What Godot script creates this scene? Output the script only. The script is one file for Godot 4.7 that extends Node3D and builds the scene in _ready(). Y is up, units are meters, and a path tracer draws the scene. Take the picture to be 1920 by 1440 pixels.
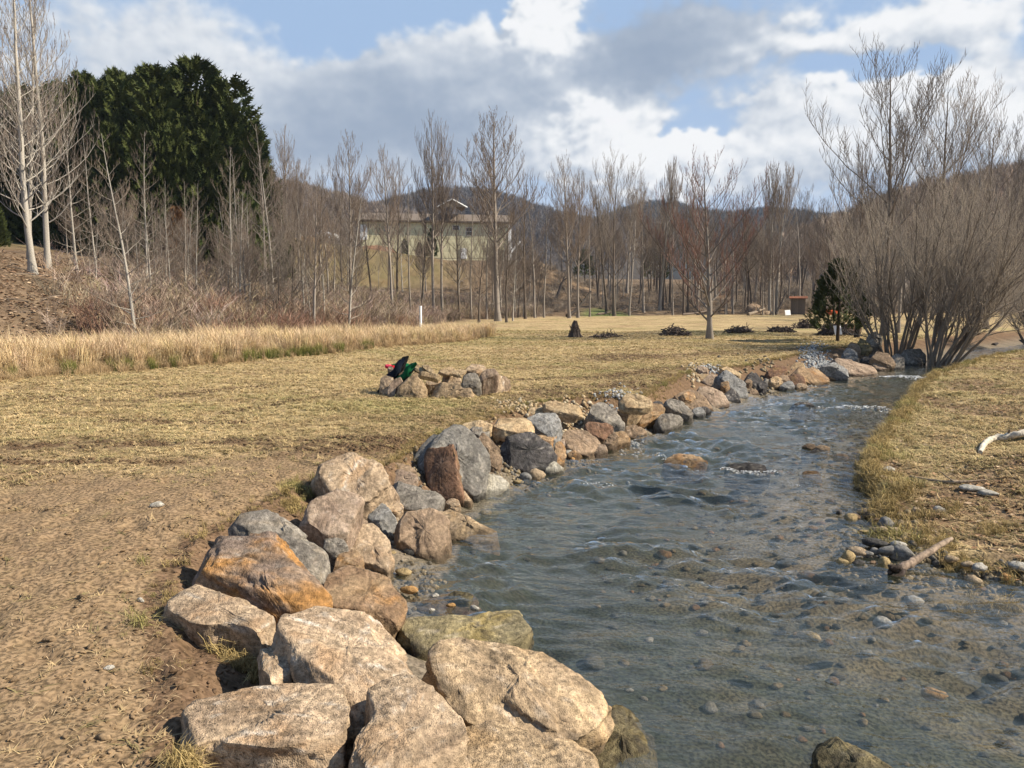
extends Node3D
# A creek with a boulder bank, a winter field, bare woods, a house on the rise and mountains.
const F := 1444.0
const PITCH := 0.10996
const EYE := 1.7
const WATER := -0.55
const SUN_TO := Vector3(0.77, 0.62, 0.07)
const EXPOSURE := 2.1
const FOG := 0.00014

var rng := RandomNumberGenerator.new()
var taken := {}
var n_a := FastNoiseLite.new()   # broad
var n_b := FastNoiseLite.new()   # fine
var n_c := FastNoiseLite.new()   # ridged
var n_w := FastNoiseLite.new()   # water
var n_f := FastNoiseLite.new()   # broken faces of rock
var mats := {}
var x_left := PackedFloat32Array()
var x_right := PackedFloat32Array()
var x_brow := PackedFloat32Array()
var wood_edge: Array = []
var streak_lines: Array = []


func _ready():
	rng.seed = 4211
	# camera
	var cam := Camera3D.new()
	cam.name = "camera"
	cam.fov = 53.0
	cam.near = 0.05
	cam.far = 4000.0
	cam.position = Vector3(0, EYE, 0)
	cam.rotation = Vector3(-PITCH, 0, 0)
	add_child(cam)
	cam.current = true
	# noises
	setup_noise(n_a, 11, 5, FastNoiseLite.FRACTAL_FBM)
	setup_noise(n_b, 23, 3, FastNoiseLite.FRACTAL_FBM)
	setup_noise(n_c, 37, 4, FastNoiseLite.FRACTAL_RIDGED)
	setup_noise(n_w, 53, 3, FastNoiseLite.FRACTAL_FBM)
	setup_noise(n_f, 71, 1, FastNoiseLite.FRACTAL_NONE)
	n_f.noise_type = FastNoiseLite.TYPE_CELLULAR
	n_f.cellular_return_type = FastNoiseLite.RETURN_CELL_VALUE
	n_f.cellular_jitter = 1.0
	# sky, exposure
	var env := Environment.new()
	env.background_mode = Environment.BG_SKY
	var sky := Sky.new()
	var pano := PanoramaSkyMaterial.new()
	pano.panorama = sky_texture()
	pano.energy_multiplier = 1.0 / EXPOSURE
	sky.sky_material = pano
	env.sky = sky
	env.tonemap_mode = Environment.TONE_MAPPER_LINEAR
	env.tonemap_exposure = EXPOSURE
	env.sdfgi_enabled = true
	env.ssao_enabled = true
	env.ssil_enabled = true
	env.fog_enabled = FOG > 0.0
	env.fog_density = FOG
	env.fog_light_color = Color(0.74, 0.81, 0.92)
	var we := WorldEnvironment.new()
	we.name = "world_environment"
	we.environment = env
	add_child(we)
	# sun
	var sun := DirectionalLight3D.new()
	sun.name = "sun"
	sun.light_color = Color(1.0, 0.955, 0.88)
	sun.light_energy = 1.55
	sun.light_angular_distance = 0.5
	sun.shadow_enabled = true
	sun.sky_mode = DirectionalLight3D.SKY_MODE_LIGHT_ONLY
	add_child(sun)
	sun.look_at_from_position(SUN_TO * 10.0, Vector3.ZERO)
	setup_lines()
	setup_materials()
	build_ground()
	build_hills()
	build_water()
	build_boulders()
	build_fire_ring()
	build_small_stones()
	build_house()
	build_field_things()
	build_right_bank()
	build_evergreens()
	build_trees()
	build_thickets()
	build_grass()
	build_litter()


func setup_noise(n: FastNoiseLite, s: int, oct: int, kind: int):
	n.seed = s
	n.noise_type = FastNoiseLite.TYPE_SIMPLEX_SMOOTH
	n.frequency = 1.0
	n.fractal_type = kind
	n.fractal_octaves = oct


# ---------------------------------------------------------------- helpers
func ray(px: float, py: float) -> Vector3:
	var d := Vector3((px - 960.0) / F, -(py - 720.0) / F, -1.0)
	return d.rotated(Vector3.RIGHT, -PITCH)


func on_level(px: float, py: float, h: float) -> Vector3:
	var d := ray(px, py)
	return Vector3(0, EYE, 0) + d * ((h - EYE) / d.y)


func along(px: float, dist: float) -> Vector3:
	var d := ray(px, 560.0)
	var v := Vector3(d.x, 0, d.z).normalized() * (dist * sqrt(1.0 + pow((px - 960.0) / F, 2.0)))
	v.y = ground_h(v.x, v.z)
	return v


func height_to(px: float, py: float, at: Vector3) -> float:
	var d := ray(px, py)
	return EYE + d.y / -d.z * -at.z - at.y


func numbered(called: String) -> String:
	if not taken.has(called):
		taken[called] = 0
		return called
	taken[called] += 1
	return "%s_%03d" % [called, taken[called]]


func thing(called: String, label: String, category: String, at := Vector3.ZERO, turn := 0.0, group := "") -> Node3D:
	var o := Node3D.new()
	o.name = numbered(called)
	add_child(o)
	o.position = at
	o.rotation.y = turn
	tag(o, label, category, group)
	return o


func tag(o: Node3D, label: String, category: String, group := ""):
	o.set_meta("label", label)
	o.set_meta("category", category)
	if group:
		o.set_meta("group", group)


func part(called: String, mesh: Mesh, m: Material, parent: Node3D, at := Vector3.ZERO) -> MeshInstance3D:
	var o := MeshInstance3D.new()
	o.name = called
	o.mesh = mesh
	o.material_override = m
	o.position = at
	parent.add_child(o, true)
	return o


func lone(called: String, mesh: Mesh, m: Material, at := Vector3.ZERO) -> MeshInstance3D:
	var o := MeshInstance3D.new()
	o.name = numbered(called)
	o.mesh = mesh
	o.material_override = m
	o.position = at
	add_child(o)
	return o


func structure(called: String, mesh: Mesh, m: Material) -> MeshInstance3D:
	var o := lone(called, mesh, m)
	o.set_meta("kind", "structure")
	return o


func stuff(called: String, label: String, category: String, mesh: Mesh, m: Material, buf: PackedFloat32Array, parent: Node3D = null) -> MultiMeshInstance3D:
	var mm := MultiMesh.new()
	mm.transform_format = MultiMesh.TRANSFORM_3D
	mm.use_colors = true
	mm.mesh = mesh
	mm.instance_count = buf.size() / 16
	mm.buffer = buf
	var o := MultiMeshInstance3D.new()
	o.name = numbered(called)
	o.multimesh = mm
	o.material_override = m
	if parent:
		o.name = called
		parent.add_child(o, true)
	else:
		add_child(o)
		o.set_meta("label", label)
		o.set_meta("category", category)
	o.set_meta("kind", "stuff")
	return o


func put(buf: PackedFloat32Array, p: Vector3, b: Basis, c: Color):
	buf.append_array(PackedFloat32Array([b.x.x, b.y.x, b.z.x, p.x, b.x.y, b.y.y, b.z.y, p.y, b.x.z, b.y.z, b.z.z, p.z, c.r, c.g, c.b, 1.0]))


func rr(a: float, b: float) -> float:
	return rng.randf_range(a, b)


func lin(r: int, g: int, b: int) -> Color:
	return Color(r / 255.0, g / 255.0, b / 255.0).srgb_to_linear()


func basis_yaw(a: float, tilt: float, s: Vector3) -> Basis:
	return Basis(Vector3.UP, a) * Basis(Vector3.RIGHT, tilt) * Basis.from_scale(s)


class Buf:
	var v := PackedVector3Array()
	var n := PackedVector3Array()
	var c := PackedColorArray()
	var i := PackedInt32Array()

	func tube(pts: PackedVector3Array, rad: PackedFloat32Array, sides: int, c0: Color, c1: Color, cap := false):
		var count := pts.size()
		var first := v.size()
		var side := Vector3.RIGHT
		for k in count:
			var d: Vector3 = (pts[mini(k + 1, count - 1)] - pts[maxi(k - 1, 0)])
			d = d.normalized()
			side = side - d * side.dot(d)
			if side.length_squared() < 0.01:
				side = d.cross(Vector3(0.3, 0.5, 0.8))
			side = side.normalized()
			var up := d.cross(side)
			var col := c0.lerp(c1, float(k) / (count - 1))
			for s in sides:
				var a := TAU * s / sides
				var o := side * cos(a) + up * sin(a)
				v.append(pts[k] + o * rad[k])
				n.append(o)
				c.append(col)
		for k in count - 1:
			for s in sides:
				var a := first + k * sides + s
				var b := first + k * sides + (s + 1) % sides
				i.append_array(PackedInt32Array([a, a + sides, b, b, a + sides, b + sides]))
		if cap:
			for e in 2:
				var at: int = 0 if e == 0 else count - 1
				var ctr := v.size()
				var d2: Vector3 = (pts[0] - pts[1]).normalized() if e == 0 else (pts[count - 1] - pts[count - 2]).normalized()
				v.append(pts[at]); n.append(d2); c.append(c0 if e == 0 else c1)
				for s in sides:
					v.append(v[first + at * sides + s]); n.append(d2); c.append(c0 if e == 0 else c1)
				for s in sides:
					var a2 := ctr + 1 + s
					var b2 := ctr + 1 + (s + 1) % sides
					if (v[b2] - v[ctr]).cross(v[a2] - v[ctr]).dot(d2) > 0.0:
						i.append_array(PackedInt32Array([ctr, a2, b2]))
					else:
						i.append_array(PackedInt32Array([ctr, b2, a2]))

	func tri(a: Vector3, b: Vector3, d: Vector3, col: Color):
		var f := v.size()
		var nn := (d - a).cross(b - a).normalized()
		v.append_array(PackedVector3Array([a, b, d]))
		n.append_array(PackedVector3Array([nn, nn, nn]))
		c.append_array(PackedColorArray([col, col, col]))
		i.append_array(PackedInt32Array([f, f + 1, f + 2]))

	func quad(a: Vector3, b: Vector3, d: Vector3, e: Vector3, col: Color):
		tri(a, b, d, col)
		tri(a, d, e, col)

	func box(t: Transform3D, size: Vector3, col: Color, bevel := 0.0):
		var h := size * 0.5
		var bv := bevel
		for ax in 3:
			for sg: float in [-1.0, 1.0]:
				var nn := Vector3.ZERO
				nn[ax] = sg
				var u := Vector3.ZERO
				var w := Vector3.ZERO
				u[(ax + 1) % 3] = h[(ax + 1) % 3] - bv
				w[(ax + 2) % 3] = h[(ax + 2) % 3] - bv
				if sg < 0:
					var tmp := u
					u = w
					w = tmp
				var o := nn * h[ax]
				quad(t * (o - u - w), t * (o - u + w), t * (o + u + w), t * (o + u - w), col)
		if bv > 0.0:
			for ax in 3:
				var b := (ax + 1) % 3
				var d := (ax + 2) % 3
				for s1: float in [-1.0, 1.0]:
					for s2: float in [-1.0, 1.0]:
						var p1 := Vector3.ZERO
						var p2 := Vector3.ZERO
						p1[b] = s1 * h[b]
						p1[d] = s2 * (h[d] - bv)
						p2[b] = s1 * (h[b] - bv)
						p2[d] = s2 * h[d]
						var e := Vector3.ZERO
						e[ax] = h[ax] - bv
						if s1 * s2 > 0:
							quad(t * (p1 - e), t * (p1 + e), t * (p2 + e), t * (p2 - e), col)
						else:
							quad(t * (p1 - e), t * (p2 - e), t * (p2 + e), t * (p1 + e), col)

	func smooth():
		n = PackedVector3Array()
		n.resize(v.size())
		for k in range(0, i.size(), 3):
			var a := i[k]
			var b := i[k + 1]
			var d := i[k + 2]
			var nn := (v[d] - v[a]).cross(v[b] - v[a])
			n[a] += nn
			n[b] += nn
			n[d] += nn
		for k in n.size():
			n[k] = n[k].normalized()

	func mesh() -> ArrayMesh:
		var a := []
		a.resize(Mesh.ARRAY_MAX)
		a[Mesh.ARRAY_VERTEX] = v
		a[Mesh.ARRAY_NORMAL] = n
		a[Mesh.ARRAY_COLOR] = c
		a[Mesh.ARRAY_INDEX] = i
		var m := ArrayMesh.new()
		m.add_surface_from_arrays(Mesh.PRIMITIVE_TRIANGLES, a)
		return m


# ---------------------------------------------------------------- materials
func noise_image(size: int, freq: float, s: int, lo: float, hi: float, oct := 5, kind := FastNoiseLite.FRACTAL_FBM) -> Image:
	var n := FastNoiseLite.new()
	n.seed = s
	n.frequency = freq
	n.fractal_type = kind
	n.fractal_octaves = oct
	var im := n.get_seamless_image(size, size)
	var bytes := im.get_data()
	var out := PackedByteArray()
	out.resize(bytes.size() * 3)
	for k in bytes.size():
		var x := clampf(lerpf(lo, hi, bytes[k] / 255.0), 0.0, 1.0)
		var b := int(x * 255.0)
		out[k * 3] = b
		out[k * 3 + 1] = b
		out[k * 3 + 2] = b
	var r := Image.create_from_data(size, size, false, Image.FORMAT_RGB8, out)
	return r


func painted(called: String, rough: float, tex: Texture2D, scale: float, bump: Texture2D = null, bump_cm := 0.0, spec := 0.3) -> StandardMaterial3D:
	var m := StandardMaterial3D.new()
	m.resource_name = called
	m.vertex_color_use_as_albedo = true
	m.roughness = rough
	m.metallic_specular = spec
	if tex:
		m.albedo_texture = tex
	if bump:
		m.heightmap_enabled = true
		m.heightmap_texture = bump
		m.heightmap_scale = bump_cm
	if tex or bump:
		m.uv1_triplanar = true
		m.uv1_world_triplanar = true
		m.uv1_scale = Vector3.ONE * scale
	mats[called] = m
	return m


func plain(called: String, c: Color, rough := 0.7, metal := 0.0) -> StandardMaterial3D:
	var m := StandardMaterial3D.new()
	m.resource_name = called
	m.albedo_color = c.linear_to_srgb()
	m.roughness = rough
	m.metallic = metal
	mats[called] = m
	return m


func setup_materials():
	var grain := ImageTexture.create_from_image(noise_image(512, 0.03, 5, 0.52, 1.18))
	var fine := ImageTexture.create_from_image(noise_image(1024, 0.03, 7, 0.45, 1.28, 6))
	var coarse := noise_image(1024, 0.018, 9, 0.0, 1.0, 4)
	var mid := noise_image(1024, 0.085, 10, 0.0, 1.0, 4)
	var pits := noise_image(1024, 0.05, 12, 0.0, 1.0, 3)
	var ca := coarse.get_data()
	var cm := mid.get_data()
	var cp := pits.get_data()
	for k in range(0, ca.size(), 3):
		var f := 0.80 + (ca[k] / 255.0 - 0.5) * 0.50 + (cm[k] / 255.0 - 0.5) * 0.40 - 0.30 * smoothstep(0.66, 0.82, cp[k] / 255.0) + 0.16 * smoothstep(0.32, 0.18, cp[k] / 255.0)
		var v := clampi(int(f * 255.0), 0, 255)
		ca[k] = v
		ca[k + 1] = v
		ca[k + 2] = v
	var rocky := ImageTexture.create_from_image(Image.create_from_data(1024, 1024, false, Image.FORMAT_RGB8, ca))
	var cracks := ImageTexture.create_from_image(noise_image(1024, 0.008, 15, 0.0, 1.0, 7, FastNoiseLite.FRACTAL_RIDGED))
	painted("earth", 0.95, fine, 0.75, fine, 1.4, 0.15)
	painted("stone", 0.85, rocky, 1.3, rocky, 0.9, 0.25)
	painted("stone_far", 0.88, rocky, 0.8, rocky, 1.5, 0.2)
	painted("wet_stone", 0.25, rocky, 1.6, rocky, 1.5, 0.5)
	painted("bark", 0.9, grain, 2.2, grain, 1.0, 0.2)
	painted("wood", 0.85, grain, 1.5, cracks, 0.6, 0.2)
	var blade := painted("blade", 0.8, null, 1.0, null, 0.0, 0.15)
	blade.backlight_enabled = true
	blade.backlight = Color(0.5, 0.5, 0.5)
	var green := painted("needles", 0.8, null, 1.0, null, 0.0, 0.15)
	green.backlight_enabled = true
	green.backlight = Color(0.10, 0.13, 0.05)
	painted("forest_floor", 1.0, rocky, 0.02, null, 0.0, 0.05)
	painted("cloth", 0.9, null, 1.0)
	painted("siding", 0.8, null, 1.0)
	painted("foam", 0.5, null, 1.0)
	var w := StandardMaterial3D.new()
	w.resource_name = "water"
	w.transparency = BaseMaterial3D.TRANSPARENCY_ALPHA
	w.albedo_color = Color(0.30, 0.32, 0.25, 0.15)
	w.roughness = 0.04
	w.metallic_specular = 0.5
	var nm := noise_image(512, 0.02, 61, 0.0, 1.0, 4)
	nm.bump_map_to_normal_map(9.0)
	w.normal_enabled = true
	w.normal_scale = 0.4
	w.normal_texture = ImageTexture.create_from_image(nm)
	w.uv1_triplanar = true
	w.uv1_world_triplanar = true
	w.uv1_scale = Vector3(0.5, 0.5, 0.9)
	mats["water"] = w
	var g := StandardMaterial3D.new()
	g.resource_name = "window_glass"
	g.albedo_color = Color(0.06, 0.07, 0.08)
	g.roughness = 0.08
	mats["glass"] = g
	plain("white_paint", Color(0.78, 0.78, 0.76), 0.5)
	plain("car_paint", Color(0.72, 0.73, 0.74), 0.25)
	plain("rubber", Color(0.02, 0.02, 0.02), 0.8)
	plain("dark_steel", Color(0.03, 0.03, 0.035), 0.4, 0.5)


# ---------------------------------------------------------------- sky
# clouds: where they stand (azimuth, elevation in degrees), how wide, how dense, how bright
var clouds: Array = []


func cloud(px: float, py: float, rx: float, ry: float, dense: float, bright: float):
	var d := ray(px, py)
	clouds.append([rad_to_deg(atan2(d.x, -d.z)), rad_to_deg(atan2(d.y, Vector2(d.x, d.z).length())), 25.2 / rx, 25.2 / ry, dense, bright])


func cloud_field(az: float, el: float) -> Vector2:
	var wx := n_a.get_noise_2d(az * 0.11, el * 0.16 + 40.0)
	var wy := n_a.get_noise_2d(az * 0.11 + 70.0, el * 0.16)
	var x := az + wx * 2.0 + n_b.get_noise_2d(az * 0.55, el * 0.7 + 9.0) * 0.75
	var y := el + wy * 1.4 + n_b.get_noise_2d(az * 0.55 + 33.0, el * 0.7) * 0.6
	var d := 0.0
	var b := 0.0
	var t := 0.12
	for k in clouds:
		var dx: float = (x - k[0]) * k[2]
		var dy: float = (y - k[1]) * k[3]
		var q := dx * dx + dy * dy
		if q < 6.0:
			var g := exp(-q)
			d += g * k[4]
			var gw: float = g * absf(k[4])
			b += gw * k[5]
			t += gw
	d += n_a.get_noise_2d(az * 0.17, el * 0.28) * 0.40 - 0.09
	d += n_a.get_noise_2d(az * 0.75 + 13.0, el * 1.0) * 0.13
	if absf(az) > 42.0 or el > 23.0:
		var o := clampf(maxf((absf(az) - 42.0) / 8.0, (el - 23.0) / 8.0), 0.0, 1.0)
		d += o * 0.22
		b += o * 0.55 * 0.5
		t += o * 0.5
	return Vector2(d, (b + 0.12 * 0.55) / t)


func sky_colour(az: float, el: float) -> Color:
	var up := clampf(el / 90.0, 0.0, 1.0)
	var blue := Color(0.78, 0.84, 0.92).lerp(Color(0.645, 0.75, 0.885), smoothstep(0.0, 0.20, up)).lerp(Color(0.33, 0.50, 0.76), smoothstep(0.2, 1.0, up))
	var e := maxf(el, 0.0)
	var here := cloud_field(az, e)
	var sunward := cloud_field(az + 0.45, e + 0.6)
	var cover := smoothstep(0.08, lerpf(0.72, 0.36, smoothstep(0.65, 0.92, here.y)), here.x)
	var lit := clampf((here.x - sunward.x) * 1.15, -0.5, 0.8) * lerpf(0.35, 1.0, smoothstep(0.45, 0.9, here.y))
	var tone := clampf(here.y * 1.04 - 0.10 + lit * 0.62, 0.0, 1.0)
	var grey := Color(0.60, 0.66, 0.74)
	var white := Color(0.985, 0.985, 0.985)
	var c := grey.lerp(white, smoothstep(0.0, 1.0, tone))
	return blue.lerp(c, cover * 0.96)


func sky_texture() -> ImageTexture:
	# [pixel x, y, half width, half height, density, brightness]
	for k in [
		[230, 90, 330, 150, 0.62, 0.66], [60, 260, 260, 90, 0.45, 0.64], [430, 150, 160, 110, 0.35, 0.8], [560, 90, 90, 70, 0.35, 0.68],
		[640, 255, 170, 60, 0.75, 0.16], [540, 230, 80, 50, 0.35, 0.12], [760, 200, 180, 70, 0.8, 0.14], [900, 250, 120, 60, 0.6, 0.24],
		[790, 95, 95, 55, 0.9, 0.66], [760, 150, 110, 45, 0.5, 0.30], [900, 70, 40, 40, 0.6, 0.75],
		[1020, 40, 62, 60, 1.6, 1.0], [1000, 110, 110, 60, 0.8, 0.62], [1060, 170, 120, 45, 0.5, 0.28],
		[1240, 82, 140, 60, 0.85, 0.14], [1180, 150, 120, 40, 0.5, 0.14], [1340, 40, 90, 45, 0.45, 0.35],
		[1080, 215, 55, 38, 1.4, 1.0], [1140, 270, 110, 52, 1.6, 1.0], [1050, 320, 160, 40, 0.7, 0.75], [1230, 315, 90, 36, 1.2, 1.0],
		[1215, 210, 70, 32, 0.55, 0.70], [900, 210, 70, 30, 0.6, 0.72], [860, 300, 120, 50, 0.4, 0.5], [700, 335, 160, 40, 0.5, 0.72],
		[1400, 275, 110, 34, 0.85, 0.92], [1530, 300, 90, 50, 0.7, 0.72], [1500, 340, 200, 35, 0.5, 0.62],
		[1490, 88, 95, 26, 0.7, 0.86], [1500, 195, 110, 32, 0.65, 0.74], [1560, 215, 60, 26, 0.5, 0.8], [1420, 150, 120, 40, 0.45, 0.62], [1400, 220, 90, 40, 0.4, 0.6], [1500, 60, 200, 60, 0.35, 0.72],
		[1720, 40, 130, 45, 0.62, 0.86], [1860, 25, 120, 40, 0.55, 0.82], [1640, 70, 60, 20, 0.35, 0.8],
		[1800, 165, 75, 45, 0.95, 0.97], [1880, 210, 90, 60, 0.85, 0.85], [1900, 130, 45, 30, 0.5, 0.25], [1700, 250, 150, 60, 0.8, 0.86], [1880, 280, 120, 40, 0.7, 0.66],
		[630, 60, 110, 66, -0.85, 0.5], [945, 45, 26, 34, -0.55, 0.5], [1112, 165, 34, 20, -0.45, 0.5], [1330, 200, 60, 30, -0.35, 0.5], [1650, 135, 120, 22, -0.45, 0.5],
		[1260, 255, 26, 22, -0.45, 0.5], [1390, 160, 110, 24, -0.35, 0.5], [560, 20, 70, 30, -0.25, 0.5], [1480, 20, 70, 26, -0.2, 0.5], [1320, 240, 34, 20, -0.35, 0.5],
	]:
		cloud(k[0], k[1], k[2], k[3], k[4], k[5])
	var w := 4096
	var h := 2048
	var small := Image.create(512, 256, false, Image.FORMAT_RGB8)
	for y in 128:
		for x in 512:
			var az := (x + 0.5) / 512.0 * 360.0
			small.set_pixel(x, y, sky_colour(az if az < 180.0 else az - 360.0, 90.0 - (y + 0.5) / 256.0 * 180.0))
	var low := Color(0.42, 0.40, 0.33)
	small.fill_rect(Rect2i(0, 128, 512, 128), low)
	small.resize(w, h, Image.INTERPOLATE_CUBIC)
	# the same sky again, finer where the camera looks
	var half := 430
	var y0 := 770
	var bytes := PackedByteArray()
	bytes.resize(half * 2 * (1024 - y0) * 3)
	var o := 0
	for y in range(y0, 1024):
		var el := 90.0 - (y + 0.5) / 2048.0 * 180.0
		for x in range(-half, half):
			var c := sky_colour((x + 0.5) / 4096.0 * 360.0, el)
			bytes[o] = clampi(int(c.r * 255.0), 0, 255)
			bytes[o + 1] = clampi(int(c.g * 255.0), 0, 255)
			bytes[o + 2] = clampi(int(c.b * 255.0), 0, 255)
			o += 3
	var win := Image.create_from_data(half * 2, 1024 - y0, false, Image.FORMAT_RGB8, bytes)
	small.blit_rect(win, Rect2i(half, 0, half, 1024 - y0), Vector2i(0, y0))
	small.blit_rect(win, Rect2i(0, 0, half, 1024 - y0), Vector2i(w - half, y0))
	return ImageTexture.create_from_image(small)


# ---------------------------------------------------------------- the lie of the land
func edge_table(pixels: Array, h: float, more: Array) -> PackedFloat32Array:
	var pts: Array = []
	for k in pixels:
		var p := on_level(k[0], k[1], h)
		pts.append(Vector2(p.x, p.z))
	for k in more:
		pts.append(Vector2(k[0], k[1]))
	pts.sort_custom(func(a, b): return a.y > b.y)
	var out := PackedFloat32Array()
	var at := 0
	for k in 900:
		var z := 6.0 - k * 0.1
		while at < pts.size() - 2 and pts[at + 1].y > z:
			at += 1
		var a: Vector2 = pts[at]
		var b: Vector2 = pts[at + 1]
		var f := clampf((a.y - z) / maxf(a.y - b.y, 0.001), 0.0, 1.0)
		out.append(lerpf(a.x, b.x, f))
	return out


func setup_lines():
	x_left = edge_table([[1860, 655], [1750, 680], [1690, 690], [1600, 710], [1530, 722], [1440, 745], [1370, 765], [1290, 785], [1240, 810], [1180, 830], [1130, 850], [1070, 870], [1050, 885], [1000, 900], [930, 930], [890, 950], [850, 985], [835, 1040], [790, 1080], [765, 1150], [890, 1200], [960, 1290], [980, 1440]], WATER,
		[[24.9, -37.4], [40, -52], [72, -75], [95, -90], [0.0, -2.6], [-0.2, 0], [-0.6, 8]])
	x_right = edge_table([[1920, 662], [1830, 682], [1740, 712], [1700, 745], [1685, 770], [1660, 810], [1625, 850], [1610, 880], [1620, 920], [1640, 945], [1630, 970], [1650, 1010], [1700, 1050], [1780, 1062], [1850, 1085], [1920, 1100]], WATER,
		[[26.5, -37.4], [41.5, -50], [73, -72], [96, -90], [4.5, -5.3], [5.2, -4.2], [5.6, -2], [6.0, 8]])
	x_brow = edge_table([[340, 1440], [325, 1290], [305, 1120], [365, 1010], [470, 955], [590, 885], [720, 868], [800, 815], [890, 785], [1000, 757], [1100, 742], [1200, 738], [1300, 692], [1400, 682], [1480, 664], [1560, 650], [1640, 640]], 0.0,
		[[16, -32], [23, -38.5], [37, -52], [69, -75], [93, -90], [-1.3, -1.2], [-1.8, 8]])
	for k in 900:
		x_brow[k] = minf(x_brow[k], x_left[k] - 0.35)
	wood_edge = [Vector2(-34, 6), Vector2(-24, -4), Vector2(-16.5, -13), Vector2(-12.4, -22), Vector2(-8.4, -32), Vector2(-6.4, -45), Vector2(-3.8, -62), Vector2(4, -76), Vector2(16, -82), Vector2(36, -88), Vector2(62, -92), Vector2(160, -98)]
	# dark streaks across the field, those towards the right churned wheel tracks: [from pixel, to pixel, half width in metres, strength]
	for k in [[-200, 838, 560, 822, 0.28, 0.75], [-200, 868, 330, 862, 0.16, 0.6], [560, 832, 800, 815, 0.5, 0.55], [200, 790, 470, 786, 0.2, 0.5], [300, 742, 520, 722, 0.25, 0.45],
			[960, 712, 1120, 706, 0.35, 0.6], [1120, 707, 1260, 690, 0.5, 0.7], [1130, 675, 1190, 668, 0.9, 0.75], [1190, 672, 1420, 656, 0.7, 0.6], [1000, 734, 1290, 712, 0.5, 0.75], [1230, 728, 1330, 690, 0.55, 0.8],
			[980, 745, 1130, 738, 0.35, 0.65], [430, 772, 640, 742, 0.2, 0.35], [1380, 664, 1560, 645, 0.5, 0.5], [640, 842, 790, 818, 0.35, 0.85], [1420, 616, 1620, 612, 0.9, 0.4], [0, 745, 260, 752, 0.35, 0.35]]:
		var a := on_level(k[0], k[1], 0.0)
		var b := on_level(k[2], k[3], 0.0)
		streak_lines.append([Vector2(a.x, a.z), Vector2(b.x, b.z), k[4], k[5]])


func table(t: PackedFloat32Array, z: float) -> float:
	var f := (6.0 - z) * 10.0
	var k := clampi(int(f), 0, 898)
	return lerpf(t[k], t[k + 1], clampf(f - k, 0.0, 1.0))


func slope_of(t: PackedFloat32Array, z: float) -> float:
	var k := clampi(int((6.0 - z) * 10.0), 4, 894)
	var s := (t[k + 4] - t[k - 4]) / 0.8
	return 1.0 / sqrt(1.0 + s * s)


func wood_rise(x: float, z: float) -> Vector2:   # (metres behind the edge of the woods, where along it)
	var best := 1e9
	var sign := -1.0
	var q := 0.0
	var p := Vector2(x, z)
	for k in wood_edge.size() - 1:
		var a: Vector2 = wood_edge[k]
		var b: Vector2 = wood_edge[k + 1]
		var ab := b - a
		var f := clampf((p - a).dot(ab) / ab.length_squared(), 0.0, 1.0)
		var d := p.distance_squared_to(a + ab * f)
		if d < best:
			best = d
			sign = 1.0 if ab.cross(p - a) < 0.0 else -1.0
			q = k + f
	return Vector2(sqrt(best) * sign, q)


func rise_height(s: float, q: float) -> float:
	if s <= 0.0:
		return 0.0
	var t := smoothstep(2.2, 4.6, q)
	var t2 := smoothstep(5.0, 7.5, q)
	var a := lerpf(lerpf(9.5, 12.0, t), 8.0, t2)
	var b := lerpf(lerpf(17.0, 46.0, t), 64.0, t2)
	return a * (1.0 - exp(-s / b)) * smoothstep(0.0, 2.5, s)


func right_edge(z: float) -> float:
	return table(x_right, z) + 0.16 * n_b.get_noise_2d(z * 0.9, 5.0) + 0.10 * n_b.get_noise_2d(z * 3.1, 15.0)


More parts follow.
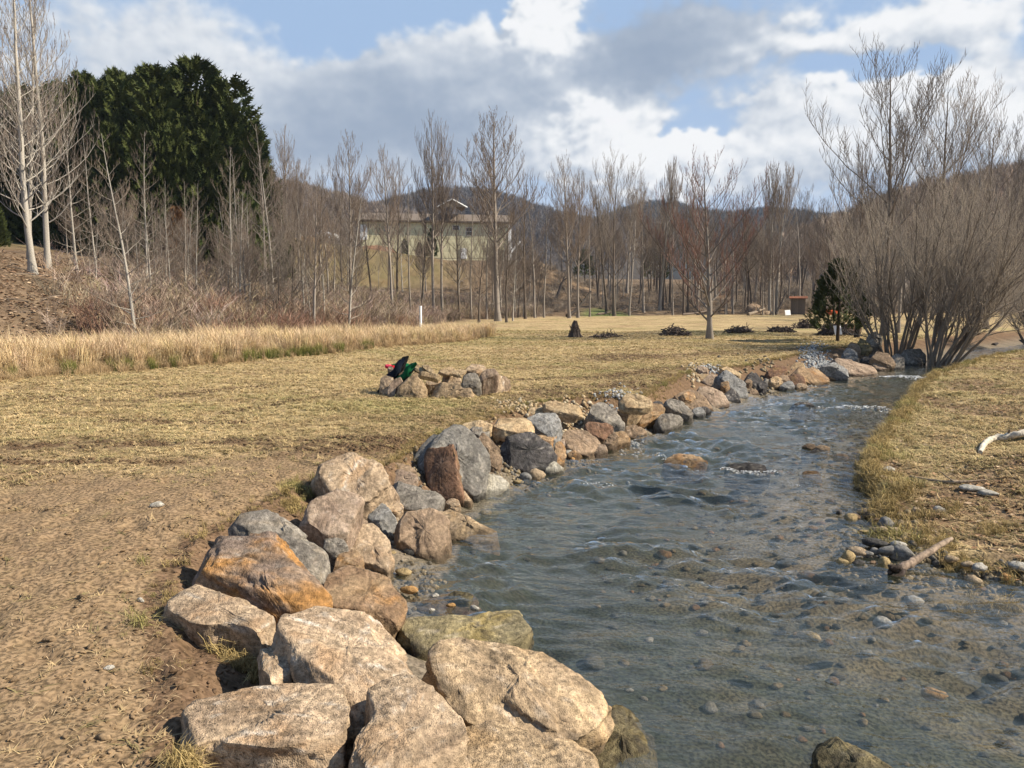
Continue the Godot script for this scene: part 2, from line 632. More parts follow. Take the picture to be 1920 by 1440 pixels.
func ground_h(x: float, z: float) -> float:
	var h := n_a.get_noise_2d(x * 0.12, z * 0.12) * 0.10
	var near := z > -16.0 and z < 3.0 and absf(x) < 14.0
	if near:
		h += n_b.get_noise_2d(x * 1.3, z * 1.3) * 0.022 + n_b.get_noise_2d(x * 5.0, z * 5.0) * 0.008
		h -= 0.030 * smoothstep(0.22, 0.5, n_b.get_noise_2d(x * 2.1 + 40.0, z * 2.6)) + 0.016 * smoothstep(0.25, 0.5, n_b.get_noise_2d(x * 4.6, z * 6.0 + 20.0))
	if z > -83.0 and z < 6.0:
		var xl := table(x_left, z)
		var xb := table(x_brow, z)
		if x > xb:
			var xr := right_edge(z)
			if x < xl:
				var k := (x - xb) / (xl - xb)
				h = lerpf(h - 0.02, WATER - 0.08, pow(k, 0.8)) + (n_b.get_noise_2d(x * 2.2, z * 2.2) * 0.05 if near else 0.0)
			elif x < xr:
				var d := minf((x - xl) * slope_of(x_left, z) * 1.2, (xr - x) * slope_of(x_right, z) * 0.62)
				h = WATER - 0.05 - 0.42 * smoothstep(0.0, 1.25, d) + n_a.get_noise_2d(x * 0.5, z * 0.5) * 0.07 * smoothstep(0.0, 0.6, d)
			else:
				var d := (x - xr) * slope_of(x_right, z)
				var sod := smoothstep(-7.2, -8.6, z)
				var lip := 0.20 + 0.07 * n_a.get_noise_2d(x * 0.5, z * 0.5)
				var rag := 0.07 * n_b.get_noise_2d(x * 2.0, z * 2.0)
				var bank := lip * smoothstep(0.0 + rag, 0.16 + rag, d) + 0.16 * smoothstep(0.1, 3.0, d)
				var beach := 0.07 * smoothstep(0.0, 0.5, d) + 0.15 * smoothstep(0.5, 2.6, d)
				h = WATER - 0.02 + lerpf(beach, bank, sod) + 0.45 * smoothstep(4.0, 40.0, d) + (h * 0.8 if near else h * 0.4) * smoothstep(0.0, 0.5, d)
			return h
		# the turf sags towards the brow
		h -= 0.05 * smoothstep(0.5, 0.0, xb - x)
	if x < -8.0 or z < -20.0:
		var r := wood_rise(x, z)
		if r.x > 0.0:
			h += rise_height(r.x, r.y) + n_a.get_noise_2d(x * 0.3, z * 0.3) * 0.25 * smoothstep(0.0, 4.0, r.x)
	if z < -92.0 and z > -160.0 and x > -50.0 and x < 14.0:
		# the level the house stands on
		var m := smoothstep(-92.0, -112.0, z) * smoothstep(14.0, 2.0, x) * smoothstep(-50.0, -36.0, x)
		h = lerpf(h, maxf(h, 7.2 + maxf(0.0, -x - 9.0) * 0.14), m)
	return h


func streak_at(x: float, z: float) -> float:  # how strongly a dark field streak covers this spot
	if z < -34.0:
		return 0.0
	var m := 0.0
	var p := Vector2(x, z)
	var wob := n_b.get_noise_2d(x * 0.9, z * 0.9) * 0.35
	for k in streak_lines:
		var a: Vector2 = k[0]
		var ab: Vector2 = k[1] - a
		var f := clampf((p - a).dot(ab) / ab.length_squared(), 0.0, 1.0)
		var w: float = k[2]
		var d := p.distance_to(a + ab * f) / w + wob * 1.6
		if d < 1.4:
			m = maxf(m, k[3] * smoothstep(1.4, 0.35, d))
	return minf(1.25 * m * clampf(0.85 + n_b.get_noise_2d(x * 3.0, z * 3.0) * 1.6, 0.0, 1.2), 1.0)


func ground_colour(x: float, z: float) -> Color:
	var gold := Color(0.46, 0.345, 0.185)
	var green := Color(0.27, 0.235, 0.10)
	var brown := Color(0.30, 0.205, 0.115)
	var dirt := Color(0.255, 0.174, 0.102)
	var dark_brown := Color(0.125, 0.080, 0.046)
	var a := n_a.get_noise_2d(x * 0.16 + 9.0, z * 0.22)
	var b := n_b.get_noise_2d(x * 0.8, z * 1.2 + 30.0)
	var fine := n_b.get_noise_2d(x * 5.0, z * 5.0)
	if z > -83.0 and z < 6.0:
		var xl := table(x_left, z)
		var xb := table(x_brow, z)
		if x > xb - 0.12:
			var xr := right_edge(z)
			if x < xl + 0.1:
				var k := clampf((x - xb) / (xl - xb), 0.0, 1.0)
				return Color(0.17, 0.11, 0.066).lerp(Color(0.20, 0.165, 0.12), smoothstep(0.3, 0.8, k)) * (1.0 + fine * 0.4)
			if x < xr:
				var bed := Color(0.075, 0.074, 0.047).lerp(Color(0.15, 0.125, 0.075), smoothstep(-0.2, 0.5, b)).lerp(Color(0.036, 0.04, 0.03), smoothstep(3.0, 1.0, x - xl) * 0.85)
				var side := smoothstep(2.6, 0.0, xr - x) * smoothstep(-16.0, -8.0, z)
				return bed.lerp(Color(0.34, 0.25, 0.15), side * 0.7) * (1.0 + fine * 0.5)
			var d := (x - xr) * slope_of(x_right, z)
			var sod := smoothstep(-7.0, -8.4, z)
			var c := gold.lerp(green, smoothstep(-0.05, 0.5, b + a) * 0.55)
			c = c.lerp(Color(0.15, 0.16, 0.05), smoothstep(0.9, 0.1, d) * 0.25 * sod)
			c = c.lerp(Color(0.19, 0.12, 0.075), smoothstep(-0.1, 0.4, n_a.get_noise_2d(x * 0.55 + 3.0, z * 0.4) + 0.3 * smoothstep(-9.5, -7.0, z)) * 0.85)
			c = c.lerp(Color(0.115, 0.08, 0.05), smoothstep(0.14, 0.0, d))
			var sand := smoothstep(-7.4, -6.4, z) * smoothstep(0.05, 0.35, n_a.get_noise_2d(x * 0.7, z * 0.9 + 4.0) + 0.15)
			c = c.lerp(Color(0.30, 0.225, 0.14), sand)
			c = c.lerp(Color(0.10, 0.07, 0.045), smoothstep(0.45 + b * 0.4, 0.0, d) * (1.0 - sod))
			c = c.lerp(Color(0.13, 0.09, 0.055), smoothstep(0.05, 0.4, n_b.get_noise_2d(x * 1.3, z * 1.6 + 8.0)) * 0.7 * smoothstep(-13.0, -8.0, z))
			return c * (1.0 + fine * 0.35)
	var c2 := gold.lerp(green, smoothstep(0.0, 0.55, a * 0.9 + b * 0.5) * 0.75)
	c2 = c2.lerp(brown, smoothstep(-0.05, 0.45, n_a.get_noise_2d(x * 0.30, z * 0.9 + 60.0)) * 0.85)
	if z > -45.0 and z < -27.0 and x > -8.0:
		c2 = c2.lerp(green * 1.15, 0.3 * smoothstep(-0.3, 0.3, a))
	c2 = c2.lerp(Color(0.25, 0.24, 0.085), 0.55 * smoothstep(1.0, 0.3, Vector2((x + 0.9) / 3.4, (z + 12.0) / 1.5).length() + b * 0.4))
	c2 = c2.lerp(dark_brown * 1.5, 0.55 * smoothstep(0.1, 0.5, n_a.get_noise_2d(x * 0.22 + 5.0, z * 0.75)) * smoothstep(-19.0, -12.0, z))
	# turf torn up beside the rocks
	if z > -14.0:
		var torn := smoothstep(-9.6, -6.4, z + a * 2.6) + smoothstep(1.6, 0.2, table(x_brow, z) - x + b * 1.2) * 0.8
		c2 = c2.lerp(dirt, clampf(torn, 0.0, 0.95))
	c2 = c2.lerp(dark_brown, clampf(streak_at(x, z) * 1.15, 0.0, 0.92))  # darker brown along the field streaks
	if x < -8.0 or z < -20.0:
		var r := wood_rise(x, z)
		if r.x > -1.5:
			var litter := Color(0.155, 0.108, 0.070).lerp(Color(0.235, 0.168, 0.108), smoothstep(-0.3, 0.4, b)).lerp(Color(0.10, 0.07, 0.045), smoothstep(0.1, 0.5, a))
			var lawn := smoothstep(20.0, 30.0, r.x) * smoothstep(3.6, 4.4, r.y) * smoothstep(7.4, 6.6, r.y) * smoothstep(140.0, 110.0, r.x)
			litter = litter.lerp(Color(0.19, 0.165, 0.065).lerp(Color(0.28, 0.20, 0.09), smoothstep(-0.2, 0.5, a)), lawn)
			c2 = c2.lerp(litter, smoothstep(-1.5, 1.0, r.x + b * 1.5))
	if z < -76.0 and z > -90.0 and x > 6.0 and x < 14.0:
		c2 = c2.lerp(Color(0.17, 0.195, 0.07), smoothstep(3.5, 1.5, Vector2(x - 9.8, (z + 79.0) * 0.5).length()))
	return c2 * (1.0 + fine * 0.30)


func spread(from: float, to: float, first: float, grow: float, most: float) -> PackedFloat32Array:
	var out := PackedFloat32Array()
	var p := from
	var s := first
	var dir := signf(to - from)
	while (to - p) * dir > s:
		p += s * dir
		out.append(p)
		s = minf(s * grow, most)
	out.append(to)
	return out


func build_ground():
	var xs := PackedFloat32Array()
	var left := spread(-4.6, -900.0, 0.05, 1.035, 60.0)
	left.reverse()
	xs.append_array(left)
	var x := -4.6
	while x < 5.0:
		xs.append(x)
		x += 0.048
	xs.append(5.0)
	xs.append_array(spread(5.0, 26.0, 0.05, 1.03, 0.26))
	xs.append_array(spread(26.0, 900.0, 0.3, 1.10, 60.0))
	var zs := PackedFloat32Array()
	var back := spread(-1.6, 60.0, 0.1, 1.25, 15.0)
	back.reverse()
	zs.append_array(back)
	var z := -1.6
	while z > -900.0:
		zs.append(z)
		z -= clampf(-z * 0.0105, 0.05, 40.0)
	zs.append(-900.0)
	var w := xs.size()
	var h := zs.size()
	var b := Buf.new()
	b.v.resize(w * h)
	b.c.resize(w * h)
	for j in h:
		for i in w:
			b.v[j * w + i] = Vector3(xs[i], ground_h(xs[i], zs[j]), zs[j])
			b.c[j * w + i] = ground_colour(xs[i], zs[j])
	var o := 0
	b.i.resize((w - 1) * (h - 1) * 6)
	for j in h - 1:
		for i in w - 1:
			var a := j * w + i
			b.i[o] = a; b.i[o + 1] = a + w; b.i[o + 2] = a + 1
			b.i[o + 3] = a + 1; b.i[o + 4] = a + w; b.i[o + 5] = a + w + 1
			o += 6
	b.smooth()
	if b.n[w * h / 2].y < 0:
		for k in b.n.size():
			b.n[k] = -b.n[k]
		for k in range(0, b.i.size(), 3):
			var t := b.i[k]
			b.i[k] = b.i[k + 1]
			b.i[k + 1] = t
	print("ground ", w, "x", h)
	structure("ground", b.mesh(), mats["earth"])


# wooded hills and mountains behind: skyline in pixels, how far away, how deep
func ridge(called: String, skyline: Array, dist: float, depth: float, c0: Color, c1: Color, rough: float):
	var b := Buf.new()
	var cols := 150
	var rows := 26
	var p0: float = skyline[0][0]
	var p1: float = skyline[skyline.size() - 1][0]
	for j in rows:
		var f := float(j) / (rows - 1)
		for i in cols:
			var px := lerpf(p0, p1, float(i) / (cols - 1))
			var k := 0
			while k < skyline.size() - 2 and skyline[k + 1][0] < px:
				k += 1
			var py := lerpf(skyline[k][1], skyline[k + 1][1], smoothstep(skyline[k][0], skyline[k + 1][0], px))
			var top := EYE + ray(px, py).y / -ray(px, py).z * dist
			var d := dist - depth * 0.6 + depth * f
			var u := (px - 960.0) / F
			var x := u * d
			var hh := sin(clampf(f / 0.6, 0.0, 1.0) * PI * 0.5) if f < 0.6 else cos((f - 0.6) / 0.4 * PI * 0.5)
			var bump := n_a.get_noise_2d(x / rough * 0.5, d / rough * 0.5) * rough * 0.16 + n_b.get_noise_2d(x / rough * 4.0, d / rough * 4.0) * rough * 0.035
			var fade := sin(clampf(minf(float(i), cols - 1.0 - i) / 8.0, 0.0, 1.0) * PI * 0.5)
			b.v.append(Vector3(x, lerpf(-2.0, top * pow(hh, 0.8), fade) + bump * hh, -d))
			var t := clampf(0.5 + n_a.get_noise_2d(x / rough * 0.9 + 20.0, d / rough * 0.9) * 0.9 + n_b.get_noise_2d(x / rough * 7.0, d / rough * 7.0) * 0.5, 0.0, 1.0)
			b.c.append(c0.lerp(c1, t))
	for j in rows - 1:
		for i in cols - 1:
			var a := j * cols + i
			b.i.append_array(PackedInt32Array([a, a + 1, a + cols, a + 1, a + cols + 1, a + cols]))
	b.smooth()
	structure(called, b.mesh(), mats["forest_floor"])
	return b


func tuft_tree(seed_: int, twigs: int, dark: Color, pale: Color) -> ArrayMesh:   # a whole far-off bare tree, 1 m high
	rng.seed = seed_
	var b := Buf.new()
	b.tube(PackedVector3Array([Vector3.ZERO, Vector3(0.01, 0.5, 0.01), Vector3(0, 0.95, 0)]), PackedFloat32Array([0.016, 0.011, 0.003]), 3, pale, dark)
	for k in twigs:
		var y := rr(0.22, 0.8)
		var a := rr(0, TAU)
		var r := rr(0.12, 0.30) * (1.1 - y * 0.7)
		var p := Vector3(0, y, 0)
		var e := p + Vector3(cos(a) * r, rr(0.10, 0.28), sin(a) * r)
		var s := Vector3(-sin(a), 0.2, cos(a)) * 0.008
		var m := p.lerp(e, 0.55) + Vector3(cos(a), -0.3, sin(a)) * 0.03
		b.tri(p - s, p + s, m, dark)
		b.tri(m - s * 0.8, m + s * 0.8, e, dark)
		for q in 4:
			var f := p.lerp(e, rr(0.3, 1.0))
			var e2 := f + Vector3(rr(-0.09, 0.09), rr(0.03, 0.14), rr(-0.09, 0.09))
			b.tri(f - s * 0.8, f + s * 0.8, e2, dark)
	return b.mesh()


func pine_tuft() -> ArrayMesh:
	rng.seed = 515
	var b := Buf.new()
	for k in 90:
		var y := pow(rr(0.0, 1.0), 0.8) * 0.8 + 0.18
		var a := rr(0, TAU)
		var r := (1.05 - y) * rr(0.2, 0.42)
		var e := Vector3(cos(a) * r, y + rr(-0.04, 0.05), sin(a) * r)
		var s := Vector3(-sin(a), 0, cos(a)) * rr(0.04, 0.08)
		b.tri(Vector3(0, y, 0) - s * 0.5, e + s, e - s, Color(0.035, 0.05, 0.025))
		b.tri(e + s * 1.5, e - s * 1.5, e + Vector3(cos(a), 0.5, sin(a)) * 0.12, Color(0.045, 0.062, 0.03))
	return b.mesh()


func build_hills():
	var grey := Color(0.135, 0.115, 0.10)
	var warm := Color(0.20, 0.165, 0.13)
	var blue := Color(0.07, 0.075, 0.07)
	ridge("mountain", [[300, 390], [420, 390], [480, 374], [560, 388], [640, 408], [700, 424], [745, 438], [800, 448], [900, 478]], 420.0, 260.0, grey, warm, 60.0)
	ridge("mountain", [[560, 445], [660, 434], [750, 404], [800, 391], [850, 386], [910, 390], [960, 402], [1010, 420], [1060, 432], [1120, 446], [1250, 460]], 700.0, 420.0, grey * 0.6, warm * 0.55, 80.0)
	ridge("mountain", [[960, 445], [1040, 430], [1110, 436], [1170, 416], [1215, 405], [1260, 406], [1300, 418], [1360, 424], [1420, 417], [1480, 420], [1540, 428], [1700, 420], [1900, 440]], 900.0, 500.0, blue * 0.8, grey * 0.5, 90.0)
	var near := [[1330, 560], [1430, 515], [1500, 488], [1560, 470], [1610, 452], [1650, 432], [1720, 410], [1790, 400], [1850, 386], [1920, 374], [2100, 352], [2500, 340]]
	ridge("wooded_hill", near, 230.0, 200.0, warm * 0.9, grey, 40.0)
	# the woods on those hills
	var t1 := tuft_tree(901, 26, Color(0.27, 0.225, 0.185), Color(0.36, 0.31, 0.26))
	var buf := PackedFloat32Array()
	rng.seed = 77
	for k in 6500:
		var f := sqrt(rr(0.0, 1.0))
		var px := rr(1340, 2300)
		var d := lerpf(118.0, 236.0, f)
		var base := hill_top(near, px, d, 230.0, 200.0)
		if base.y < 1.0:
			base.y = maxf(base.y, ground_h(base.x, base.z))
		var s := rr(5.5, 9.5)
		put(buf, base - Vector3(0, 0.4, 0), basis_yaw(rr(0, TAU), rr(-0.05, 0.05), Vector3(s * rr(0.7, 1.0), s, s * rr(0.7, 1.0))), Color.WHITE.lerp(Color(1.12, 0.97, 0.86), rr(0, 1)) * rr(0.6, 1.35))
	stuff("hillside_woods", "bare brown woods covering the hill at the right", "woods", t1, mats["blade"], buf)
	buf = PackedFloat32Array()
	for k in 70:
		var px: float = [1600.0, 1652.0, 1690.0, 1730.0, 1900.0][k % 5] + rr(-26, 26)
		var d := rr(205.0, 232.0)
		var base := hill_top(near, px, d, 230.0, 200.0)
		var s := rr(5.5, 9.0)
		put(buf, base, basis_yaw(rr(0, TAU), 0, Vector3(s * 0.9, s, s * 0.9)), Color.WHITE * rr(0.7, 1.3))
	stuff("ridge_pines", "dark green pines along the ridge of the right hill", "woods", pine_tuft(), mats["needles"], buf)
	buf = PackedFloat32Array()
	var far := [[300, 390], [420, 390], [480, 374], [560, 388], [640, 408], [700, 424], [745, 438], [800, 448], [900, 478]]
	for k in 5000:
		var px := rr(400, 880)
		var d := lerpf(270.0, 425.0, sqrt(rr(0, 1)))
		var base := hill_top(far, px, d, 420.0, 260.0)
		var s := rr(9.0, 14.0)
		put(buf, base - Vector3(0, 1.5, 0), basis_yaw(rr(0, TAU), 0, Vector3(s, s, s)), Color(1.0, 0.98, 1.0) * rr(0.7, 1.15))
	var mid := [[560, 445], [660, 434], [750, 404], [800, 391], [850, 386], [910, 390], [960, 402], [1010, 420], [1060, 432], [1120, 446], [1250, 460]]
	for k in 6000:
		var px := rr(640, 1180)
		var d := lerpf(470.0, 705.0, sqrt(rr(0, 1)))
		var base := hill_top(mid, px, d, 700.0, 420.0)
		var s := rr(11.0, 18.0)
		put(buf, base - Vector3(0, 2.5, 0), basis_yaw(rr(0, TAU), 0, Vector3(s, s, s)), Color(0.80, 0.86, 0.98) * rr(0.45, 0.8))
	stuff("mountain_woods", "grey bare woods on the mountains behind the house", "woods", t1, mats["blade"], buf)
	buf = PackedFloat32Array()
	var blue_far := [[960, 445], [1040, 430], [1110, 436], [1170, 416], [1215, 405], [1260, 406], [1300, 418], [1360, 424], [1420, 417], [1480, 420], [1540, 428], [1700, 420], [1900, 440]]
	for k in 6000:
		var px := rr(1040, 1620)
		var d := lerpf(650.0, 905.0, sqrt(rr(0, 1)))
		var base := hill_top(blue_far, px, d, 900.0, 500.0)
		var s := rr(12.0, 19.0)
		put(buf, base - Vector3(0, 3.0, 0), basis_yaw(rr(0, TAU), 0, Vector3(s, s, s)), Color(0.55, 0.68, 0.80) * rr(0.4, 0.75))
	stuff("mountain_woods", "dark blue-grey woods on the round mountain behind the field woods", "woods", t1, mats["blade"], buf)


func hill_top(skyline: Array, px: float, d: float, dist: float, depth: float) -> Vector3:
	var k := 0
	while k < skyline.size() - 2 and skyline[k + 1][0] < px:
		k += 1
	var py := lerpf(skyline[k][1], skyline[k + 1][1], smoothstep(skyline[k][0], skyline[k + 1][0], px))
	var top := EYE + ray(px, py).y / -ray(px, py).z * dist
	var f := (d - dist + depth * 0.6) / depth
	var hh := sin(clampf(f / 0.6, 0.0, 1.0) * PI * 0.5) if f < 0.6 else cos(clampf((f - 0.6) / 0.4, 0.0, 1.0) * PI * 0.5)
	return Vector3((px - 960.0) / F * d, top * pow(maxf(hh, 0.0), 0.8), -d)


func wave(x: float, z: float) -> float:
	var calm := smoothstep(-24.0, -17.0, z) * 0.7 + 0.3
	var shallow := smoothstep(0.0, 2.0, table(x_right, z) - x) * 0.7 + 0.3
	var rough := 0.42 + 1.15 * smoothstep(-0.25, 0.35, n_a.get_noise_2d(x * 0.55 - z * 0.12, z * 0.30 + 11.0))
	return calm * shallow * rough * lerpf(0.55, 1.0, smoothstep(-3.4, -5.2, z)) * (n_w.get_noise_2d(x * 0.9 - z * 0.3, z * 1.6) * 0.065 + n_b.get_noise_2d(x * 1.7 + z * 0.8, z * 3.8) * 0.050 + n_b.get_noise_2d(x * 4.2 + 7.0 + z * 2.0, z * 7.5) * 0.014)


func build_water():
	var b := Buf.new()
	var zs := PackedFloat32Array()
	var z := 3.0
	while z > -78.0:
		zs.append(z)
		z -= clampf(-z * 0.006, 0.03, 0.4) if z < -1.5 else 0.3
	var cols := 190
	for j in zs.size():
		var zz := zs[j]
		var xl := minf(table(x_left, zz), table(x_left, zz + 1.0)) - 1.3
		var xr := maxf(table(x_right, zz), table(x_right, zz + 0.6)) + 0.8
		for i in cols:
			var x := lerpf(xl, xr, float(i) / (cols - 1))
			b.v.append(Vector3(x, WATER + wave(x, zz) + riffle(x, zz), zz))
			b.c.append(Color.WHITE)
	for j in zs.size() - 1:
		for i in cols - 1:
			var a := j * cols + i
			b.i.append_array(PackedInt32Array([a, a + cols, a + 1, a + 1, a + cols, a + cols + 1]))
	b.smooth()
	if b.n[500].y < 0:
		for k in b.n.size():
			b.n[k] = -b.n[k]
		for k in range(0, b.i.size(), 3):
			var t := b.i[k]
			b.i[k] = b.i[k + 1]
			b.i[k + 1] = t
	structure("stream_water", b.mesh(), mats["water"])
	# broken water at the riffles
	var drop := Buf.new()
	rng.seed = 808
	for k in 10:
		var a := rr(0, TAU)
		var e := rr(0.2, 0.5)
		var q := Vector3(cos(a) * e, rr(0.0, 0.25), sin(a) * e)
		var a2 := a + 1.3
		var q2 := Vector3(cos(a2) * e, rr(0.0, 0.25), sin(a2) * e)
		drop.tri(Vector3(0, 0.35, 0), q, q2, Color.WHITE)
		drop.tri(Vector3(0, 0.35, 0), q2, q, Color.WHITE)
	var buf := PackedFloat32Array()
	for k in [[1660, 707, 1735, 712, 0.16, 700, 0.06], [1600, 705, 1640, 703, 0.12, 140, 0.045], [1545, 763, 1665, 770, 0.12, 220, 0.042], [1225, 858, 1255, 866, 0.05, 70, 0.022], [1355, 884, 1450, 887, 0.05, 220, 0.026], [1395, 783, 1440, 779, 0.06, 40, 0.02],
			[1100, 908, 1150, 916, 0.06, 40, 0.018], [1470, 905, 1500, 912, 0.05, 20, 0.016], [1760, 712, 1790, 707, 0.1, 40, 0.03]]:
		var a := on_level(k[0], k[1], WATER)
		var c := on_level(k[2], k[3], WATER)
		for q in int(k[5]):
			var p: Vector3 = a.lerp(c, rr(0, 1)) + Vector3(rr(-1, 1), 0, rr(-1, 1)) * float(k[4])
			p.y = WATER + wave(p.x, p.z) + riffle(p.x, p.z) + 0.008
			var s: float = k[6] * rr(0.35, 1.2)
			put(buf, p, basis_yaw(rr(0, TAU), rr(-0.3, 0.3), Vector3(s * 1.6, s * 0.6, s)), Color(0.85, 0.86, 0.86) * rr(0.8, 1.05))
	stuff("white_water", "white broken water where the stream runs over stones", "white water", drop.mesh(), mats["foam"], buf)


func riffle(x: float, z: float) -> float:
	var h := 0.0
	for k in [[1695, 712, 1.6, 0.6, 0.07], [1600, 768, 1.3, 0.3, 0.045], [1285, 868, 0.7, 0.22, 0.035], [1400, 886, 0.7, 0.22, 0.035], [1130, 915, 0.5, 0.25, 0.03]]:
		var p := on_level(k[0], k[1], WATER)
		var q := pow((x - p.x) / k[2], 2.0) + pow((z - p.z) / k[3], 2.0)
		if q < 4.0:
			h += exp(-q) * k[4] * (0.6 + 1.3 * n_b.get_noise_2d(x * 4.0, z * 4.0))
	return h


# ---------------------------------------------------------------- boulders
# base colours of each kind of stone: main, second, stain, how much stain, white veins, dark lichen
func stone_kind(k: String) -> Array:
	match k:
		"tan": return [Color(0.55, 0.41, 0.27), Color(0.40, 0.29, 0.19), Color(0.50, 0.31, 0.165), 0.45, 0.9, 0.2]
		"slab": return [Color(0.56, 0.42, 0.25), Color(0.47, 0.33, 0.19), Color(0.60, 0.48, 0.32), 0.3, 0.25, 0.05]
		"orange": return [Color(0.36, 0.26, 0.18), Color(0.27, 0.20, 0.155), Color(0.50, 0.26, 0.09), 0.95, 0.45, 0.25]
		"rust": return [Color(0.42, 0.29, 0.17), Color(0.31, 0.20, 0.12), Color(0.46, 0.24, 0.085), 0.55, 0.2, 0.2]
		"speckle": return [Color(0.52, 0.38, 0.23), Color(0.39, 0.285, 0.18), Color(0.45, 0.285, 0.13), 0.4, 0.3, 0.5]
		"moss": return [Color(0.33, 0.27, 0.145), Color(0.22, 0.185, 0.11), Color(0.40, 0.30, 0.11), 0.5, 0.25, 0.7]
		"grey": return [Color(0.32, 0.285, 0.235), Color(0.22, 0.195, 0.165), Color(0.34, 0.26, 0.17), 0.35, 0.4, 0.45]
		"slate": return [Color(0.21, 0.195, 0.17), Color(0.14, 0.13, 0.115), Color(0.36, 0.33, 0.28), 0.4, 0.6, 0.35]
		"blue": return [Color(0.33, 0.32, 0.30), Color(0.23, 0.225, 0.215), Color(0.38, 0.35, 0.29), 0.25, 0.5, 0.25]
		"dark": return [Color(0.115, 0.105, 0.10), Color(0.075, 0.07, 0.068), Color(0.21, 0.19, 0.17), 0.35, 0.55, 0.2]
		"brown": return [Color(0.37, 0.265, 0.175), Color(0.26, 0.185, 0.125), Color(0.34, 0.235, 0.15), 0.4, 0.25, 0.25]
		"red": return [Color(0.28, 0.16, 0.10), Color(0.22, 0.135, 0.09), Color(0.30, 0.20, 0.09), 0.45, 0.15, 0.2]
		"pink": return [Color(0.42, 0.315, 0.225), Color(0.30, 0.215, 0.155), Color(0.46, 0.36, 0.28), 0.4, 0.4, 0.15]
		"pale": return [Color(0.50, 0.46, 0.37), Color(0.40, 0.36, 0.28), Color(0.56, 0.52, 0.44), 0.4, 0.3, 0.1]
	return [Color(0.4, 0.4, 0.4), Color(0.3, 0.3, 0.3), Color(0.4, 0.3, 0.2), 0.3, 0.3, 0.2]


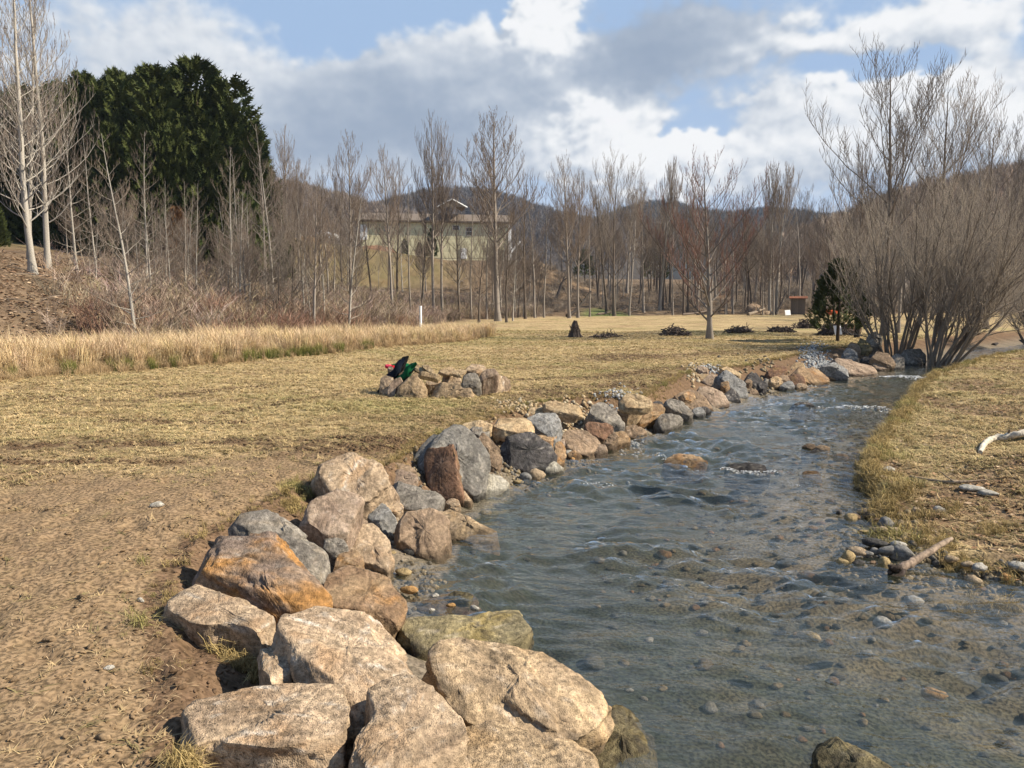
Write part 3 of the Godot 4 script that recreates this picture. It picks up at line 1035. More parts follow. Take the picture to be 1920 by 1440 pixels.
func boulder(called: String, label: String, group: String, outline: Array, hb: float, slope: float, yaw: float, dome: float, thick: float, kind: String, around := 56, wet := true) -> MeshInstance3D:
	around = maxi(around, 54)
	rng.seed = (hash(label) + int(outline[0] * 7.0)) % 100000
	var low := 0
	for k in range(1, outline.size(), 2):
		if outline[k] > outline[low + 1]:
			low = k - 1
	var p0 := on_level(outline[low], outline[low + 1], hb)
	var a := deg_to_rad(slope)
	var y := deg_to_rad(yaw)
	var nn := Vector3(sin(a) * sin(y), cos(a), sin(a) * cos(y))
	var eye := Vector3(0, EYE, 0)
	var ring := PackedVector3Array()
	for k in range(0, outline.size(), 2):
		var d := ray(outline[k], outline[k + 1])
		ring.append(eye + d * ((p0 - eye).dot(nn) / d.dot(nn)))
	# round the corners a little, then step evenly along the edge
	var soft := PackedVector3Array()
	for k in ring.size():
		var q := ring[(k + 1) % ring.size()]
		soft.append(ring[k].lerp(q, 0.09))
		soft.append(ring[k].lerp(q, 0.91))
	var whole := 0.0
	for k in soft.size():
		whole += soft[k].distance_to(soft[(k + 1) % soft.size()])
	var edge := PackedVector3Array()
	var at := 0
	var run := 0.0
	for k in around:
		var want := whole * k / around
		while run + soft[at].distance_to(soft[(at + 1) % soft.size()]) < want:
			run += soft[at].distance_to(soft[(at + 1) % soft.size()])
			at += 1
		var l := soft[at].distance_to(soft[(at + 1) % soft.size()])
		edge.append(soft[at].lerp(soft[(at + 1) % soft.size()], (want - run) / maxf(l, 1e-5)))
	var ctr := Vector3.ZERO
	for p in edge:
		ctr += p
	ctr /= around
	for k in around:
		edge[k] = ctr + (edge[k] - ctr) * 1.065
	var size := 0.0
	for p in edge:
		size += p.distance_to(ctr)
	size /= around
	var down := (-nn * 0.4 + Vector3.DOWN * 0.6).normalized() * thick
	var b := Buf.new()
	var fine := around >= 50
	var faces := [0.0, 0.14, 0.28, 0.42, 0.55, 0.67, 0.78, 0.87, 0.94, 0.985, 1.0] if fine else [0.0, 0.3, 0.55, 0.77, 0.92, 1.0]
	if around >= 90:
		faces = [0.0, 0.07, 0.14, 0.21, 0.28, 0.35, 0.42, 0.49, 0.56, 0.63, 0.69, 0.75, 0.81, 0.86, 0.90, 0.94, 0.97, 0.99, 1.0]
	var sides := [0.05, 0.14, 0.28, 0.46, 0.68, 1.0] if fine else [0.12, 0.4, 1.0]
	if around >= 90:
		sides = [0.03, 0.08, 0.15, 0.23, 0.32, 0.42, 0.54, 0.7, 1.0]
	var off := Vector3(rr(-50, 50), rr(-50, 50), rr(-50, 50))
	var u := nn.cross(Vector3(0.3, 0.1, 1)).normalized().rotated(nn, rr(0, 3.1))
	var w := nn.cross(u)
	for s: float in faces:
		for k in around:
			var p := ctr + (edge[k] - ctr) * s
			p += nn * (dome * size * (1.0 - s * s) - 0.025 * size * pow(maxf(0.0, (s - 0.9) / 0.1), 2.0))
			b.v.append(p)
	for s: float in sides:
		for k in around:
			var swell := 1.0 + 0.03 * sin(s * PI) - 0.10 * s * s
			b.v.append(ctr + (edge[k] - ctr) * swell + down * s - nn * 0.05 * size)
	# chip flat facets off the corners
	for c in 14:
		var out := (edge[rng.randi() % around] - ctr).normalized()
		var cut := (out * rr(0.6, 1.0) + nn * rr(-0.1, 0.8)).normalized()
		if c > 10:
			cut = (nn + out * rr(0.08, 0.3)).normalized()
		var far := -1e9
		for p in b.v:
			far = maxf(far, (p - ctr).dot(cut))
		far -= size * (rr(0.05, 0.22) if c < 11 else rr(0.01, 0.05))
		for k in b.v.size():
			var e := (b.v[k] - ctr).dot(cut) - far
			if e > 0.0:
				b.v[k] -= cut * e * 0.92
	var count := b.v.size()
	var fr := 1.0 / size
	for k in count:
		var p := b.v[k]
		var q := Vector3((p - ctr).dot(u) * 0.55, (p - ctr).dot(nn) * 1.9, (p - ctr).dot(w)) * fr + off
		var o := (p - ctr + nn * size * 0.4).normalized()
		var ledge := n_b.get_noise_3d(q.x * 1.1, q.y * 3.2, q.z * 1.1)
		b.v[k] = p + o * size * (n_a.get_noise_3dv(q * 0.7) * 0.035 + floor(ledge * 4.0) * 0.012 + n_f.get_noise_3dv(q * 1.25 + Vector3(1, 1, 1) * n_a.get_noise_3dv(q) * 0.5) * 0.056 + n_f.get_noise_3d(q.x * 3.1, q.y * 4.0, q.z * 3.1) * 0.015 - smoothstep(0.6, 0.95, n_c.get_noise_3dv(q * 0.8)) * 0.035 + n_b.get_noise_3dv(q * 6.0) * 0.012)
	var rows: int = faces.size() + sides.size()
	for r in rows - 1:
		for k in around:
			var k2 := (k + 1) % around
			var i0 := r * around + k
			var i1 := r * around + k2
			b.i.append_array(PackedInt32Array([i0, i0 + around, i1, i1, i0 + around, i1 + around]))
	var pal := stone_kind(kind)
	var tone := rr(0.86, 1.12)
	for k in count:
		var p := b.v[k]
		var q := Vector3((p - ctr).dot(u) * 0.6, (p - ctr).dot(nn) * 1.8, (p - ctr).dot(w)) * fr + off
		var c: Color = pal[0].lerp(pal[1], smoothstep(-0.35, 0.4, n_a.get_noise_3dv(q * 1.3)))
		c = c.lerp(pal[2], smoothstep(0.45 - pal[3] * 0.7, 0.75 - pal[3] * 0.5, n_a.get_noise_3dv(q * 0.9 + Vector3(31, 7, 3)) + 0.25 * n_b.get_noise_3dv(q * 3.0)) * minf(pal[3] * 1.3, 1.0))
		c = c.lerp(Color(0.07, 0.06, 0.05), smoothstep(0.05, 0.5, n_b.get_noise_3dv(q * 5.0) * 0.8 + n_a.get_noise_3dv(q * 1.1 + Vector3(5, 50, 9)) * 0.7) * pal[5])
		var vein := n_c.get_noise_3d(q.x * 0.9 + 9.0, q.y * 0.9, q.z * 1.4)
		c = c.lerp(Color(0.74, 0.66, 0.55), smoothstep(0.62, 0.9, vein) * pal[4] * smoothstep(-0.2, 0.3, n_a.get_noise_3dv(q * 0.8 + Vector3(77, 0, 0))))
		c = c.lerp(Color(0.64, 0.57, 0.47), smoothstep(0.34, 0.6, n_b.get_noise_3dv(q * 4.0 + Vector3(0, 12, 0))) * pal[4] * 0.55)
		c *= tone * (1.0 + 0.30 * n_b.get_noise_3dv(q * 9.0) + 0.16 * n_f.get_noise_3d(q.x * 2.6, q.y * 5.0, q.z * 2.6))
		c = c.lerp(Color(0.06, 0.05, 0.04), smoothstep(0.78, 0.96, n_c.get_noise_3dv(q * 0.8)) * 0.6)
		# fine strokes along the bedding
		c *= 1.0 - 0.32 * smoothstep(0.1, 0.5, n_b.get_noise_3d(q.x * 1.6, q.y * 5.0, q.z * 4.2))
		if wet and p.y < WATER + 0.09 and p.x > -2.5:
			c *= lerpf(0.42, 1.0, smoothstep(WATER + 0.03, WATER + 0.09, p.y))
		b.c.append(c)
	b.smooth()
	if b.n[0].dot(nn) < 0.0:
		for k in count:
			b.n[k] = -b.n[k]
		for k in range(0, b.i.size(), 3):
			var t := b.i[k]
			b.i[k] = b.i[k + 1]
			b.i[k + 1] = t
	# the base of the stone is where it lies
	var base := Vector3(ctr.x, p0.y, ctr.z)
	for k in count:
		b.v[k] -= base
	var o2 := lone(called, b.mesh(), mats["stone"] if base.z > -9.5 else mats["stone_far"], base)
	tag(o2, label, "boulder" if called == "boulder" else called.replace("_", " "), group)
	return o2


func build_boulders():
	var g := "boulders laid along the creek bank"
	# [label, outline in pixels, height of its lowest edge, slope of the face, turn of the face, dome, thickness, kind, points round]
	for k in [
		["broad flat tan slab with dark shaded front face at the near end", [343, 1350, 348, 1332, 362, 1315, 397, 1300, 450, 1284, 515, 1277, 537, 1266, 607, 1259, 642, 1275, 647, 1305, 637, 1335, 629, 1380, 612, 1391, 515, 1394, 460, 1387, 405, 1384, 360, 1394, 342, 1384], 0.04, 5, 20, 0.02, 0.30, "tan", 110],
		["large smooth tan boulder with white scratches, behind the two nearest stones", [500, 1182, 517, 1167, 562, 1147, 607, 1127, 670, 1119, 700, 1125, 730, 1147, 747, 1175, 775, 1197, 780, 1222, 793, 1240, 762, 1280, 700, 1320, 640, 1325, 600, 1280, 570, 1265, 547, 1234, 550, 1208, 530, 1204], 0.0, 13, 35, 0.07, 0.42, "tan", 110],
		["pale tan boulder with sharp right edge and white veins at the bottom", [690, 1290, 700, 1272, 740, 1262, 787, 1258, 812, 1280, 842, 1303, 862, 1335, 886, 1353, 868, 1393, 805, 1440, 770, 1490, 640, 1490, 648, 1432, 672, 1380, 703, 1332], -0.04, 16, 30, 0.05, 0.45, "tan", 110],
		["long flat brown slab running out of the bottom edge beside the water", [884, 1352, 932, 1357, 1020, 1386, 1112, 1390, 1126, 1435, 1140, 1500, 820, 1500, 850, 1425, 870, 1390], -0.26, 7, 30, 0.03, 0.4, "speckle", 96],
		["big rounded speckled tan boulder at the water's edge with rust seams", [790, 1245, 807, 1210, 832, 1200, 890, 1196, 945, 1200, 1002, 1210, 1052, 1225, 1095, 1242, 1122, 1270, 1143, 1300, 1132, 1325, 1120, 1350, 1110, 1372, 1104, 1392, 1020, 1392, 945, 1372, 885, 1352, 860, 1330, 832, 1297, 797, 1262], -0.36, 20, 25, 0.10, 0.5, "speckle", 120],
		["mossy yellow-brown rock half under water below the speckled boulder", [1105, 1340, 1145, 1306, 1175, 1318, 1200, 1345, 1222, 1385, 1238, 1450, 1180, 1500, 1120, 1470, 1100, 1400], -0.60, 9, 40, 0.14, 0.35, "moss", 72],
		["long mossy knobbed rock reaching into the water above the speckled boulder", [742, 1165, 760, 1152, 810, 1150, 885, 1152, 930, 1143, 945, 1130, 965, 1127, 990, 1139, 1003, 1157, 993, 1177, 986, 1196, 985, 1207, 950, 1208, 917, 1204, 835, 1208, 810, 1216, 780, 1222, 775, 1197, 756, 1180], -0.46, 18, 10, 0.10, 0.34, "moss", 96],
		["tan boulder with bright orange right side above the small pool", [614, 1100, 622, 1077, 660, 1057, 695, 1052, 712, 1060, 722, 1080, 737, 1102, 757, 1122, 765, 1142, 746, 1163, 720, 1160, 690, 1150, 640, 1140, 612, 1122], -0.30, 16, 40, 0.06, 0.42, "rust", 80],
		["largest domed boulder with orange and grey lichen on the turf edge", [370, 1045, 387, 1015, 420, 1002, 455, 996, 480, 990, 517, 997, 550, 1017, 580, 1040, 605, 1070, 608, 1095, 617, 1120, 580, 1139, 545, 1155, 520, 1166, 492, 1140, 460, 1122, 415, 1107, 376, 1085], -0.10, 24, 20, 0.13, 0.55, "orange", 120],
		["grey-topped boulder partly covered by soil behind the orange boulder", [438, 978, 455, 960, 505, 953, 545, 966, 580, 984, 602, 1005, 611, 1032, 614, 1053, 605, 1075, 560, 1070, 500, 1040, 450, 1010], -0.16, 30, 25, 0.12, 0.5, "grey", 96],
		["low pale flat rock half buried in dirt left of the orange boulder", [290, 1122, 316, 1098, 365, 1093, 420, 1107, 476, 1125, 500, 1142, 521, 1163, 504, 1184, 475, 1175, 430, 1165, 385, 1168, 350, 1162, 318, 1142], 0.03, 9, 10, 0.05, 0.3, "tan", 80],
		["small ochre rock buried to its top behind the flat tan slab", [483, 1212, 512, 1204, 533, 1222, 543, 1242, 548, 1268, 512, 1276, 492, 1250], 0.01, 10, 20, 0.06, 0.3, "tan", 56],
		["jagged reddish boulder with white quartz streaks and a sharp right corner", [565, 968, 580, 945, 597, 920, 622, 916, 641, 925, 660, 928, 682, 922, 683, 942, 671, 966, 661, 989, 648, 1010, 610, 1008, 600, 990, 583, 978], -0.20, 38, 25, 0.06, 0.42, "pink", 80],
		["sharp-edged tan boulder with one brown face, under the turf brow", [587, 870, 602, 861, 622, 848, 650, 844, 677, 854, 718, 873, 737, 898, 740, 918, 738, 940, 714, 946, 681, 943, 660, 936, 643, 934, 622, 918, 602, 890], -0.16, 42, 25, 0.10, 0.45, "tan", 96],
		["flat dark grey rock lying between the tan and the brown standing stones", [737, 912, 741, 900, 760, 896, 795, 909, 832, 916, 828, 938, 814, 962, 789, 954, 760, 952, 735, 946], -0.40, 26, 20, 0.05, 0.3, "grey", 72],
		["upright rust-brown slab leaning against the big grey boulder", [792, 845, 810, 826, 839, 813, 851, 837, 863, 893, 864, 920, 836, 933, 818, 926, 802, 903, 793, 868], -0.42, 60, -18, 0.05, 0.3, "red", 80],
		["big rounded dark grey boulder with white lichen above the creek", [780, 842, 791, 821, 810, 809, 841, 798, 872, 802, 892, 822, 913, 853, 918, 875, 911, 904, 894, 930, 862, 928, 831, 912, 789, 880], -0.48, 48, 22, 0.22, 0.6, "slate", 96],
		["pale smooth wedge of rock sloping into the water", [896, 924, 910, 890, 923, 877, 958, 905, 947, 918, 927, 932, 904, 935], -0.56, 34, 20, 0.05, 0.3, "pale", 64],
		["low tan rock with rough mossy top pointing into the creek", [817, 956, 852, 946, 883, 956, 914, 977, 940, 1004, 918, 1012, 872, 1018, 847, 1010, 836, 985], -0.57, 22, 30, 0.10, 0.32, "speckle", 80],
		["small round tan knob of stone above the rough mossy rock", [833, 945, 842, 934, 858, 934, 865, 944, 858, 952, 840, 953], -0.45, 40, 10, 0.2, 0.2, "tan", 40],
		["blocky grey-brown boulder with pink break, standing in the pool corner", [741, 1010, 744, 968, 756, 951, 786, 947, 818, 960, 843, 981, 847, 1010, 845, 1042, 797, 1053, 768, 1032], -0.56, 46, 18, 0.12, 0.45, "brown", 88],
		["smooth tan block tilted toward the pool beside the pebbles", [650, 1012, 672, 987, 700, 981, 726, 991, 733, 1015, 737, 1060, 732, 1074, 710, 1060, 680, 1055, 652, 1030], -0.48, 26, 25, 0.05, 0.35, "tan", 72],
		["small orange-brown stone wedged between tan block and orange-sided boulder", [626, 1072, 633, 1038, 660, 1026, 682, 1037, 680, 1056, 660, 1064, 645, 1070], -0.36, 30, 20, 0.12, 0.25, "rust", 48],
		["grey rounded cobble beside the covered grey-topped boulder", [606, 1030, 610, 1008, 632, 1005, 652, 1015, 650, 1033, 630, 1042], -0.30, 36, 15, 0.18, 0.22, "grey", 40],
		["brown rock half hidden in the soil behind the sharp-edged tan boulder", [706, 880, 716, 860, 745, 862, 770, 875, 788, 890, 782, 905, 750, 902, 728, 895], -0.26, 40, 20, 0.12, 0.3, "brown", 48],
		["small ochre slab propped left of the yellow flat slab row", [858, 797, 872, 791, 921, 787, 924, 802, 896, 814, 878, 808], -0.12, 34, -10, 0.02, 0.14, "slab", 50],
		["yellow flat slab laid on the dark black boulder", [922, 795, 938, 779, 968, 778, 1011, 794, 1007, 803, 968, 812, 926, 803], -0.12, 30, 12, 0.02, 0.15, "slab", 56],
		["blue-grey boulder with pale scratches between the yellow slabs", [986, 786, 1006, 771, 1046, 774, 1057, 799, 1048, 820, 1040, 826, 1012, 806], -0.28, 46, 20, 0.12, 0.4, "blue", 64],
		["thin yellow slab tucked behind the blue-grey boulder", [985, 765, 1014, 760, 1046, 771, 1040, 778, 988, 777], -0.10, 40, 0, 0.02, 0.12, "slab", 40],
		["topmost yellow flat slab overhanging the gravel", [1013, 757, 1037, 751, 1090, 760, 1098, 769, 1086, 779, 1047, 777], -0.09, 36, 10, 0.02, 0.13, "slab", 48],
		["dark brown wedge leaning between grey boulder and black boulder", [890, 816, 911, 811, 934, 837, 945, 858, 943, 872, 937, 882, 920, 872, 905, 842], -0.42, 55, 25, 0.04, 0.35, "brown", 64],
		["black boulder with white scratches at the waterline", [938, 826, 950, 811, 993, 811, 1010, 809, 1034, 820, 1045, 838, 1042, 857, 1026, 880, 985, 884, 954, 876, 942, 850], -0.50, 54, 12, 0.10, 0.5, "dark", 80],
		["orange-brown plate of rock against the black boulder's right side", [1043, 828, 1052, 828, 1061, 841, 1062, 857, 1051, 872, 1037, 868, 1040, 848], -0.50, 56, 30, 0.04, 0.25, "rust", 44],
		["small white stone at the foot of the black boulder", [1022, 876, 1026, 866, 1036, 861, 1060, 880, 1044, 889, 1024, 886], -0.54, 40, 10, 0.12, 0.16, "pale", 40],
		["broad brown slab sloping to the water right of the black boulder", [1047, 824, 1060, 806, 1085, 804, 1118, 819, 1137, 842, 1106, 854, 1077, 846, 1058, 834], -0.52, 38, 20, 0.05, 0.35, "brown", 64],
		["reddish brown angular rock above the broad brown slab", [1088, 802, 1106, 790, 1131, 790, 1153, 803, 1146, 817, 1129, 825, 1108, 812], -0.38, 48, 15, 0.06, 0.35, "red", 48],
		["small orange-faced rock at the waterline beside the broad slab", [1128, 828, 1152, 809, 1168, 806, 1187, 824, 1153, 839, 1134, 838], -0.54, 42, 25, 0.05, 0.25, "rust", 48],
		["large grey-tan leaning boulder beside the white gravel chute", [1101, 770, 1114, 750, 1141, 759, 1162, 779, 1177, 796, 1160, 803, 1127, 792], -0.34, 46, 25, 0.06, 0.42, "grey", 60],
		["low tan rock in front of the gravel chute", [1166, 805, 1180, 798, 1198, 795, 1214, 810, 1192, 822, 1172, 816], -0.54, 42, 15, 0.08, 0.25, "brown", 44],
		["grooved yellow slab overhanging the white gravel", [1161, 746, 1168, 734, 1228, 748, 1229, 758, 1202, 765, 1164, 761], -0.06, 40, 12, 0.02, 0.14, "slab", 50],
		["orange-brown round-backed boulder below the grooved yellow slab", [1182, 781, 1193, 768, 1222, 756, 1246, 754, 1245, 775, 1218, 791, 1197, 799], -0.46, 48, 15, 0.14, 0.4, "rust", 60],
		["grey boulder at the waterline below the orange-brown round-backed one", [1229, 789, 1243, 776, 1262, 769, 1284, 786, 1265, 799, 1240, 812, 1232, 802], -0.55, 44, 20, 0.12, 0.35, "grey", 52],
		["grey-brown block tucked behind the grey waterline boulder", [1245, 753, 1270, 744, 1286, 760, 1306, 773, 1292, 779, 1262, 769], -0.42, 46, 15, 0.08, 0.35, "grey", 48],
		["large brown two-faced boulder with a dark left face", [1264, 743, 1275, 731, 1302, 728, 1330, 749, 1342, 766, 1320, 774, 1296, 767], -0.54, 50, 30, 0.06, 0.45, "brown", 60],
		["broad tan rock against the two-faced boulder's right side", [1300, 729, 1335, 725, 1358, 735, 1371, 760, 1342, 766, 1325, 748], -0.55, 48, 25, 0.07, 0.4, "pink", 52],
		["small dark rock in the water gap beside the tall grey slab", [1355, 738, 1371, 724, 1386, 740, 1389, 752, 1374, 757, 1360, 752], -0.56, 52, 10, 0.12, 0.3, "dark", 44],
		["tall leaning grey slab with orange upper edge", [1344, 699, 1360, 693, 1396, 716, 1406, 737, 1404, 749, 1384, 748, 1364, 722], -0.55, 52, 25, 0.06, 0.45, "blue", 60],
		["yellow flat slab resting on the tall leaning grey slab", [1349, 690, 1362, 684, 1394, 703, 1390, 707, 1372, 700], -0.22, 46, 20, 0.02, 0.14, "slab", 40],
		["dark grey rounded rock right of the tall leaning slab", [1396, 710, 1402, 701, 1421, 699, 1434, 722, 1431, 736, 1414, 727], -0.55, 52, 15, 0.14, 0.36, "dark", 48],
		["low tan stone at the waterline under the dark grey rounded rock", [1403, 738, 1408, 727, 1424, 733, 1423, 739, 1412, 744], -0.56, 40, 10, 0.1, 0.2, "brown", 32],
		["grey wedge of rock left of the red-brown block", [1428, 722, 1434, 707, 1450, 714, 1466, 727, 1448, 731], -0.55, 46, 20, 0.06, 0.3, "grey", 40],
		["red-brown block under the grass brow above the grey wedge", [1436, 697, 1448, 684, 1470, 683, 1478, 692, 1460, 714, 1444, 708], -0.38, 52, 10, 0.08, 0.4, "red", 44],
		["small brown stone between the red-brown block and the wide orange rock", [1454, 719, 1464, 702, 1479, 704, 1484, 716, 1470, 727], -0.54, 48, 10, 0.08, 0.3, "brown", 36],
		["wide orange-tan rock sloping to the water", [1478, 704, 1500, 689, 1532, 692, 1566, 714, 1524, 721, 1494, 712], -0.54, 42, 20, 0.08, 0.4, "rust", 60],
		["dark brown angular face below the wide orange-tan rock", [1475, 722, 1478, 702, 1494, 698, 1516, 714, 1508, 725, 1490, 727], -0.56, 58, 0, 0.06, 0.35, "red", 44],
		["small yellow stone above the wide orange-tan rock", [1482, 690, 1496, 676, 1510, 680, 1512, 690, 1494, 694], -0.30, 48, 10, 0.1, 0.25, "slab", 36],
		["orange rounded rock right of the wide orange-tan rock", [1541, 702, 1548, 688, 1566, 688, 1590, 704, 1588, 711, 1566, 713], -0.54, 44, 15, 0.08, 0.35, "rust", 48],
		["blue-grey flat rock behind the orange rounded rock", [1536, 684, 1560, 678, 1584, 688, 1596, 703, 1590, 706, 1566, 690], -0.42, 44, 20, 0.05, 0.3, "blue", 44],
		["long pinkish slab lying low along the water", [1552, 676, 1562, 670, 1602, 676, 1636, 686, 1652, 697, 1630, 702, 1600, 704, 1584, 694], -0.52, 38, 15, 0.07, 0.4, "pink", 60],
		["pink flat rock at the far end of the long pinkish slab", [1632, 684, 1650, 674, 1668, 676, 1669, 690, 1652, 695], -0.54, 46, 10, 0.06, 0.35, "pink", 40],
		["grey boulder behind the long pinkish slab", [1576, 668, 1588, 653, 1606, 655, 1616, 672, 1600, 678], -0.34, 52, 10, 0.14, 0.4, "blue", 44],
		["upright tan rock behind the grey boulder by the willow", [1588, 652, 1596, 641, 1610, 646, 1617, 660, 1606, 664], -0.18, 56, 10, 0.1, 0.35, "brown", 36],
		["dark low rock between the grey boulder and the pink flat rock", [1610, 676, 1622, 668, 1638, 672, 1642, 684, 1626, 682], -0.42, 46, 10, 0.1, 0.3, "dark", 36],
		["grey-brown rock under the left willow stems", [1634, 668, 1648, 656, 1668, 662, 1680, 678, 1672, 690, 1652, 680], -0.46, 50, 15, 0.1, 0.4, "brown", 44],
		["grey rock with pale top between the two willows", [1664, 676, 1676, 664, 1694, 666, 1702, 680, 1690, 692, 1672, 690], -0.54, 50, 10, 0.1, 0.4, "grey", 44],
		["big mottled grey rock at the foot of the right willow", [1690, 662, 1700, 650, 1722, 652, 1736, 664, 1738, 684, 1716, 684, 1702, 682], -0.54, 54, 12, 0.1, 0.5, "grey", 56],
		["grey stone on the brow left of the left willow", [1622, 640, 1632, 622, 1648, 620, 1656, 634, 1650, 646, 1632, 648], 0.05, 56, 10, 0.14, 0.4, "grey", 40],
		["dark mossy stone below the grey brow stone", [1606, 648, 1614, 634, 1630, 642, 1636, 656, 1620, 660], -0.15, 52, 10, 0.12, 0.4, "moss", 36],
		["pale flat stone at the brow above the tan waterside rocks", [1304, 690, 1314, 685, 1328, 690, 1330, 696, 1316, 698], -0.05, 44, 10, 0.05, 0.15, "pink", 32],
		["tan split rock under the brow left of the tall leaning slab", [1290, 709, 1304, 701, 1334, 702, 1330, 714, 1310, 716], -0.22, 46, 10, 0.06, 0.25, "slab", 44],
		["pinkish lumpy rock in front of the tan split rock", [1316, 716, 1332, 701, 1352, 706, 1362, 722, 1352, 730, 1336, 726], -0.34, 50, 20, 0.1, 0.35, "pink", 44],
		["small red-brown rock below the tan split rock", [1312, 724, 1322, 714, 1344, 714, 1346, 727, 1328, 729], -0.42, 50, 5, 0.1, 0.3, "red", 36],
		["rounded white stone beside the tan split rock", [1290, 722, 1296, 710, 1310, 712, 1312, 722, 1300, 726], -0.3, 46, 5, 0.2, 0.2, "pale", 32],
		["dark flat boulder awash mid-stream with an orange patch", [1238, 862, 1262, 852, 1300, 851, 1330, 861, 1322, 872, 1280, 876, 1248, 871], -0.565, 16, 0, 0.16, 0.25, "rust", 56],
		["dark flat boulder awash right of the orange-patched one", [1352, 878, 1376, 868, 1416, 868, 1446, 877, 1432, 886, 1390, 887], -0.568, 14, 0, 0.14, 0.25, "dark", 56],
		["brown round stone leading the little row mid-stream", [1503, 838, 1514, 831, 1530, 833, 1532, 840, 1516, 843], -0.56, 26, 0, 0.2, 0.2, "brown", 36],
		["tan round stone at the right of the little mid-stream row", [1526, 840, 1538, 833, 1556, 838, 1554, 845, 1538, 846], -0.56, 26, 0, 0.2, 0.2, "tan", 36],
		["flat dark stone lying in front of the little mid-stream row", [1514, 846, 1530, 841, 1552, 846, 1544, 850, 1526, 850], -0.565, 20, 0, 0.12, 0.16, "dark", 32],
		["pinkish stone in the shallows right of the little row", [1562, 854, 1574, 849, 1592, 852, 1586, 858, 1570, 858], -0.565, 18, 0, 0.14, 0.16, "pink", 32],
		["black stone breaking the riffle farther up the stream", [1480, 762, 1500, 753, 1518, 754, 1534, 762, 1520, 766, 1494, 766], -0.565, 24, 0, 0.25, 0.3, "dark", 44],
		["orange flat cobble under the surface of the wide pool", [1500, 888, 1514, 882, 1536, 883, 1544, 890, 1524, 894, 1508, 893], -0.565, 12, 0, 0.12, 0.16, "rust", 36],
		["broken splintered rock with pale ridge in the bottom right water", [1530, 1400, 1548, 1366, 1560, 1372, 1582, 1392, 1620, 1402, 1660, 1424, 1700, 1452, 1690, 1500, 1590, 1500, 1536, 1450], -0.57, 22, -25, 0.22, 0.4, "moss", 96],
		["dark flat rock awash in the small pool", [768, 1148, 800, 1122, 850, 1108, 890, 1110, 900, 1128, 868, 1140, 820, 1150], -0.60, 5, 0, 0.12, 0.2, "brown", 64],
		["ochre-topped stone on the dark awash rock in the small pool", [838, 1116, 852, 1108, 880, 1112, 890, 1122, 876, 1130, 852, 1128], -0.56, 14, 0, 0.2, 0.15, "moss", 40],
	]:
		boulder("boulder", k[0], g, k[1], k[2], k[3], k[4], k[5], k[6], k[7], k[8])

	# smaller stones wedged between them: [along the bank in pixels x, y of the brow, y of the waterline]
	var line := [[600, 905, 1060], [680, 900, 1060], [760, 850, 1000], [840, 800, 950], [900, 790, 910], [1000, 765, 880], [1100, 750, 850], [1180, 745, 820], [1260, 720, 790], [1340, 695, 768], [1430, 680, 742], [1520, 662, 722], [1600, 650, 704], [1700, 645, 688]]
	var count_of := {}
	var order := ["first", "second", "third", "fourth", "fifth", "sixth", "seventh", "eighth", "ninth", "tenth", "eleventh", "twelfth", "thirteenth", "fourteenth", "last"]
	for q in 46:
		rng.seed = 1212 + q * 17
		var f := (q + rr(0, 0.9)) / 46.0 * (line.size() - 1.01)
		var k := int(f)
		var t := rr(0.12, 0.98)
		var px: float = lerpf(line[k][0], line[k + 1][0], f - k)
		var top: float = lerpf(line[k][1], line[k + 1][1], f - k)
		var foot: float = lerpf(line[k][2], line[k + 1][2], f - k)
		var py := lerpf(top, foot, t)
		var h := lerpf(-0.08, -0.56, t)
		var far := on_level(px, py, h).length()
		var r := rr(0.09, 0.19) * F / far
		var outline := []
		var a0 := rr(0, TAU)
		for c in 6:
			var a := a0 + TAU * c / 6.0 + rr(-0.3, 0.3)
			outline.append(px + cos(a) * r * rr(0.85, 1.25))
			outline.append(py + sin(a) * r * rr(0.5, 0.8))
		var kind: String = ["brown", "tan", "grey", "rust", "pink", "speckle", "blue", "dark"][rng.randi() % 8]
		count_of[kind] = count_of.get(kind, -1) + 1
		boulder("wedge_stone", "lesser %s-toned stone wedged among the bank boulders, %s from the near end" % [{"brown": "brown", "tan": "tan", "grey": "grey", "rust": "orange", "pink": "pinkish", "speckle": "buff", "blue": "slate", "dark": "black"}[kind], order[mini(count_of.get(kind, 0), 14)]], "small stones wedged between the bank boulders", outline, h, rr(25, 55), rr(-20, 35), 0.1, 0.25, kind, 32)


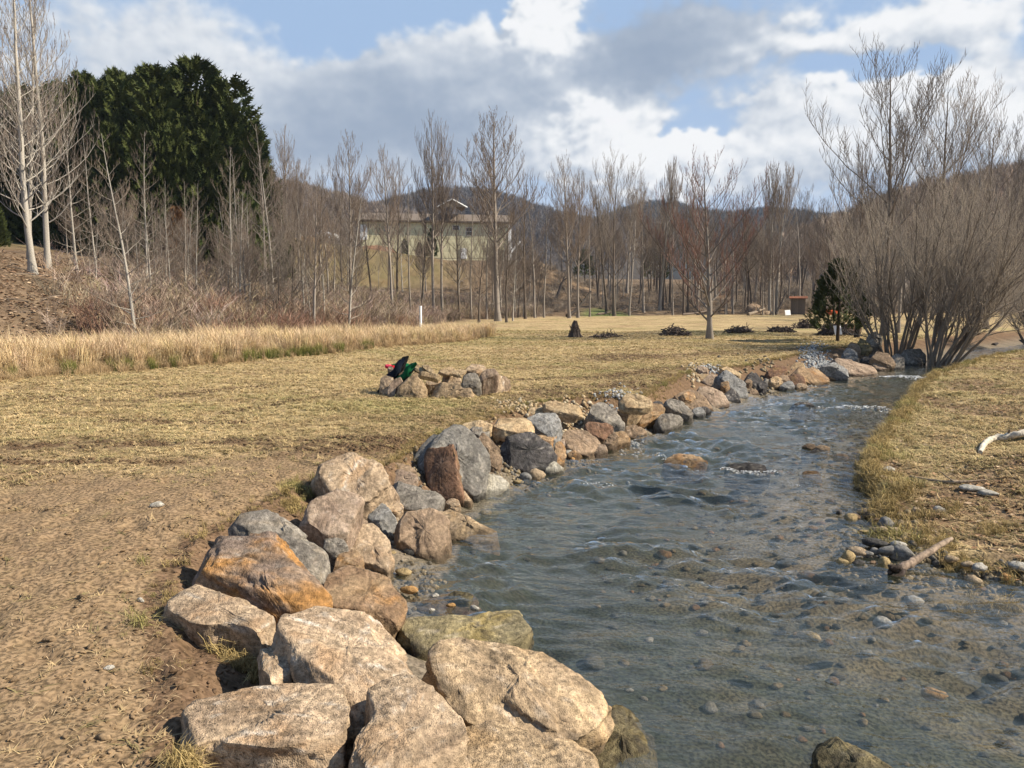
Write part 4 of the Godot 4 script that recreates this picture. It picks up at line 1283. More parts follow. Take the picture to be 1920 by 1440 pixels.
func build_fire_ring():
	var g := "stones heaped in a ring on the field"
	for k in [
		["pale boulder at the left end of the stone ring beside the chairs", [711, 712, 720, 703, 737, 706, 735, 722, 729, 733, 724, 747, 714, 742, 709, 728], 0.0, 62, -10, 0.12, 0.5, "tan"],
		["pinkish tilted stone between the ring's left boulder and its big front boulder", [725, 731, 739, 712, 753, 704, 760, 711, 743, 728, 741, 742, 729, 747], 0.02, 58, 0, 0.08, 0.4, "pink"],
		["biggest round-bellied boulder in the front of the stone ring", [741, 734, 753, 718, 764, 708, 775, 697, 790, 706, 800, 725, 798, 741, 778, 750, 748, 749], 0.0, 64, 5, 0.16, 0.55, "speckle"],
		["small pointed tan stone wedged on top of the ring's middle", [797, 716, 808, 705, 817, 698, 826, 706, 826, 719, 804, 722], 0.22, 58, 15, 0.06, 0.3, "tan"],
		["tan block with a dark underside in the middle of the ring top", [826, 709, 838, 700, 864, 702, 866, 719, 828, 719], 0.22, 58, 0, 0.06, 0.35, "tan"],
		["long lumpy front stone with white veins along the ring's foot", [806, 727, 812, 721, 831, 718, 867, 720, 882, 726, 898, 727, 896, 742, 880, 745, 852, 748, 810, 749], 0.0, 62, 0, 0.10, 0.45, "speckle"],
		["grey cracked stone on top of the long lumpy front stone", [866, 709, 876, 699, 898, 701, 903, 720, 892, 726, 868, 726], 0.2, 56, 10, 0.1, 0.4, "grey"],
		["big angular tan boulder at the right end of the ring", [902, 724, 911, 706, 926, 699, 939, 697, 946, 713, 946, 737, 930, 742, 900, 742], 0.0, 58, 15, 0.10, 0.5, "tan"],
		["brown stone closing the far right end of the ring", [941, 703, 955, 709, 958, 725, 950, 736, 944, 738, 940, 720], 0.03, 56, 25, 0.08, 0.45, "brown"],
		["pale ridged stone at the back right top of the ring", [871, 693, 880, 684, 890, 679, 911, 686, 908, 696, 896, 700, 878, 700], 0.38, 54, 10, 0.08, 0.35, "tan"],
		["pink-brown stone leaning behind the big angular boulder", [897, 701, 913, 689, 932, 694, 938, 702, 920, 706, 906, 712], 0.32, 54, 15, 0.08, 0.35, "pink"],
		["first yellow flagstone propped at the back left of the ring", [771, 687, 777, 679, 797, 693, 796, 698, 784, 697], 0.42, 40, -15, 0.01, 0.06, "slab"],
		["second yellow flagstone propped beside the first at the ring's back", [789, 684, 800, 682, 816, 696, 814, 699, 802, 696], 0.42, 38, -10, 0.01, 0.06, "slab"],
		["long flagstone lying under the two propped flagstones", [782, 695, 800, 697, 826, 703, 824, 712, 800, 706, 784, 703], 0.36, 66, 0, 0.01, 0.08, "slab"],
		["flat yellow flagstone in the middle of the ring's back", [817, 693, 845, 687, 860, 696, 836, 701], 0.4, 26, 0, 0.01, 0.06, "slab"],
		["flagstone at the right of the ring's back row of flagstones", [847, 700, 858, 691, 875, 693, 866, 703], 0.4, 30, 0, 0.01, 0.06, "slab"],
		["pink stone below the chairs' red cloth", [726, 688, 733, 685, 748, 701, 736, 706], 0.34, 50, 0, 0.08, 0.25, "pink"],
		["grey-brown stone behind the biggest round-bellied boulder", [744, 700, 762, 694, 770, 703, 762, 711, 748, 710], 0.30, 52, 0, 0.1, 0.3, "brown"],
	]:
		boulder("ring_stone", k[0], g, k[1], k[2], k[3], k[4], k[5], k[6], k[7], 44, false)
	# folded camp chairs leaning on the ring
	var at := on_level(712, 742, 0.0)
	for q in [["folded navy camp chair leaning against the stone ring", Vector3(-0.02, 0, 0.05), 0.62, lin(14, 20, 34), 0.0], ["folded black camp chair behind the navy one at the stone ring", Vector3(0.06, 0, -0.13), 0.55, lin(12, 13, 16), 0.15], ["folded green camp chair with bright green feet leaning on the stone ring", Vector3(0.12, 0, 0.02), 0.75, lin(12, 74, 44), -0.2]]:
		var t := thing("camp_chair", q[0], "camp chair", at + q[1], q[4], "folded camp chairs at the stone ring")
		var lean := Basis(Vector3.BACK, -q[2])
		rng.seed = hash(q[0]) % 1000
		for k in 4:
			var b := Buf.new()
			var o := Vector3(rr(-0.09, 0.09), rr(-0.02, 0.05), rr(-0.06, 0.09))
			b.tube(PackedVector3Array([lean * o, lean * (o * 0.7 + Vector3(0, 0.74, 0))]), PackedFloat32Array([0.011, 0.011]), 6, Color(0.02, 0.02, 0.022), Color(0.02, 0.02, 0.022), true)
			part("leg", b.mesh(), mats["cloth"], t)
		var c := Buf.new()
		var pts := PackedVector3Array()
		var rad := PackedFloat32Array()
		for k in 9:
			pts.append(lean * Vector3(sin(k * 1.7) * 0.02, 0.16 + k * 0.082, cos(k * 2.3) * 0.015))
			rad.append([0.03, 0.055, 0.07, 0.062, 0.075, 0.07, 0.062, 0.05, 0.015][k])
		c.tube(pts, rad, 24, q[3], q[3] * 1.3, true)
		for k in c.v.size():
			c.v[k] += c.n[k] * (n_b.get_noise_3dv(c.v[k] * Vector3(26, 4, 26)) * 0.012 + n_b.get_noise_3dv(c.v[k] * 9.0) * 0.02)
		c.smooth()
		part("seat_fabric", c.mesh(), mats["cloth"], t)
		for k in 3:
			var f := Buf.new()
			var fc := lin(20, 150, 70) if q[4] < 0.0 else Color(0.02, 0.02, 0.02)
			f.box(Transform3D(Basis(Vector3.UP, k * 1.1), Vector3(-0.10 + 0.05 * k, 0.018, 0.10 - 0.06 * k)), Vector3(0.09, 0.03, 0.035), fc, 0.006)
			part("foot", f.mesh(), mats["cloth"], t)
	for q in [["crumpled pink cloth on top of the folded camp chairs", on_level(728, 687, 0.48), 0.042, lin(196, 66, 88)], ["small red cloth between the pink and the green cloth", on_level(737, 690, 0.46), 0.05, lin(170, 30, 40)], ["dark green nylon bag lying on the ring stones", on_level(751, 689, 0.45), 0.10, lin(8, 78, 48)]]:
		var b := Buf.new()
		rng.seed = hash(q[0]) % 1000
		for j in 13:
			for k in 20:
				var th := PI * j / 12.0
				var ph := TAU * k / 20.0
				var d := Vector3(sin(th) * cos(ph), cos(th), sin(th) * sin(ph))
				var s: float = q[2] * (1.0 + 0.45 * n_b.get_noise_3dv(d * 1.5 + Vector3(q[2] * 90, 0, 0)) + 0.25 * n_c.get_noise_3dv(d * 2.0))
				b.v.append(d * s * Vector3(1.5, 0.8, 0.7))
				b.c.append(q[3])
		for j in 12:
			for k in 20:
				var a := j * 20 + k
				var a2 := j * 20 + (k + 1) % 20
				b.i.append_array(PackedInt32Array([a, a2, a + 20, a2, a2 + 20, a + 20]))
		b.smooth()
		tag(lone("cloth_bundle" if q[2] < 0.08 else "nylon_bag", b.mesh(), mats["cloth"], q[1]), q[0], "cloth" if q[2] < 0.08 else "bag")


func pebble(seed_: int, flat: float) -> ArrayMesh:   # a water-worn stone about 1 across
	rng.seed = seed_
	var b := Buf.new()
	var off := Vector3(rr(-9, 9), rr(-9, 9), rr(-9, 9))
	for j in 7:
		for k in 10:
			var th := PI * j / 6.0
			var ph := TAU * k / 10.0
			var d := Vector3(sin(th) * cos(ph), cos(th), sin(th) * sin(ph))
			var s := 0.5 * (1.0 + 0.45 * n_a.get_noise_3dv(d * 0.7 + off))
			b.v.append(d * s * Vector3(1.0, flat, 0.75))
			b.c.append(Color.WHITE * (1.0 + 0.4 * n_b.get_noise_3dv(d * 2.0 + off)))
	for j in 6:
		for k in 10:
			var a := j * 10 + k
			var a2 := j * 10 + (k + 1) % 10
			b.i.append_array(PackedInt32Array([a, a2, a + 10, a2, a2 + 10, a + 10]))
	b.smooth()
	return b.mesh()


func tinted(mesh: ArrayMesh, c: Color) -> ArrayMesh:
	var a := mesh.surface_get_arrays(0)
	var cols: PackedColorArray = a[Mesh.ARRAY_COLOR]
	for k in cols.size():
		cols[k] = Color(cols[k].r * c.r, cols[k].g * c.g, cols[k].b * c.b)
	a[Mesh.ARRAY_COLOR] = cols
	var m := ArrayMesh.new()
	m.add_surface_from_arrays(Mesh.PRIMITIVE_TRIANGLES, a)
	return m


func build_small_stones():
	# single cobbles that can be told apart: [pixel x, y, size in metres, colour, label]
	var kinds := {"gold": Color(0.40, 0.30, 0.155), "tan": Color(0.42, 0.32, 0.21), "grey": Color(0.24, 0.23, 0.21), "white": Color(0.46, 0.43, 0.37), "orange": Color(0.43, 0.25, 0.10), "dark": Color(0.08, 0.075, 0.07), "brown": Color(0.24, 0.16, 0.10)}
	var shapes := []
	for k in 5:
		shapes.append(pebble(300 + k, 0.5 + 0.09 * k))
	var tint := {}
	var n := 0
	for k in [
		[757, 1075, 0.135, "gold", 0.0, "bright yellow-orange cobble at the top of the small pool"], [768, 1109, 0.14, "orange", 0.0, "smooth orange cobble beside the orange-sided boulder"],
		[770, 1040, 0.16, "dark", 0.02, "dark wet cobble under the blocky grey-brown boulder"], [738, 1040, 0.09, "gold", 0.04, "ochre cobble squeezed against the tan block"], [809, 1145, 0.05, "white", 0.0, "tiny white stone in the small pool"],
		[846, 1136, 0.07, "orange", 0.02, "small orange pebble on the dark awash rock"], [816, 1118, 0.06, "white", 0.04, "pale square pebble on the dark awash rock"], [890, 1142, 0.07, "white", 0.02, "little white chip beside the long mossy rock"],
		[1579, 1056, 0.115, "gold", 0.0, "leftmost yellow cobble of the gravel point"], [1590, 1047, 0.16, "gold", 0.02, "wide yellow cobble on the left of the gravel point"], [1607, 1036, 0.17, "tan", 0.03, "long tan cobble at the top left of the gravel point"], [1609, 1058, 0.12, "dark", 0.0, "dark cobble at the front of the gravel point"],
		[1625, 1040, 0.11, "grey", 0.02, "round grey cobble in the middle of the gravel point"], [1640, 1035, 0.09, "grey", 0.03, "small blue-grey pebble behind the round grey cobble"], [1657, 1058, 0.16, "gold", -0.01, "flat golden cobble at the front right of the gravel point"], [1637, 1056, 0.07, "brown", 0.0, "small brown pebble between dark and golden cobbles"],
		[1668, 1036, 0.19, "grey", 0.04, "upright grey cobble on the gravel point"], [1684, 1024, 0.14, "white", 0.05, "white oblong cobble behind the upright grey one"], [1690, 1041, 0.20, "grey", 0.03, "big flat grey cobble beside the driftwood"], [1640, 1021, 0.24, "dark", 0.03, "long dark slate lying across the gravel point"],
		[1600, 970, 0.14, "brown", 0.02, "brown cobble at the upper gravel edge"], [1620, 962, 0.13, "tan", 0.03, "tan cobble at the upper gravel edge"], [1596, 975, 0.18, "gold", 0.0, "yellow flat cobble under the sod lip"], [1636, 968, 0.20, "dark", 0.03, "dark flat slate under the sod lip"],
		[1660, 985, 0.19, "grey", 0.04, "blue-grey cobble on the wet gravel"], [1619, 997, 0.10, "gold", 0.0, "small golden pebble at the water below the slate"], [1652, 998, 0.17, "tan", 0.02, "tan oval cobble below the blue-grey one"], [1677, 997, 0.12, "tan", 0.04, "buff pebble right of the tan oval cobble"],
		[1645, 975, 0.10, "brown", 0.04, "reddish pebble beside the slate"], [1573, 962, 0.07, "dark", 0.0, "little dark pebble alone in the shallows"], [1836, 1066, 0.16, "white", 0.06, "white oval stone on the sandy bank"], [1815, 1060, 0.11, "tan", 0.05, "tan stone beside the white oval one"],
		[1783, 1050, 0.12, "tan", 0.05, "buff stone near the driftwood's upper end"], [1885, 1083, 0.10, "orange", 0.02, "orange pebble at the water below the sandy bank"], [1824, 1092, 0.14, "tan", -0.03, "tan stone just under water below the sandy bank"], [1908, 1065, 0.16, "white", 0.07, "pale stone on the sandy bank at the frame edge"],
		[1790, 915, 0.13, "tan", 0.14, "buff stone lying in the dead leaves"], [1820, 929, 0.26, "white", 0.13, "broad pale stone flush with the dead grass"], [1850, 933, 0.22, "white", 0.13, "second broad pale stone flush with the dead grass"], [1760, 958, 0.12, "white", 0.10, "white stone in the sod above the gravel"],
		[1644, 865, 0.15, "grey", 0.12, "grey flat stone on the sod lip"], [1665, 893, 0.16, "white", 0.10, "pale stone in the grass near the sod lip"], [1655, 908, 0.13, "tan", 0.09, "buff stone below the pale one on the sod lip"], [1718, 960, 0.11, "tan", 0.10, "small buff stone in the sod by the gravel"],
		[264, 1128, 0.045, "white", 0.03, "white pebble lying on the dirt near the buried pale rock"], [205, 1257, 0.05, "white", 0.03, "white pebble alone on the open dirt"], [295, 952, 0.11, "white", 0.03, "white stone on the torn turf far left of the grey-topped boulder"],
		[962, 890, 0.17, "gold", 0.02, "yellow cobble in the row below the dark brown wedge"], [985, 897, 0.18, "grey", 0.02, "grey cobble in the row below the black boulder"], [1005, 893, 0.22, "tan", 0.03, "pinkish cobble at the end of the cobble row"], [973, 905, 0.13, "gold", 0.0, "golden cobble at the water below the cobble row"], [950, 882, 0.24, "grey", 0.04, "long grey stone at the back of the cobble row"],
		[1068, 852, 0.19, "white", 0.04, "white blocky stone right of the orange-brown plate"], [1082, 852, 0.12, "grey", 0.03, "grey pebble beside the white blocky stone"], [1074, 862, 0.09, "orange", 0.0, "little orange pebble below the white blocky stone"], [922, 812, 0.20, "gold", 0.26, "golden stone peeping out between brown wedge and yellow slab"],
		[1518, 1198, 0.16, "gold", -0.12, "yellowish stone seen through the water of the wide pool"], [1750, 1306, 0.15, "orange", -0.14, "orange stone seen through the water near the bottom right"], [1655, 1170, 0.14, "white", -0.10, "whitish stone seen through the water of the shallows"], [1712, 1130, 0.15, "white", -0.09, "pale stone seen through the shallows below the driftwood"],
	]:
		var key := "%s%d" % [k[3], n % 5]
		if not tint.has(key):
			tint[key] = tinted(shapes[n % 5], kinds[k[3]])
		var p := on_level(k[0], k[1], WATER + k[4])
		var o := lone("cobble", tint[key], mats["stone"], p + Vector3(0, k[2] * 0.08, 0))
		rng.seed = n * 7 + 1
		o.transform.basis = basis_yaw(rr(-0.8, 0.8), rr(-0.12, 0.12), Vector3(1.0, 0.40 if k[5].contains("broad") or k[5].contains("slate") else rr(0.75, 1.0), rr(0.75, 1.05)) * k[2])
		if k[0] < 300:
			o.position = on_level(k[0], k[1], 0.0)
			o.position.y = ground_h(o.position.x, o.position.z) + k[2] * 0.1
		elif k[5].contains("dead") or k[5].contains("sod lip") or k[5].contains("in the sod") or k[5].contains("sandy bank"):
			o.position.y = maxf(o.position.y, ground_h(o.position.x, o.position.z) + k[2] * 0.12)
		tag(o, k[5], "stone", "single cobbles along the creek")
		n += 1
	# what nobody could count: the bed, the gravel and the spalls between the boulders
	rng.seed = 99
	var bed := PackedFloat32Array()
	for k in 1700:
		var z := -2.4 - pow(rr(0, 1), 1.5) * 16.0
		var xl := table(x_left, z)
		var xr := table(x_right, z)
		var x := lerpf(xl - 0.2, xr + 0.1, pow(rr(0, 1), 0.32))
		var s := rr(0.03, 0.10) * (1.0 + 1.2 * pow(rr(0, 1), 6.0))
		var c: Color = [Color(0.28, 0.22, 0.12), Color(0.20, 0.18, 0.13), Color(0.34, 0.25, 0.13), Color(0.13, 0.12, 0.09), Color(0.40, 0.36, 0.28), Color(0.34, 0.19, 0.08)][rng.randi() % 6]
		put(bed, Vector3(x, ground_h(x, z) + s * 0.1, z), basis_yaw(rr(0, TAU), rr(-0.2, 0.2), Vector3(s, s * 0.8, s)), c * rr(0.35, 0.7))
	stuff("bed_pebbles", "brown and olive pebbles covering the stream bed", "pebbles", shapes[1], mats["stone"], bed)
	var spall := PackedFloat32Array()
	for k in [[700, 965, 40, 26, 260, 0.05, -0.42, 0], [735, 985, 16, 26, 60, 0.06, -0.46, 0], [690, 945, 40, 10, 120, 0.04, -0.34, 0], [612, 1100, 10, 34, 60, 0.04, -0.30, 1], [1040, 790, 36, 12, 220, 0.09, -0.24, 2], [980, 768, 50, 8, 160, 0.08, -0.06, 2], [1085, 782, 30, 14, 160, 0.09, -0.22, 2],
			[1172, 775, 22, 20, 420, 0.075, -0.22, 1], [1150, 748, 30, 10, 260, 0.06, -0.02, 1], [1195, 800, 12, 14, 90, 0.07, -0.4, 1], [1525, 668, 22, 18, 520, 0.10, -0.12, 1], [1548, 676, 14, 8, 120, 0.10, -0.2, 1], [1302, 718, 16, 14, 90, 0.10, -0.3, 2], [1330, 694, 22, 4, 90, 0.09, -0.08, 1], [1640, 1010, 60, 44, 520, 0.085, -0.55, 3], [1700, 1045, 50, 14, 200, 0.07, -0.5, 3], [1830, 1078, 90, 12, 200, 0.06, -0.53, 3], [1625, 950, 26, 20, 90, 0.10, -0.52, 3], [960, 890, 60, 14, 160, 0.07, -0.55, 3], [1090, 860, 30, 12, 90, 0.06, -0.56, 3], [780, 1090, 50, 50, 120, 0.05, -0.6, 3], [1850, 1080, 80, 14, 120, 0.04, -0.53, 3], [920, 815, 24, 10, 60, 0.08, -0.2, 2], [780, 905, 20, 20, 60, 0.06, -0.35, 3], [1440, 715, 60, 20, 120, 0.12, -0.45, 3]]:
		for q in int(k[4]):
			var px := rng.randfn(k[0], k[2] * 0.55)
			var py := rng.randfn(k[1], k[3] * 0.55)
			var p := on_level(px, py, k[6])
			p.y = ground_h(p.x, p.z)
			var s: float = k[5] * rr(0.35, 1.1)
			var sets := [[Color(0.36, 0.26, 0.17), Color(0.28, 0.21, 0.14), Color(0.45, 0.37, 0.27)], [Color(0.47, 0.47, 0.45), Color(0.30, 0.31, 0.31), Color(0.60, 0.60, 0.57)], [Color(0.60, 0.46, 0.28), Color(0.48, 0.34, 0.19), Color(0.66, 0.56, 0.40)], [Color(0.30, 0.23, 0.14), Color(0.20, 0.18, 0.15), Color(0.42, 0.33, 0.2)]]
			put(spall, p + Vector3(0, s * 0.15, 0), basis_yaw(rr(0, TAU), rr(-0.6, 0.6), Vector3(s, s, s)), sets[k[7]][rng.randi() % 3] * rr(0.75, 1.1))
	stuff("gravel", "tan and white gravel filling the gaps between the bank boulders", "gravel", shapes[4], mats["stone"], spall)


# ---------------------------------------------------------------- house, car and things on the field
func slab(parent: Node3D, called: String, m: Material, at: Vector3, size: Vector3, c: Color, bevel := 0.01, turn := Basis.IDENTITY) -> MeshInstance3D:
	var b := Buf.new()
	b.box(Transform3D(turn, Vector3.ZERO), size, c, bevel)
	return part(called, b.mesh(), m, parent, at)


func build_house():
	var d := 122.0
	var left := along(672, d)
	var right := along(948, d)
	var y_low := EYE + ray(900, 487).y * d / -ray(900, 487).z
	var y_mid := EYE + ray(700, 456).y * d / -ray(700, 456).z
	var y_eave := EYE + ray(800, 417).y * d / -ray(800, 417).z
	var y_top := EYE + ray(800, 398).y * d / -ray(800, 398).z
	var w := right.x - left.x
	var depth := 9.0
	var o := Vector3((left.x + right.x) * 0.5, y_low, -d - depth * 0.5)
	var t := thing("house", "long pale yellow-green house with brown roof seen through the bare trees on the rise", "house", o, 0.16)
	var hh := y_eave - y_low
	var siding := Color(0.66, 0.61, 0.40)
	slab(t, "wall", mats["siding"], Vector3(0, hh * 0.5 - 1.0, 0), Vector3(w, hh + 2.0, depth), siding, 0.02)
	# clapboards, one by one
	for k in 17:
		var y := 0.25 + k * (hh - 0.3) / 17.0
		slab(t, "clapboard", mats["siding"], Vector3(0, y + 0.16, depth * 0.5 + 0.03), Vector3(w - 0.3, (hh - 0.3) / 17.0 - 0.06, 0.05), siding * (0.94 + 0.06 * (k % 3)), 0.01, Basis(Vector3.RIGHT, 0.06))
	var rh := y_top - y_eave
	var roof := Color(0.15, 0.118, 0.092)
	var b := Buf.new()
	var ex := w * 0.5 + 0.6
	var ez := depth * 0.5 + 0.7
	var yb := hh
	var p := [Vector3(-ex, yb, ez), Vector3(ex, yb, ez), Vector3(ex, yb + rh, 0), Vector3(-ex, yb + rh, 0), Vector3(-ex, yb, -ez), Vector3(ex, yb, -ez)]
	var up := Vector3(0, 0.22, 0)
	b.quad(p[0] + up, p[3] + up, p[2] + up, p[1] + up, roof)
	b.quad(p[4] + up, p[5] + up, p[2] + up, p[3] + up, roof)
	b.quad(p[0], p[0] + up, p[1] + up, p[1], roof * 0.8)
	b.quad(p[0], p[1], p[5], p[4], roof * 0.8)
	b.tri(p[0], p[4], p[3] + up, Color(0.62, 0.62, 0.58))
	b.tri(p[1], p[2] + up, p[5], Color(0.62, 0.62, 0.58))
	part("roof", b.mesh(), mats["siding"], t)
	# the gabled porch roof in the middle
	var sx := d / F
	var gx := (840.0 - 960.0) * sx - o.x
	var gw := 25.0 * sx
	var gy := EYE + (560.0 - 393.0) * sx - y_low
	var gt := EYE + (560.0 - 380.0) * sx - y_low
	var g := Buf.new()
	var gz := depth * 0.5 + 1.3
	var a0 := Vector3(gx - gw, gy, gz)
	var a1 := Vector3(gx + gw, gy, gz)
	var a2 := Vector3(gx, gt, gz)
	var deep := Vector3(0, 0, -6.0)
	g.quad(a0, a0 + deep, a2 + deep, a2, roof)
	g.quad(a2, a2 + deep, a1 + deep, a1, roof)
	g.tri(a0, a2, a1, Color(0.24, 0.20, 0.15))
	part("gable", g.mesh(), mats["siding"], t)
	for s: float in [-1.0, 1.0]:
		var r := Buf.new()
		r.tube(PackedVector3Array([a2 + Vector3(0, 0.08, 0.06), Vector3(gx + s * (gw + 0.25), gy - 0.05, gz + 0.06)]), PackedFloat32Array([0.11, 0.11]), 4, Color(0.72, 0.72, 0.69), Color(0.72, 0.72, 0.69), true)
		part("barge_board", r.mesh(), mats["siding"], t)
	# doors and windows: [pixel x, top, bottom, half width, kind]
	for k in [[680, 426, 453, 6.5, 0], [862, 466, 486, 6, 0], [848, 425, 433, 6.5, 1], [872, 428, 443, 6, 1], [914, 425, 442, 6, 1], [722, 428, 438, 5, 1]]:
		var x: float = (k[0] - 960.0) * sx - o.x
		var y0: float = EYE + (560.0 - k[2]) * sx - y_low
		var y1: float = EYE + (560.0 - k[1]) * sx - y_low
		var ww: float = k[3] * sx
		if k[4] == 0:
			var dr := slab(t, "door", mats["white_paint"], Vector3(x, (y0 + y1) * 0.5, depth * 0.5 + 0.10), Vector3(ww * 2, y1 - y0, 0.12), Color.WHITE, 0.02)
			for q in 3:
				slab(dr, "panel", mats["white_paint"], Vector3(0, (q - 1) * (y1 - y0) * 0.3, 0.075), Vector3(ww * 1.5, (y1 - y0) * 0.22, 0.03), Color.WHITE, 0.01)
		else:
			var wn := slab(t, "window", mats["white_paint"], Vector3(x, (y0 + y1) * 0.5, depth * 0.5 + 0.09), Vector3(ww * 2, y1 - y0, 0.1), Color.WHITE, 0.02)
			for q: float in [-1.0, 1.0]:
				slab(wn, "pane", mats["glass"], Vector3(0, q * (y1 - y0) * 0.235, 0.055), Vector3(ww * 1.7, (y1 - y0) * 0.42, 0.03), Color.WHITE, 0.004)
	slab(t, "corner_board", mats["white_paint"], Vector3(w * 0.5 + 0.05, hh * 0.5, depth * 0.5 + 0.05), Vector3(0.5, hh, 0.25), Color.WHITE, 0.02)
	# white outside stair at the right end
	var stair := slab(t, "stair_stringer", mats["white_paint"], Vector3(w * 0.5 + 0.1, 1.2, depth * 0.5 + 0.8), Vector3(0.25, 4.6, 0.6), Color.WHITE, 0.02, Basis(Vector3.BACK, -0.72))
	for k in 7:
		slab(stair, "tread", mats["white_paint"], Basis(Vector3.BACK, 0.72) * Vector3(0.25 * (k - 3) * 1.4, 0.3 * (k - 3) * 1.5, 0.0) + Vector3(0, 0, 0.1), Vector3(0.4, 0.06, 0.9), Color.WHITE, 0.01, Basis(Vector3.BACK, 0.72))
	# car parked at the head of the drive
	var ca := along(608, 118.0)
	ca.y = EYE + (560.0 - 452.0) * 118.0 / F
	var car := thing("parked_car", "white saloon car parked on the rise left of the house", "car", ca)
	var cb := Buf.new()
	car_body(cb)
	part("body", cb.mesh(), mats["car_paint"], car)
	for s: float in [-1.0, 1.0]:
		for q: float in [-1.15, 1.25]:
			var wb := Buf.new()
			wb.tube(PackedVector3Array([Vector3(q, 0.32, s * 0.72), Vector3(q, 0.32, s * 0.90)]), PackedFloat32Array([0.33, 0.33]), 14, Color.WHITE, Color.WHITE, true)
			var tyre := part("wheel", wb.mesh(), mats["rubber"], car)
			var rb := Buf.new()
			rb.tube(PackedVector3Array([Vector3(q, 0.32, s * 0.89), Vector3(q, 0.32, s * 0.92)]), PackedFloat32Array([0.2, 0.18]), 12, Color.WHITE, Color.WHITE, true)
			part("rim", rb.mesh(), mats["car_paint"], tyre)
		for q in [[-0.95, -0.1], [0.0, 0.85]]:
			var gb := Buf.new()
			var z := s * 0.81
			var p0 := Vector3(q[0] + (0.0 if q[0] < -0.5 else 0.05), 0.92, z)
			var p1 := Vector3(q[1], 0.92, z)
			var p2 := Vector3(q[1] - (0.0 if q[1] < 0.5 else 0.28), 1.30, z - s * 0.10)
			var p3 := Vector3(q[0] + (0.42 if q[0] < -0.5 else 0.05), 1.30, z - s * 0.10)
			if s > 0:
				gb.quad(p0, p3, p2, p1, Color.WHITE)
			else:
				gb.quad(p0, p1, p2, p3, Color.WHITE)
			part("window", gb.mesh(), mats["glass"], car)
	slab(car, "headlight", mats["glass"], Vector3(-2.08, 0.66, 0.62), Vector3(0.12, 0.14, 0.3), Color.WHITE, 0.01)
	slab(car, "headlight", mats["glass"], Vector3(-2.08, 0.66, -0.62), Vector3(0.12, 0.14, 0.3), Color.WHITE, 0.01)
	# bank of orange clay in front of the drive
	for k in [[575, 446, 30, 1.0, "orange clay heap beside the parked car", Color(0.42, 0.27, 0.14)], [700, 462, 46, 0.9, "bare orange clay bank under the white door of the house", Color(0.27, 0.16, 0.10)]]:
		var at := along(k[0], 114.0)
		at.y = EYE + (560.0 - k[1]) * 114.0 / F - 1.0
		var m := Buf.new()
		for j in 10:
			for q in 24:
				var th := PI * 0.5 * j / 9.0
				var ph := TAU * q / 24.0
				var r: float = sin(th) * k[2] * 114.0 / F
				m.v.append(Vector3(cos(ph) * r, cos(th) * 1.3 * k[3] + n_b.get_noise_2d(cos(ph) * r, sin(ph) * r) * 0.3 - 0.2, sin(ph) * r * 0.5))
				m.c.append(k[5] * (1.0 + 0.3 * n_b.get_noise_2d(q * 0.7, j)))
		for j in 9:
			for q in 24:
				var a := j * 24 + q
				var a3 := j * 24 + (q + 1) % 24
				m.i.append_array(PackedInt32Array([a, a3, a + 24, a3, a3 + 24, a + 24]))
		m.smooth()
		tag(lone("clay_heap", m.mesh(), mats["earth"], at), k[4], "earth heap")
	# two small clipped conifers before the house
	for k in [[760, 478, 452, "small dark conical shrub before the house wall"], [788, 479, 458, "second smaller conical shrub before the house wall"]]:
		var at := along(k[0], 117.0)
		at.y = EYE + (560.0 - k[1]) * 117.0 / F
		var hgt: float = (k[1] - k[2]) * 117.0 / F
		var s := thing("conical_shrub", k[3], "shrub", at, 0.0, "conical shrubs before the house")
		part("crown", spray_crown(400 + int(k[0]), hgt, hgt * 0.30, 900, 0.22, 0.0, Color(0.035, 0.045, 0.02), Color(0.05, 0.06, 0.03), 0.0), mats["needles"], s)
		var tb := Buf.new()
		tb.tube(PackedVector3Array([Vector3(0, -0.3, 0), Vector3(0, hgt * 0.6, 0)]), PackedFloat32Array([0.07, 0.03]), 6, Color(0.1, 0.07, 0.05), Color(0.1, 0.07, 0.05))
		part("trunk", tb.mesh(), mats["bark"], s)


func car_body(b: Buf):
	# cross-sections from nose to tail: x, sill, belt, roof, half width below, half width at the roof
	var secs := [[-2.2, 0.35, 0.62, 0.64, 0.70, 0.66], [-2.05, 0.24, 0.72, 0.75, 0.84, 0.76], [-1.3, 0.22, 0.84, 0.88, 0.88, 0.80], [-0.95, 0.22, 0.90, 0.95, 0.88, 0.76], [-0.45, 0.22, 0.92, 1.36, 0.88, 0.60], [0.2, 0.22, 0.93, 1.42, 0.88, 0.62], [0.7, 0.22, 0.94, 1.34, 0.88, 0.60], [1.3, 0.22, 0.95, 1.02, 0.88, 0.74], [1.95, 0.26, 0.92, 0.96, 0.85, 0.76], [2.2, 0.38, 0.70, 0.74, 0.74, 0.68]]
	for s in secs:
		for q in [[-s[4], s[1]], [-s[4], s[2]], [-s[5], s[3]], [s[5], s[3]], [s[4], s[2]], [s[4], s[1]]]:
			b.v.append(Vector3(s[0], q[1], q[0]))
			b.c.append(Color.WHITE)
	for k in secs.size() - 1:
		for q in 6:
			var a := k * 6 + q
			var a2 := k * 6 + (q + 1) % 6
			b.i.append_array(PackedInt32Array([a, a + 6, a2, a2, a + 6, a2 + 6]))
	for q in 4:
		b.i.append_array(PackedInt32Array([0, q + 1, q + 2]))
		var e := secs.size() * 6 - 6
		b.i.append_array(PackedInt32Array([e, e + q + 2, e + q + 1]))
	b.smooth()


